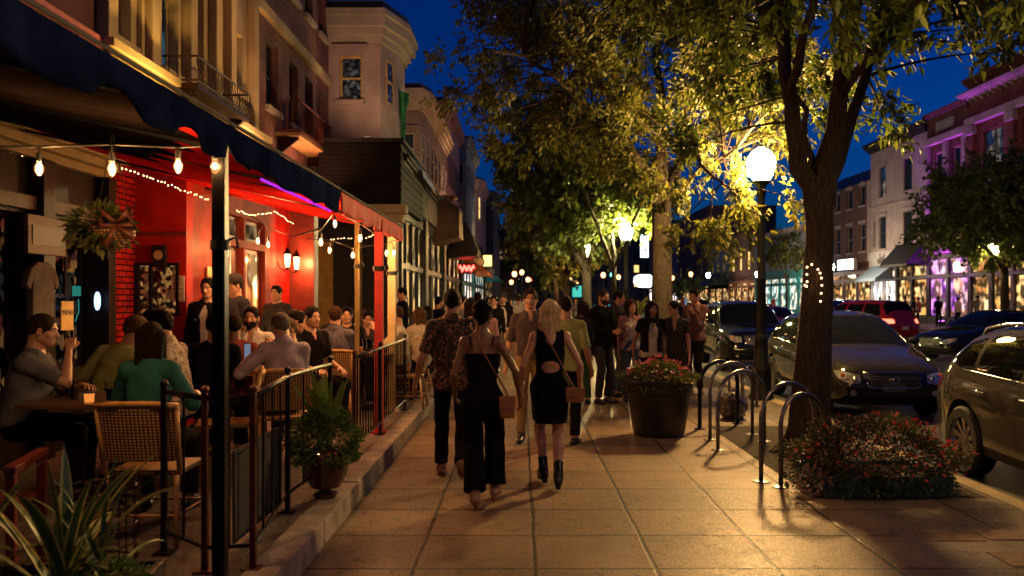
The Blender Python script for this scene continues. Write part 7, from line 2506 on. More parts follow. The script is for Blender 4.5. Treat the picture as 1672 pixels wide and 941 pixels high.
t = thing('potted_plant', 'dark red glazed pot with bright canna leaves outside the railing', 'potted plant', (-1.455, 6.33, .166))
MB().lathe([(.08, 0), (.09, .03), (.045, .05), (.045, .06), (.11, .08), (.16, .17), (.185, .30), (.195, .33), (.185, .345), (.17, .33), (.001, .31)], 26).build('pot', mat('glazed_pot', (.05, .010, .008), .2, var=.3, coat=.8), t, smooth='auto')
shrub('filler_leaves', (0, 0, .42), (.25, .22, .23), 3600, .032, lm_s, t, 8)
b = MB(); blade_plant(b, (0, 0, .38), 15, .60, .048, np.random.RandomState(9), .5, .3, m_bgreen2, m_bgreen2); b.build('canna_leaves', None, t, smooth=True, fix=False)
# hanging basket with bow
t = thing('hanging_basket', 'hanging basket of leaves with a pink ribbon bow under the awning', 'hanging basket', at(184, 372, 5.5))
shrub('basket_leaves', (-.08, 0, .0), (.19, .16, .14), 420, .055, leaf_mat('basket_leaf', (.05, .09, .02), (.16, .17, .04), .3), t, 12, 'oval')
b = MB(); m_rib = mat('ribbon_pink', (.14, .045, .03), .5, var=.3)
for sx, sz in ((-1, .8), (1, 1)):
    b.tube([(.08, -.12, .02), (.08 + sx * .09 * sz, -.14, .09), (.08 + sx * .12 * sz, -.14, .0), (.08, -.13, .0)], [.01, .035, .03, .01], 8)
b.tube([(.08, -.13, 0), (.03, -.15, -.12)], [.012, .028], 6); b.tube([(.08, -.13, 0), (.2, -.15, -.07)], [.012, .026], 6); b.build('ribbon_bow', m_rib, t, smooth=True)
MB().lathe([(.05, -.14), (.12, -.06), (.15, .0)], 14).build('basket', m_wick, t, smooth='auto')
b = MB(); b.tube([(0, 0, .62), (.12, 0, 0)], .003, 4); b.tube([(0, 0, .62), (-.12, 0, 0)], .003, 4); b.tube([(0, 0, .62), (0, .12, 0)], .003, 4); b.build('hanging_cords', m_cord, t)

# ------------------------------------------------------------------ pavement furniture
t = thing('round_planter', 'large round black planter with dark green and magenta flowers in the pavement', 'planter', (1.67, 10.25, 0))
m_pl = mat('planter_plastic', (.012, .012, .012), .38, var=.4, scale=4, bump=.1)
MB().lathe([(.30, 0), (.305, .02), (.385, .52), (.40, .525), (.405, .62), (.43, .625), (.435, .66), (.425, .675), (.40, .67), (.385, .60), (.001, .60)], 48).build('pot', m_pl, t, smooth='auto')
lm_d = leaf_mat('planter_leaf', (.045, .085, .02), (.13, .15, .03), .25)
shrub('leaves', (0, 0, .68), (.42, .42, .17), 3000, .045, lm_d, t, 21, 'oval')
shrub('flowers', (0, 0, .72), (.40, .40, .20), 260, .045, leaf_mat('petal_magenta', (.5, .03, .10), (.6, .15, .2), .2), t, 22, 'maple', z0=.02)
shrub('low_flowers', (.1, -.3, .68), (.28, .12, .05), 120, .035, leaf_mat('petal_yellow', (.6, .4, .03), (.5, .3, .02), .2), t, 23)

m_steel = mat('rack_steel', (.22, .21, .20), .3, .9, var=.25, scale=9)


def rack(label, a, b, h, m=None, r=.021):
    t = thing('bike_rack', label, 'bike rack', (a[0], a[1], 0))
    A_, B_ = Vector((0, 0, 0)), Vector((b[0] - a[0], b[1] - a[1], 0))
    mid = (A_ + B_) / 2; hw = (B_ - A_) / 2; r0 = hw.length
    rr = min(r0, .3)
    u = hw.normalized()
    pts = [A_ + Vector((0, 0, .0)), A_ + Vector((0, 0, (h - rr) * .5)), A_ + Vector((0, 0, h - rr))]
    for i in range(1, 12):
        an = PI - PI * i / 12
        pts.append(mid + hw * math.cos(an) + Vector((0, 0, h - rr + rr * math.sin(an))))
    pts += [B_ + Vector((0, 0, h - rr)), B_ + Vector((0, 0, (h - rr) * .5)), B_]
    MB().tube(pts, r, 12).build('hoop', m or m_steel, t, smooth=True)
    for p in (A_, B_):
        MB().lathe([(.075, 0), (.075, .008), (.035, .014)], 16, c=tuple(p + Vector((0, 0, .002)))).build('flange', m or m_steel, t, smooth='auto')
    return t


rack('dark hoop bike rack nearest the round planter', (2.26, 10.7), (2.85, 11.15), .84, m_postb, .026)
rack('steel hoop bike rack behind the crossing pair of hoops', (2.2, 9.85), (2.80, 10.25), .885)
rack('steel hoop bike rack crossing in front of the other hoop', (2.14, 9.2), (2.80, 9.75), .84)
rack('steel hoop bike rack in front of the tree trunk, left of the nearest one', (2.16, 7.62), (2.75, 7.95), .87)
rack('nearest bike rack close to the flower box', (2.27, 7.4), (2.72, 7.62), .80)
rack('short far bike rack left of the lamp post', (3.25, 13.2), (3.55, 13.6), .62)
rack('short far bike rack right beside the lamp post base', (3.30, 12.6), (3.62, 13.0), .62)

t = thing('flower_box', 'low green painted planter box overflowing with red and white flowers by the tree', 'planter', (3.05, 7.35, 0.008))
b = MB(); m_gbox = mat('green_box', (.05, .13, .10), .4, var=.5, scale=5, bump=.2)
b.box((-.55, -.36, 0), (.52, -.33, .17)); b.box((-.55, .33, 0), (.52, .36, .17)); b.box((-.55, -.328, 0), (-.52, .328, .17)); b.box((.49, -.328, 0), (.52, .328, .17)); b.build('box', m_gbox, t, bevel=.006)
MB().box((-.52, -.327, .02), (.488, .327, .14)).build('soil', m_soil, t)
lm_f = leaf_mat('box_leaf', (.025, .05, .012), (.08, .09, .025), .25)
shrub('leaves', (-.02, -.03, .24), (.72, .52, .36), 11500, .034, lm_f, t, 31, 'oval', z0=-.2)
shrub('pale_flowers', (-.05, -.05, .28), (.72, .52, .34), 1500, .02, leaf_mat('petal_pale', (.40, .28, .22), (.25, .14, .10), .2), t, 32, 'maple', z0=-.05)
shrub('red_flowers', (.05, -.06, .27), (.73, .53, .34), 900, .03, leaf_mat('petal_red', (.5, .02, .02), (.45, .08, .06), .2), t, 33, 'maple', z0=-.1)
shrub('trailing_flowers', (-.62, -.32, .12), (.14, .12, .12), 160, .03, leaf_mat('petal_pale', (.6, .45, .4), (.5, .3, .25), .2), t, 34, 'maple')
t = thing('rubbish_bag', 'crumpled clear plastic bag lying between the bike racks and tree', 'bag', (2.9, 11.6, .0))
g = Field((-.3, -.3, -.05), (.3, .3, .5), .012); g.ell((0, 0, .17), (.2, .16, .2), k=0); g.rc((0, 0, .3), (.02, 0, .42), .05, .02, k=.05); g.wrinkle(.010, 40, 1); A_, B_ = g.mesh(); npmesh('plastic_skin', A_, B_, mat('clear_plastic', (.12, .11, .10), .15, var=.6, scale=14, bump=.5, bscale=20), t)
MB().tube([(.05 * math.cos(a) * .6, .05 * math.sin(a) * .6, .385) for a in np.linspace(0, 2 * PI, 13)[:-1]], .008, 5, closed=True).build('tie', m_cord, t)
t = thing('shrub', 'round yellow green shrub in a pale pot behind the couple', 'shrub', (wx(1050, 21), 21, 0))
shrub('foliage', (0, 0, .95), (.5, .45, .55), 1400, .09, leaf_mat('shrub_leaf', (.16, .17, .03), (.25, .24, .05), .35), t, 41, 'oval'); MB().lathe([(.22, 0), (.32, .5), (.34, .52)], 20).build('pot', mat('pale_pot', (.3, .26, .2), .6), t, smooth='auto')
t = thing('shrub', 'dark green bushy shrub at the foot of the distant trees', 'shrub', (wx(972, 26), 26, 0))
shrub('foliage', (0, 0, .6), (1.1, .9, .6), 2000, .1, leaf_mat('shrub_dark', (.04, .08, .02), (.09, .12, .03), .3), t, 42, 'oval'); MB().cyl((0, 0, 0), (0, 0, .5), .05, 8).build('stem', bark_mat(), t)

# ------------------------------------------------------------------ overhead wires, traffic lights
t = thing('overhead_wire', 'thin wire crossing the sky at the far end of the street', 'wire', (-4, 95, 0))
MB().tube([(0, 0, 8.6), (4, 1, 8.2), (9, 2, 8.4), (15, 3, 9)], .03, 4).build('wire', m_cord, t)
t = thing('overhead_wire', 'lower thin wire sagging beneath the first over the street end', 'wire', (-4, 92, 0))
MB().tube([(0, 0, 7.0), (4, 1, 6.5), (9, 2, 6.8), (15, 3, 7.5)], .03, 4).build('wire', m_cord, t)
for i, (px, py, yy, col, lab) in enumerate(((1000, 488, 60, (.1, 1, .6), 'green traffic light far down the road between trunks'), (922, 482, 70, (.1, .9, .7), 'second green traffic light beside the distant lamps'), (866, 462, 100, (1, .1, .05), 'red traffic light at the far end of the street'))):
    t = thing('traffic_light', lab, 'traffic light', (wx(px, yy), yy, 0)); zz = 3.1
    MB().cyl((0, 0, 0), (0, 0, zz), .06, 8).build('pole', m_postb, t); MB().box((-.17, -.15, zz), (.17, .1, zz + .9)).build('signal_head', m_postb, t); MB().sphere((0, -.16, zz + (.2 if i < 2 else .7)), .17, 10, 6, sc=(1, .5, 1)).build('lens', emit('signal%d' % i, col, 12), t)

for o in bpy.data.objects:
    if 'flowers' in o.name or o.name.startswith('bead'):
        if 'flowers' in o.name: o['kind'] = 'stuff'
# added uplights, no fixtures seen, to brighten the left fronts from ledges and roofs
def added_uplight(label, x, y, z, rx, ry, e, col, size=100):
    t = thing('added_facade_light', label, 'floodlight', (x, y, z))
    MB().box((-.09, -.06, 0), (.09, .06, .1)).build('case', m_postb, t, bevel=.01); MB().box((-.07, -.045, .101), (.07, .045, .108)).build('lens', emit('uplight_lens_%.1f' % col[1], col, .8), t)
    l = bpy.data.lights.new('lamp', 'SPOT'); l.color = col; l.energy = e; l.spot_size = R(size); l.spot_blend = 1; l.shadow_soft_size = .08
    o = bpy.data.objects.new('lamp', l); C.objects.link(o); o.parent = t; o.location = (0, 0, .14); o.rotation_euler = (R(180 + rx), R(ry), 0)
WC = (1, .55, .25)
added_uplight('added small floodlight on the oriel roof washing the pink stone bay', -3.4, 18.9, 5.13, -38, 5, 270, (1, .58, .36), 110)
added_uplight('added small floodlight behind the awning left of the ornate iron balcony', -4.1, 10.3, 3.3, 0, -12, 330, (1, .6, .15), 130)
added_uplight('added small floodlight under the tan building wall beyond the ornate balcony', -4.1, 14.1, 3.3, 0, -12, 300, WC, 130)
added_uplight('added small floodlight washing the dark brick wall above the rusty balcony', -4.1, 17.6, 3.3, 0, -12, 300, (1, .45, .25), 130)
added_uplight('added small floodlight on the shop roof before the grey brown corner building', -3.5, 28.5, 5.0, -40, 5, 420, WC, 110)
added_uplight('added small floodlight on the shop roof before the narrow rose house', -3.4, 38.9, 5.0, -40, 5, 520, (1, .5, .38), 110)
added_uplight('added small floodlight on the shop roof before the pale house with the yellow window', -3.2, 64, 5.0, -40, 5, 700, (1, .6, .4), 110)
# ------------------------------------------------------------------ trees
lm1 = leaf_mat('leaf_green', (.045, .08, .014), (.12, .15, .022), .5)
lm2 = leaf_mat('leaf_amber', (.055, .08, .013), (.16, .16, .024), .5)
lm3 = leaf_mat('leaf_dark', (.045, .08, .02), (.09, .12, .03), .4)
Y1 = 8.9
def q1(px, py, Y=Y1): return (wx(px, Y), Y, wz(py, Y))
tb = q1(1322, 752)
fork = q1(1336, 318)
crown_tree('street_tree', 'nearest forked street tree with string lights round its trunk', (tb[0], Y1, 0),
           [(tb[0], Y1, -.05), (tb[0] + .0, Y1, .25), q1(1326, 600), q1(1335, 450), q1(1338, 380), fork], [.30, .22, .185, .15, .14, .145],
           [([q1(1330, 335), q1(1305, 250), q1(1288, 150), (wx(1268, 8.7), 8.6, 4.9), (2.2, 8.0, 6.2)], .115, .03),
            ([q1(1342, 335), q1(1352, 250), q1(1372, 160, 8.8), (3.45, 8.6, 4.9), (3.9, 8.2, 6.4)], .14, .035),
            ([q1(1350, 325), q1(1378, 240, 9.0), q1(1404, 150, 9.3), (4.1, 9.6, 5.0), (5.1, 9.6, 6.1)], .085, .03),
            ([q1(1332, 322), q1(1320, 250, 9.1), q1(1310, 180, 9.3), (2.9, 9.6, 4.6)], .045, .02),
            ([q1(1372, 160, 8.8), (3.5, 7.6, 4.3), (3.9, 6.4, 4.6), (4.2, 5.2, 4.9)], .05, .015),
            ([q1(1288, 150), (2.6, 7.4, 4.4), (2.0, 6.3, 4.6), (1.5, 5.6, 4.7)], .05, .015)],
           [((2.5, 6.8, 4.95), (1.9, 1.9, 1.0)), ((4.1, 6.6, 4.75), (1.6, 1.8, .9)), ((5.3, 8.3, 5.0), (1.6, 1.6, .9)), ((3.2, 9.6, 4.8), (1.9, 1.3, .75)), ((3.1, 8.4, 6.2), (2.8, 2.6, .8)), ((4.6, 10.6, 4.5), (.9, .8, .7)), ((2.6, 10.6, 3.9), (.7, .6, .8))],
           205, 190, .10, lm1, 11, 'oval', clr=.36, droop=.3, minz=3.35)
Y2 = 16.8
def q2(px, py, Y=Y2): return (wx(px, Y), Y, wz(py, Y))
t2 = q2(1079, 620)
crown_tree('street_tree', 'second street tree with a wide amber lit crown behind the black planter', (t2[0], Y2, 0),
           [(t2[0], Y2, -.05), (t2[0], Y2, .3), q2(1080, 500), q2(1080, 400), q2(1082, 300)], [.3, .22, .205, .19, .17],
           [([q2(1082, 320), q2(1030, 240), q2(975, 190), q2(930, 150), (.2, 16, 7.0)], .12, .03), ([q2(1082, 310), q2(1080, 200), q2(1075, 90), (2.6, 16.6, 8.2)], .13, .04),
            ([q2(1085, 315), q2(1130, 230), q2(1170, 170), (4.4, 16.4, 6.4)], .1, .03), ([q2(1082, 350), (2.7, 15.3, 3.9), (2.75, 14.2, 4.1), (2.9, 13.4, 3.7), (3.2, 12.9, 3.3)], .07, .015), ([q2(1088, 330), (3.4, 15.8, 4.1), (3.6, 14.6, 4.1), (3.9, 13.3, 4.6), (4.2, 12.8, 5.1)], .05, .012), ([q2(1030, 240), (1.1, 15.2, 5.2), (.2, 14, 5.6), (-.6, 13.4, 5.6)], .06, .02)],
           [((.4, 15.8, 5.9), (1.9, 2.0, 1.5)), ((2.6, 14.6, 5.8), (2.2, 2.4, 1.6)), ((4.2, 15.6, 5.6), (1.5, 1.7, 1.4)), ((3.25, 14.3, 3.55), (.95, .9, .95)), ((2.5, 14.2, 4.1), (1.0, .9, .6)), ((1.6, 15.6, 7.8), (3.0, 2.6, 1.2)), ((4.2, 13.2, 5.0), (.8, .8, .5)), ((1.2, 16.3, 4.6), (1.1, 1.2, .6)), ((3.9, 13.2, 3.2), (.35, .35, .4)), ((3.0, 12.9, 3.3), (.4, .3, .5)), ((2.95, 13.7, 2.8), (.8, .6, .6))],
           350, 135, .105, lm2, 12, 'oval', clr=.36, droop=.3, minz=2.15)


def far_tree(label, px, Y, cz, rad, seed, lm, h0=2.6, n=110, per=60, ls=.22, tr=.2, name='street_tree', off=(0, 0), z0=0.0):
    x = wx(px, Y)
    c = (x + off[0], Y + off[1], cz)
    crown_tree(name, label, (x, Y, z0), [(x, Y, z0 - .05), (x + .03, Y, z0 + .3), (x, Y, h0 + .3)], [tr * 1.4, tr, tr * .8],
               [([(x, Y, h0), (c[0] - rad[0] * .5, Y, cz), (c[0] - rad[0] * .7, c[1], cz + rad[2] * .4)], tr * .6, .03), ([(x, Y, h0), (c[0], c[1], cz), (c[0] + .3, c[1], cz + rad[2] * .7)], tr * .7, .03), ([(x, Y, h0), (c[0] + rad[0] * .5, Y - rad[1] * .4, cz), (c[0] + rad[0] * .7, c[1], cz + rad[2] * .3)], tr * .5, .03)],
               [(c, rad), ((c[0] + rad[0] * .3, c[1] - rad[1] * .3, cz - rad[2] * .35), (rad[0] * .8, rad[1] * .6, rad[2] * .5)), ((c[0] - rad[0] * .3, c[1], cz + rad[2] * .45), (rad[0] * .6, rad[1] * .7, rad[2] * .6))],
               n, per, ls, lm, seed, 'dia', clr=.55, simple=True, droop=.4)


far_tree('third street tree, dark blue green crown against the sky', 957, 31, 6.3, (3.0, 3.0, 2.9), 21, lm3, n=170, per=75, off=(-.6, 0))
far_tree('fourth street tree, yellow green crown round a lit lamp', 1002, 27.5, 5.2, (2.0, 2.0, 1.5), 22, lm1, n=90, per=75, off=(.0, 1.2), tr=.1)
far_tree('fifth street tree further along with orange lit lower leaves', 924, 44, 6.2, (3.2, 3.4, 3.3), 23, lm2, n=130, per=60, ls=.26, off=(-.3, 0))
far_tree('sixth street tree in the row, slender trunk', 908, 58, 6.0, (3.2, 4, 3.4), 24, lm3, n=110, per=50, ls=.32)
far_tree('seventh street tree in the row near the far lamps', 897, 76, 6.0, (3.5, 5, 3.6), 25, lm3, n=110, per=45, ls=.4)
far_tree('last small street tree visible at the end of the row', 880, 105, 6.5, (4, 5, 3.6), 26, lm3, n=90, per=40, ls=.5)
far_tree('dark leafy tree on the far pavement in front of the purple lit building', 1640, 37, 5.4, (3.4, 3.0, 2.3), 31, lm3, n=190, per=85, ls=.22, off=(-.3, .2), h0=2.9, name='pavement_tree')
far_tree('second dark tree at the right edge of the far pavement', 1700, 33, 5.6, (2.4, 2.4, 2.0), 32, lm3, n=80, per=75, ls=.22, h0=2.9, name='pavement_tree')
far_tree('thin small tree before the turquoise building', 1284, 62, 5.3, (1.9, 1.8, 1.4), 33, lm2, n=60, per=45, ls=.2, tr=.1, name='pavement_tree', h0=3)
far_tree('small pruned tree right of the lamp far across the road', 1110, 105, 3.3, (2.4, 2, 1.3), 34, lm3, n=40, per=40, ls=.35, tr=.12, name='pavement_tree', h0=2)

fairy('string lights wound round the trunk of the nearest tree, left strand', [q1(1326, 432, 8.70), q1(1316, 438, 8.71), q1(1318, 455, 8.70), q1(1318, 468, 8.70), q1(1314, 466, 8.71)], 6, r=.010, amp=.003)
fairy('string lights hanging down the trunk of the nearest tree, right strand', [q1(1336, 440, 8.68), q1(1341, 450, 8.68), q1(1342, 470, 8.67), q1(1340, 492, 8.66)], 6, r=.010, amp=.003)

# ------------------------------------------------------------------ cars
ZR = -.15
make_car('crossover', 'dark grey crossover parked nose toward the camera behind the nearest tree', (5.42, 12.3, ZR), -.055, paint('graphite', (.018, .017, .019), .3), cat='car')
make_car('crossover', 'grey brown crossover cut off by the right edge, its rear wheel nearest the kerb', (5.28, 5.0, ZR), -.03, paint('bronze_grey', (.05, .042, .033), .3, .0), rails=True, name='parked_car')
make_car('suv', 'black off road car with roof rails and chrome grille behind the lamp post', (5.78, 20.3, ZR), -.05, paint('black_blue', (.004, .005, .008)), grille='bold', rails=True, logo=False)
make_car('suv', 'white car parked behind the black one, beside the man with a phone', (5.5, 27.2, ZR), -.03, paint('white', (.5, .48, .46), .3, .0), simple=True, logo=False)
make_car('suv', 'red car driving away with glowing tail lights beyond the nearest parked cars', (wx(1470, 24) - .9, 21.8, ZR), PI + .62, paint('red', (.30, .012, .012)), lit='tail', simple=True, name='car')
bpy.data.objects['car'].location = (12.1, 34.6, ZR)
bpy.data.objects['car'].rotation_euler[2] = PI + .4
make_car('sedan', 'black saloon crossing at the right edge beyond the parked crossover', (wx(1530, 15.5), 18.2, ZR), .5, paint('black', (.008, .008, .009)), simple=True, name='car')
c = bpy.data.objects['car.001']; c.location = (11.8, 24.5, ZR); c.rotation_euler[2] = -1.22
FAR = [('sedan', 'small red car behind the tree trunk in the far lane', 1290, 34, .0, paint('red', (.30, .012, .012))), ('sedan', 'blue car parked far down the kerb behind the bearded man', 985, 40, -.05, paint('blue', (.02, .06, .16))),
       ('suv', 'dark car parked down the kerb right of the second trunk', 1100, 33, -.05, paint('black', (.008, .008, .009))), ('sedan', 'pale silver car parked behind the white one', 1075, 45, 0, paint('silver', (.4, .4, .4), .3, .6)),
       ('suv', 'dark car far away in the middle of the street end', 868, 72, 0, paint('black', (.008, .008, .009))), ('sedan', 'dark blue car parked across the road under the awning', 1190, 68, 0, paint('blue', (.02, .06, .16))),
       ('sedan', 'black car parked across the road before the salmon shop', 1225, 62, 0, paint('black', (.008, .008, .009))), ('suv', 'grey car parked across the road left of the lamp', 1150, 82, 0, paint('silver', (.4, .4, .4), .3, .6)),
       ('sedan', 'dark car parked before the turquoise shops', 1262, 56, 0, paint('graphite', (.035, .03, .032), .35)), ('suv', 'black car parked before the white shop across the road', 1420, 43, 0, paint('black', (.008, .008, .009)))]
for kd, lab, px, yy, rz, pm in FAR:
    make_car(kd, lab, (wx(px, yy), yy, ZR), rz, pm, simple=True, logo=False, lit='tail' if 'red car' in lab else None, plate=False)
# ------------------------------------------------------------------ people
K_ = dict
blk = cloth('black', (.007, .007, .008), spec=.05); blk2 = cloth('black_trousers', (.011, .010, .010), spec=.05); navy = cloth('navy', (.03, .035, .055)); char = cloth('charcoal', (.035, .033, .035))
white = cloth('white', (.48, .44, .42)); teal = cloth('teal', (.02, .11, .10)); lav = cloth('lavender', (.36, .31, .38)); green = cloth('olive_green', (.25, .27, .10)); grey = cloth('slate', (.10, .105, .12))
denim = cloth('denim', (.06, .09, .14), bscale=150); khaki = cloth('khaki', (.26, .17, .07)); plum = cloth('plum_grey', (.085, .06, .065)); wine = cloth('wine', (.18, .035, .03)); tanp = pattern_cloth('tan_pattern', (.45, .40, .28), (.14, .09, .05), (.5, .46, .36), 20)
cream = cloth('cream', (.52, .52, .50)); floral = pattern_cloth('floral', (.012, .009, .010), (.012, .009, .010), (.30, .12, .065), 26, .48); leafp = pattern_cloth('leaf_pattern', (.48, .42, .32), (.05, .03, .025), (.40, .34, .26), 17, .5); pink = cloth('pink_top', (.42, .22, .22)); rust = cloth('rust', (.3, .09, .04))
dstripe = mat('cloth_navy_stripe', (.055, .055, .09), .8, var=.5, scale=3, stretch=(14, 14, .2), bump=.2, bscale=200)
leather = mat('tan_leather', (.32, .13, .05), .4, var=.3, scale=12, bump=.2, bscale=120); shb = K_(m=mat('shoe_black', (.012, .011, .011), .35, var=.3)); shbr = K_(m=mat('shoe_brown', (.12, .05, .025), .35, var=.3), sole=mat('sole_tan', (.2, .10, .05), .6)); shw = K_(m=mat('shoe_white', (.4, .38, .36), .5)); nude = K_(m=mat('shoe_tan', (.4, .24, .13), .4), heel=.055, sole=mat('sole_tan', (.2, .10, .05), .6))


def bag(owner, J, side, cx_, cz_, size, label, m, strap_from, yb=-.19):
    """shoulder bag: its strap follows the wearer's body"""
    root, = (owner,)
    t = thing('handbag', label, 'handbag', root.location, root.rotation_euler[2])
    dg = bpy.context.evaluated_depsgraph_get(); dg.update()
    objs = [c for c in root.children if c.type == 'MESH' and c.name.split('.')[0] in ('body', 'shirt', 'dress', 'trousers', 'jumpsuit', 'jacket')]
    bvs = [BVHTree.FromPolygons([v.co.copy() for v in o.data.vertices], [tuple(p.vertices) for p in o.data.polygons]) for o in objs]
    def cast(x, z, d):
        best = None
        for b in bvs:
            h, _, _, _ = b.ray_cast(Vector((x, -d * 1.0, z)), Vector((0, d, 0)))
            if h is not None and (best is None or abs(h.y + d) < abs(best.y + d)): best = h
        return best
    A_ = Vector(strap_from); B_ = Vector((cx_, 0, cz_ + size[2] / 2))
    back, front = [], []
    for k in np.linspace(0.0, 1, 22):
        p = A_.lerp(B_, k)
        h = cast(p.x, p.z, 1); back.append(Vector((p.x, (h.y if h else -.03) - .008, p.z)))
        h = cast(p.x, p.z, -1); front.append(Vector((p.x, (h.y if h else .03) + .008, p.z)))
    back[-1] = Vector((cx_ - .0, yb, B_.z)); front[-1] = Vector((cx_, yb + .05, B_.z))
    top = [A_ + Vector((0, 0, .03))]
    strap_pts = back[::-1] + top + front
    MB().tube(strap_pts, .006, 5).build('strap', m, t, smooth=True)
    w_, d_, h_ = size
    b = MB(); b.box((cx_ - w_ / 2, yb - d_ / 2, cz_ - h_ / 2), (cx_ + w_ / 2, yb + d_ / 2, cz_ + h_ / 2)); b.build('bag_body', m, t, bevel=.015, smooth='auto')
    b = MB(); b.box((cx_ - w_ / 2 - .004, yb - d_ / 2 - .009, cz_ - h_ * .05), (cx_ + w_ / 2 + .004, yb - d_ / 2 - .001, cz_ + h_ / 2 + .006)); b.build('flap', m, t, bevel=.003)
    MB().cyl((cx_, yb - d_ / 2 - .010, cz_), (cx_, yb - d_ / 2 - .018, cz_), .012, 10).build('clasp', mat('chrome', (.7, .7, .7), .12, 1), t)
    return t


# ---- four walking in the foreground
bl, J = person('blonde woman in a short black cut-out dress walking away', (wx(898, 7.45), 7.45, .0), .04, 1.66, 'f', 'pale', 'blonde', 'long', vox=.009, top=K_(m=blk, dress=.33, sides=.07, e=.009, name='dress', wr=.0015), cutout=True,
               shoes=K_(m=mat('boot_black', (.012, .011, .011), .25, var=.3), shaft=.12, heel=.05), lf=(-.05, .10, .125), rf=(.06, -.17, .135), rfp=-.25, rh=(.27, .03, .86), lh=(-.24, .16, .93), rhint=(.5, -1, 0), head=(.0, .0, 0))
bag(bl, J, 1, .20, .82, (.155, .06, .125), 'small tan leather shoulder bag at the hip of the blonde woman', leather, (-.10, 0, 1.43))
js, J = person('woman with short curly black hair in a black strappy jumpsuit walking away', (wx(787, 6.72), 6.72, 0), .02, 1.65, 'f', 'brown', 'black', 'curly', vox=.009, top=K_(m=blk, top=.355, straps=1, e=.009, name='jumpsuit', wr=.001, cut=-.02),
               bottom=K_(m=blk, hem=.055, knee=.03, e=.012, wr=.003, len=1.97), shoes=nude, lf=(-.05, -.10, .135), rf=(.10, .20, .125), lfp=0, rh=(.30, .05, .86), lh=(-.22, .12, .88), rhint=(.5, -1, 0), head=(-.1, 0, 0))
bag(js, J, 1, .20, .81, (.115, .07, .165), 'tan leather shoulder bag against the jumpsuit of the curly haired woman', leather, (-.09, 0, 1.42))
person('man with cropped hair in a black floral short sleeved shirt walking away', (wx(735, 7.55), 7.75, 0), .06, 1.76, 'm', 'tan', 'black', 'buzz', vox=.009, top=K_(m=floral, sleeve=.85, collar=1, cut=-.12), bottom=K_(m=blk2, hem=.025), shoes=shbr,
       lf=(-.10, .16, .085), rf=(.09, -.34, .19), rfp=-.95, lh=(-.33, .05, .88), rh=(.26, -.12, .9), head=(-.15, .05, 0))
person('dark haired man in a plum shirt and khaki trousers walking toward the camera', (wx(866, 9.9), 9.9, 0), PI - .03, 1.78, 'm', 'pale', 'brown', 'quiff', vox=.0095, top=K_(m=plum, sleeve=.9, collar=1, vneck=.05, cut=-.02, e=.014), bottom=K_(m=khaki, hem=.012), face=True,
       lf=(-.09, -.1, .10), rf=(.10, .22, .085), lh=(-.26, .2, .93), rh=(.29, -.05, .84), head=(0, -.02, 0), shoes=K_(m=mat('trainer_black', (.02, .02, .02), .3), shaft=.07, sole=mat('sole_white', (.4, .4, .4), .5)))
person('man in an olive green shirt with tattooed arm, seen from behind beside the blonde woman', (wx(925, 9.6), 9.6, 0), -.25, 1.68, 'm', 'tan', 'dkbrown', 'short', top=K_(m=green, sleeve=.95), bottom=K_(m=blk2), head=(.5, .1, 0), rh=(.27, .05, .86), lh=(-.15, .3, 1.05))
# ---- group standing by the round planter
person('bearded man in a black jacket standing with a drink in his hand', (wx(984, 13.3), 13.3, 0), -PI / 2 - .9, 1.80, 'm', 'light', 'brown', 'buzz', top=K_(m=blk, sleeve=.5), jacket=K_(m=blk), bottom=K_(m=char), beard='brown', face=True, rh=(.05, .3, 1.13), hands=('relax', 'grip'), head=(0, .05, 0), lh=(-.2, .2, 1.1))
person('man in a dark blazer turning toward the smiling woman in jeans', (wx(1009, 14.2), 14.2, 0), -PI * .55, 1.80, 'm', 'light', 'black', 'short', top=K_(m=blk, sleeve=.5), jacket=K_(m=char), bottom=K_(m=denim), head=(-.2, .05, 0), rh=(.25, .05, .95), lf=(-.1, -.1, .075))
person('smiling woman with long hair in a white top, open jacket and ripped jeans', (wx(1030, 13.6), 13.6, 0), PI + .15, 1.64, 'f', 'light', 'brown', 'long', top=K_(m=white, vneck=.07, e=.010), jacket=K_(m=pink, sleeve=.9, open=.13, cut=.15, e=.02), bottom=K_(m=denim), face=True, head=(.2, 0, .05))
person('black haired woman in a black top with silver front beside the planter', (wx(1063, 12.2), 12.2, 0), PI + .1, 1.62, 'f', 'brown', 'black', 'long', top=K_(m=cloth('silver_front', (.3, .27, .25), rough=.3), vneck=.1), jacket=K_(m=blk, sleeve=.5, open=.075, cut=.0), bottom=K_(m=blk2), face=True, head=(.25, .05, 0), rh=(.27, .05, .85))
person('woman in glasses and a dark v-neck shirt standing right of the planter', (wx(1103, 12.4), 12.4, 0), PI - .35, 1.62, 'f', 'light', 'black', 'pony', top=K_(m=char, sleeve=.55, vneck=.13, cut=.0), bottom=K_(m=char), glasses=True, face=True, head=(-.7, .05, 0))
person('man standing at the kerb holding a phone up to his face', (wx(1135, 14.6), 14.6, 0), PI * .75, 1.84, 'm', 'light', 'black', 'short', top=K_(m=cloth('mauve_dark', (.12, .055, .06), rough=.6), sleeve=1.9), bottom=K_(m=blk2), rh=(.08, .24, 1.52), lh=(-.1, .22, 1.42), hands=('grip', 'grip'), head=(.2, .25, 0), shoes=shw)
t = thing('mobile_phone', 'dark phone held up by the man at the kerb', 'phone', (wx(1135, 14.6) - .20, 14.42, 1.60), .8); MB().box((-.037, -.004, -.075), (.037, .004, .075)).build('case', m_blk, t, bevel=.004); MB().box((-.033, -.0055, -.068), (.033, -.0045, .068)).build('screen', emit('phone_screen', (.5, .6, .8), .3), t)
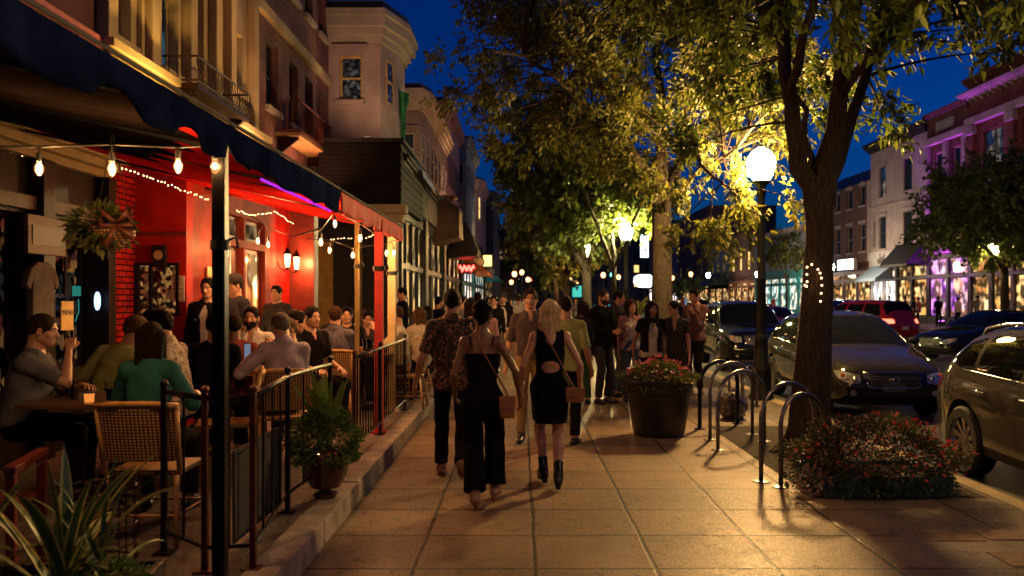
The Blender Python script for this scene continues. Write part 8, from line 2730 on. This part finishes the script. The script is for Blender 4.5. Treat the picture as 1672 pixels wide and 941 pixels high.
t = thing('drinking_glass', 'amber drink held by the bearded man in black', 'glass', (wx(988, 13.3), 13.02, 1.02)); MB().lathe([(.03, 0), (.038, .11)], 12).build('drink', mat('drink_beer', DR['beer'], .1), t, smooth='auto'); MB().lathe([(.04, .0), (.042, .13), (.04, .13), (.038, .0)], 12, cap=False).build('glass_wall', m_gl, t)
person('woman with shoulder length hair in a dark cardigan walking away behind the green shirt', (wx(951, 13.2), 13.2, 0), .3, 1.62, 'f', 'light', 'dkbrown', 'medium', top=K_(m=char, sleeve=1.9, cut=-.12), bottom=K_(m=cloth('dkgreen', (.03, .07, .03))), head=(-.6, 0, 0))
# ---- crowd further along the pavement
person('man in a flat cap, open black blazer and white shirt walking toward the camera', (wx(821, 20.5), 20.5, 0), PI, 1.78, 'm', 'light', 'dkbrown', 'buzz', vox=.016, hat=char, top=K_(m=white, sleeve=.5, cut=-.05, e=.012), jacket=K_(m=blk, sleeve=.95, open=.12), bottom=K_(m=khaki), face=True, lf=(-.1, .12, .08), rf=(.1, -.1, .08))
person('man in a white t-shirt walking away behind the man in the blazer', (wx(846, 22.5), 22.5, 0), .1, 1.78, 'm', 'light', 'brown', 'short', vox=.016, top=K_(m=white, sleeve=.6), bottom=K_(m=cloth('grey_shorts', (.2, .17, .15)), len=1.1), lf=(-.08, .15, .08), rf=(.1, -.15, .1), shoes=shw)
CR = [('woman with dark bobbed hair walking just beyond the man in the floral shirt', 769, 11.4, 0, 1.68, 'f', 'black', 'medium', blk, blk2, 0), ('woman in a pink blouse seen between the two foreground women', 792, 13.0, .2, 1.62, 'f', 'dkbrown', 'curly', pink, blk2, 1.8),
      ('man in a black suit walking left of the man in the blazer', 806, 19.0, PI, 1.72, 'm', 'black', 'short', blk, blk2, 1.9), ('short haired person in brown further back on the left', 783, 24, PI, 1.68, 'm', 'brown', 'short', rust, blk2, .6), ('tall person in black near the left shopfronts', 757, 27, 0, 1.76, 'm', 'black', 'short', blk, blk2, 1.9),
      ('woman in black far along between the two walkers', 834, 30, PI, 1.66, 'f', 'black', 'long', blk, denim, .5), ('man in grey far along the left side of the pavement', 797, 33, 0, 1.74, 'm', 'black', 'buzz', grey, blk2, .6), ('person in dark blue beyond the man in the white t-shirt', 859, 28, 0, 1.74, 'm', 'black', 'short', navy, blk2, 1.9),
      ('distant man in white on the pavement near the teal light', 775, 40, PI, 1.76, 'm', 'brown', 'short', white, blk2, .6), ('distant woman in rust coloured top on the far pavement end', 812, 44, 0, 1.65, 'f', 'brown', 'long', rust, denim, .6), ('distant man in cream shirt beside the dark car', 845, 48, 0, 1.78, 'm', 'brown', 'short', cream, denim, .6),
      ('distant person in black left of the cream shirt', 828, 52, PI, 1.7, 'm', 'black', 'short', blk, blk2, 1.9), ('man in black walking alone between the olive shirt and trees', 893, 34, 0, 1.72, 'm', 'black', 'short', blk, blk2, 1.9), ('person in turquoise jacket near the distant trunks', 893, 47, 0, 1.66, 'f', 'black', 'medium', cloth('turq', (.05, .3, .3)), blk2, 1.9),
      ('man in a grey shirt walking away just past the dark bobbed woman', 752, 15.2, 0, 1.75, 'm', 'dkbrown', 'short', grey, denim, .7), ('woman in cream walking toward the camera by the shop windows', 741, 19.5, PI, 1.64, 'f', 'brown', 'long', cream, blk2, .8), ('man in navy walking behind the woman in the pink blouse', 780, 17.0, 0, 1.8, 'm', 'black', 'buzz', navy, blk2, .8),
      ('woman in wine red top approaching between the two walking couples', 815, 25.5, PI, 1.66, 'f', 'black', 'long', wine, blk2, .6), ('tall man in cream far ahead beside the white t-shirt', 862, 35, PI, 1.85, 'm', 'brown', 'short', cream, denim, .7), ('person in rust walking under the distant trees', 905, 38, 0, 1.72, 'm', 'brown', 'short', rust, blk2, .9),
      ('person in plum near the third street lamp', 940, 36, PI, 1.7, 'f', 'black', 'medium', plum, blk2, .9), ('person in grey by the ochre shop entrance', 742, 32, PI, 1.74, 'm', 'black', 'short', grey, blk2, .9), ('person in white blouse at the turquoise shopfront', 768, 46, 0, 1.68, 'f', 'brown', 'medium', white, blk2, .9),
      ('person in black standing in the shop doorway on the left', 716, 18.2, -.9, 1.7, 'm', 'black', 'short', blk, blk2, 1.9)]
for lab, px, Y, yaw, H_, sx_, hr, st_, tm, bmx, sl in CR:
    person(lab, (wx(px, Y), Y, 0), yaw, H_, sx_, rng.choice(['light', 'tan', 'brown', 'pale']), hr, st_, vox=.016 if Y < 16 else .024, top=K_(m=tm, sleeve=sl, e=.016), bottom=K_(m=bmx), lf=(-.09, .12, .08), rf=(.1, -.12, .09), hvox=.012 if Y > 16 else None)

# ---- people at the terrace tables
ZP = .166


def sitter(label, px, Y, yaw, sex='m', skin='light', hair='black', style='short', topm=blk, sleeve=.8, **k):
    vx = .0095 if Y < 7 else (.0115 if Y < 9 else .014)
    kw = dict(vox=vx, sit=True, top=K_(m=topm, sleeve=sleeve, **k.pop('tk', {})), bottom=K_(m=k.pop('bm', blk2)), lean=k.pop('lean', .15))
    kw.update(k)
    return person(label, (wx(px, Y), Y, ZP), yaw, k.get('H', 1.75) if False else kw.pop('H', 1.75), sex, skin, hair, style, **kw)


sitter('man in a slate t-shirt at the left edge resting his hand on his mouth', 32, 6.2, -PI / 2 + .25, 'm', 'light', 'brown', 'buzz', grey, .85, lean=.22, fat=.12, rh=(.05, .34, 1.10), lh=(.05, .42, .83), rhint=(.6, 0, -1), lhint=(-.3, .2, -1), hands=('relax', 'grip'), face=True, head=(0, .05, 0), H=1.8)
sitter('woman with long dark hair in a teal blouse seen from behind at the near table', 240, 5.62, .05, 'f', 'light', 'dkbrown', 'long', teal, 1.8, lean=.12, rh=(.2, .38, .80), lh=(-.2, .38, .80), head=(.15, .1, 0), H=1.68)
sitter('heavy man in a pale green shirt hunched over, seen from behind', 180, 6.95, .0, 'm', 'light', 'sandy', 'buzz', green, .95, lean=.42, side=.12, fat=.2, head=(-.8, .0, 0), lh=(-.3, .4, .8), rh=(.2, .45, .82), H=1.82)
sitter('dark haired man from behind, standing close to the bearded man', 236, 7.35, .1, 'm', 'light', 'black', 'short', green, .8, lean=.25, head=(-.5, 0, 0), H=1.85)
sitter('bearded man in a leaf patterned shirt turned to the left', 290, 7.05, PI / 2 - .15, 'm', 'light', 'black', 'short', leafp, 1.85, beard='black', face=True, lean=.22, H=1.84, fat=.06, head=(.1, .05, 0), tk=K_(collar=1))
sitter('person in black with dark hair seen from behind left of the awning post', 347, 7.6, .1, 'm', 'tan', 'black', 'short', blk, 1.9, lean=.15, H=1.72)
sitter('person in a wine red top partly hidden by the awning post', 384, 8.0, .4, 'm', 'brown', 'black', 'buzz', wine, .9, lean=.25, H=1.7, rh=(.3, .3, .9))
sitter('bearded man in a pale collared shirt facing the camera', 411, 9.3, PI + .05, 'm', 'light', 'black', 'short', cream, .8, beard='black', face=True, lean=.0, tk=K_(collar=1, vneck=.06), H=1.82, fat=.08)
sitter('grey haired man in a lavender shirt looking down at his phone', 466, 7.65, .45, 'm', 'light', 'grey', 'short', lav, 1.85, lean=.2, tk=K_(collar=1), lh=(-.28, .30, .92), rh=(.1, .35, .85), hands=('grip', 'relax'), head=(.2, .25, 0), H=1.76, bm=cloth('grey_shorts', (.2, .17, .15)))
t = thing('mobile_phone', 'small dark phone in the hand of the man in lavender', 'phone', (wx(466, 7.65) - .42, 7.88, 1.16), .9); MB().box((-.037, -.005, -.07), (.037, .005, .07)).build('case', m_blk, t, bevel=.004); MB().box((-.033, -.0065, -.064), (.033, -.0055, .064)).build('screen', emit('phone_screen', (.5, .6, .8), .3), t)
sitter('woman resting her hand on her mouth behind the man in lavender', 489, 8.6, PI - .6, 'f', 'pale', 'ltbrown', 'short', blk, .3, face=True, lean=.25, lh=(.0, .33, 1.02), hands=('grip', 'relax'), lhint=(-.5, 0, -1), H=1.6)
sitter('man with dark hair in a black jacket leaning to the right', 452, 8.9, -.9, 'm', 'light', 'black', 'short', blk, 1.9, lean=.3, H=1.8, head=(-.3, .1, 0), face=True)
sitter('clean shaven man in a black polo looking right', 503, 9.7, -PI * .72, 'm', 'light', 'black', 'short', blk, .8, face=True, lean=.1, tk=K_(vneck=.05), H=1.82)
sitter('man in a navy striped shirt seen from behind near the railing', 546, 10.45, .08, 'm', 'light', 'brown', 'short', dstripe, .9, lean=.14, fat=.08, H=1.8, tk=K_(collar=1), bm=denim)
sitter('young man in black facing the camera over the shoulder of the striped shirt', 566, 12.0, PI + .2, 'm', 'light', 'black', 'short', blk, .8, face=True, lean=.1)
sitter('woman with curly light hair between the tables', 545, 12.8, PI + .3, 'f', 'light', 'ltbrown', 'curly', char, .8, face=True, lean=.1)
sitter('man with black fringe looking down at the long table', 599, 12.3, PI + .25, 'm', 'light', 'black', 'quiff', char, 1.8, face=True, lean=.28, head=(0, .3, 0), tk=K_(vneck=.05))
sitter('man in a tan patterned shirt seated by the railing facing left', 655, 11.5, PI / 2 + .1, 'm', 'light', 'brown', 'short', tanp, .95, face=True, lean=.1, lh=(-.1, .33, 1.05), fat=.08, H=1.8)
sitter('person in black hunched at the far railing behind the walkers', 707, 13.2, 1.0, 'm', 'tan', 'black', 'medium', blk, 1.9, lean=.2)
sitter('person with light hair seated beyond the tan patterned shirt', 688, 12.3, .6, 'f', 'light', 'ltbrown', 'medium', tanp, .9, lean=.1)
sitter('woman in pale blouse seated before the dark shop window', 572, 12.6, PI - .3, 'f', 'light', 'brown', 'medium', cream, .9, lean=.1, face=True)


def stander(label, px, Y, yaw, H_=1.75, z=ZP, **k):
    kw = dict(vox=.014, top=K_(m=k.pop('topm', blk), sleeve=k.pop('sleeve', 1.9)), bottom=K_(m=blk2)); kw.update(k)
    return person(label, (wx(px, Y), Y, z), yaw, H_, **kw)


stander('man in a black jacket and white collar standing by the bar wall', 340, 9.75, PI, 1.72, skin='light', jacket=K_(m=blk), topm=white, face=True)
stander('waiter in a cap and glasses standing before the bar windows', 385, 10.9, PI - .7, 1.78, skin='light', hat=char, hair='dkbrown', style='buzz', topm=navy, glasses=True, face=True, sleeve=.8)
stander('dark haired man standing by the bright red panel', 452, 12.7, PI - .2, 1.68, face=True, topm=char)
stander('person with dark hair standing by the shop windows past the terrace', 657, 16.8, PI * .6, 1.7, topm=blk)

# ---- people across the road
AC = [('man in black standing on the purple lit pavement, leftmost of the pair', 1532, 47.5, blk), ('man in a tan top standing beside the man in black on the purple lit pavement', 1564, 47.5, tanp), ('man in grey facing the purple windows', 1596, 48.5, grey), ('person in mauve walking past the purple doorway', 1617, 50, plum),
      ('person in bright blue before the gold windows', 1637, 48, cloth('blue_top', (.03, .06, .25))), ('person in white at the right of the purple windows', 1655, 47, white), ('person in black at the right edge across the road', 1670, 45, blk),
      ('person in black left of the striped pillar', 1478, 52, blk), ('woman in black with a bag before the dark awning', 1492, 50, blk2), ('person in rust by the dark awning windows', 1500, 51.5, rust), ('head and shoulders of a person before the white shop', 1437, 58, char), ('person in navy before the white shop door', 1452, 60, navy),
      ('person in wine before the turquoise shop', 1263, 80, wine), ('person in black before the turquoise shop', 1245, 82, blk), ('person in magenta far across the road', 1105, 96, cloth('magenta', (.5, .02, .2))), ('person in black before the salmon shop', 1205, 90, blk), ('person in grey before the salmon shop', 1180, 92, grey)]
for i, (lab, px, Y, tm) in enumerate(AC):
    person(lab, (wx(px, Y), Y, 0), rng.uniform(-1.2, 1.2), rng.uniform(1.66, 1.86), 'f' if 'woman' in lab else 'm', rng.choice(['light', 'tan', 'brown']), rng.choice(['black', 'brown', 'black']), 'medium' if 'woman' in lab else 'short', vox=.028, hvox=.014, top=K_(m=tm, sleeve=.9, e=.02, wr=0), bottom=K_(m=blk2, wr=0))
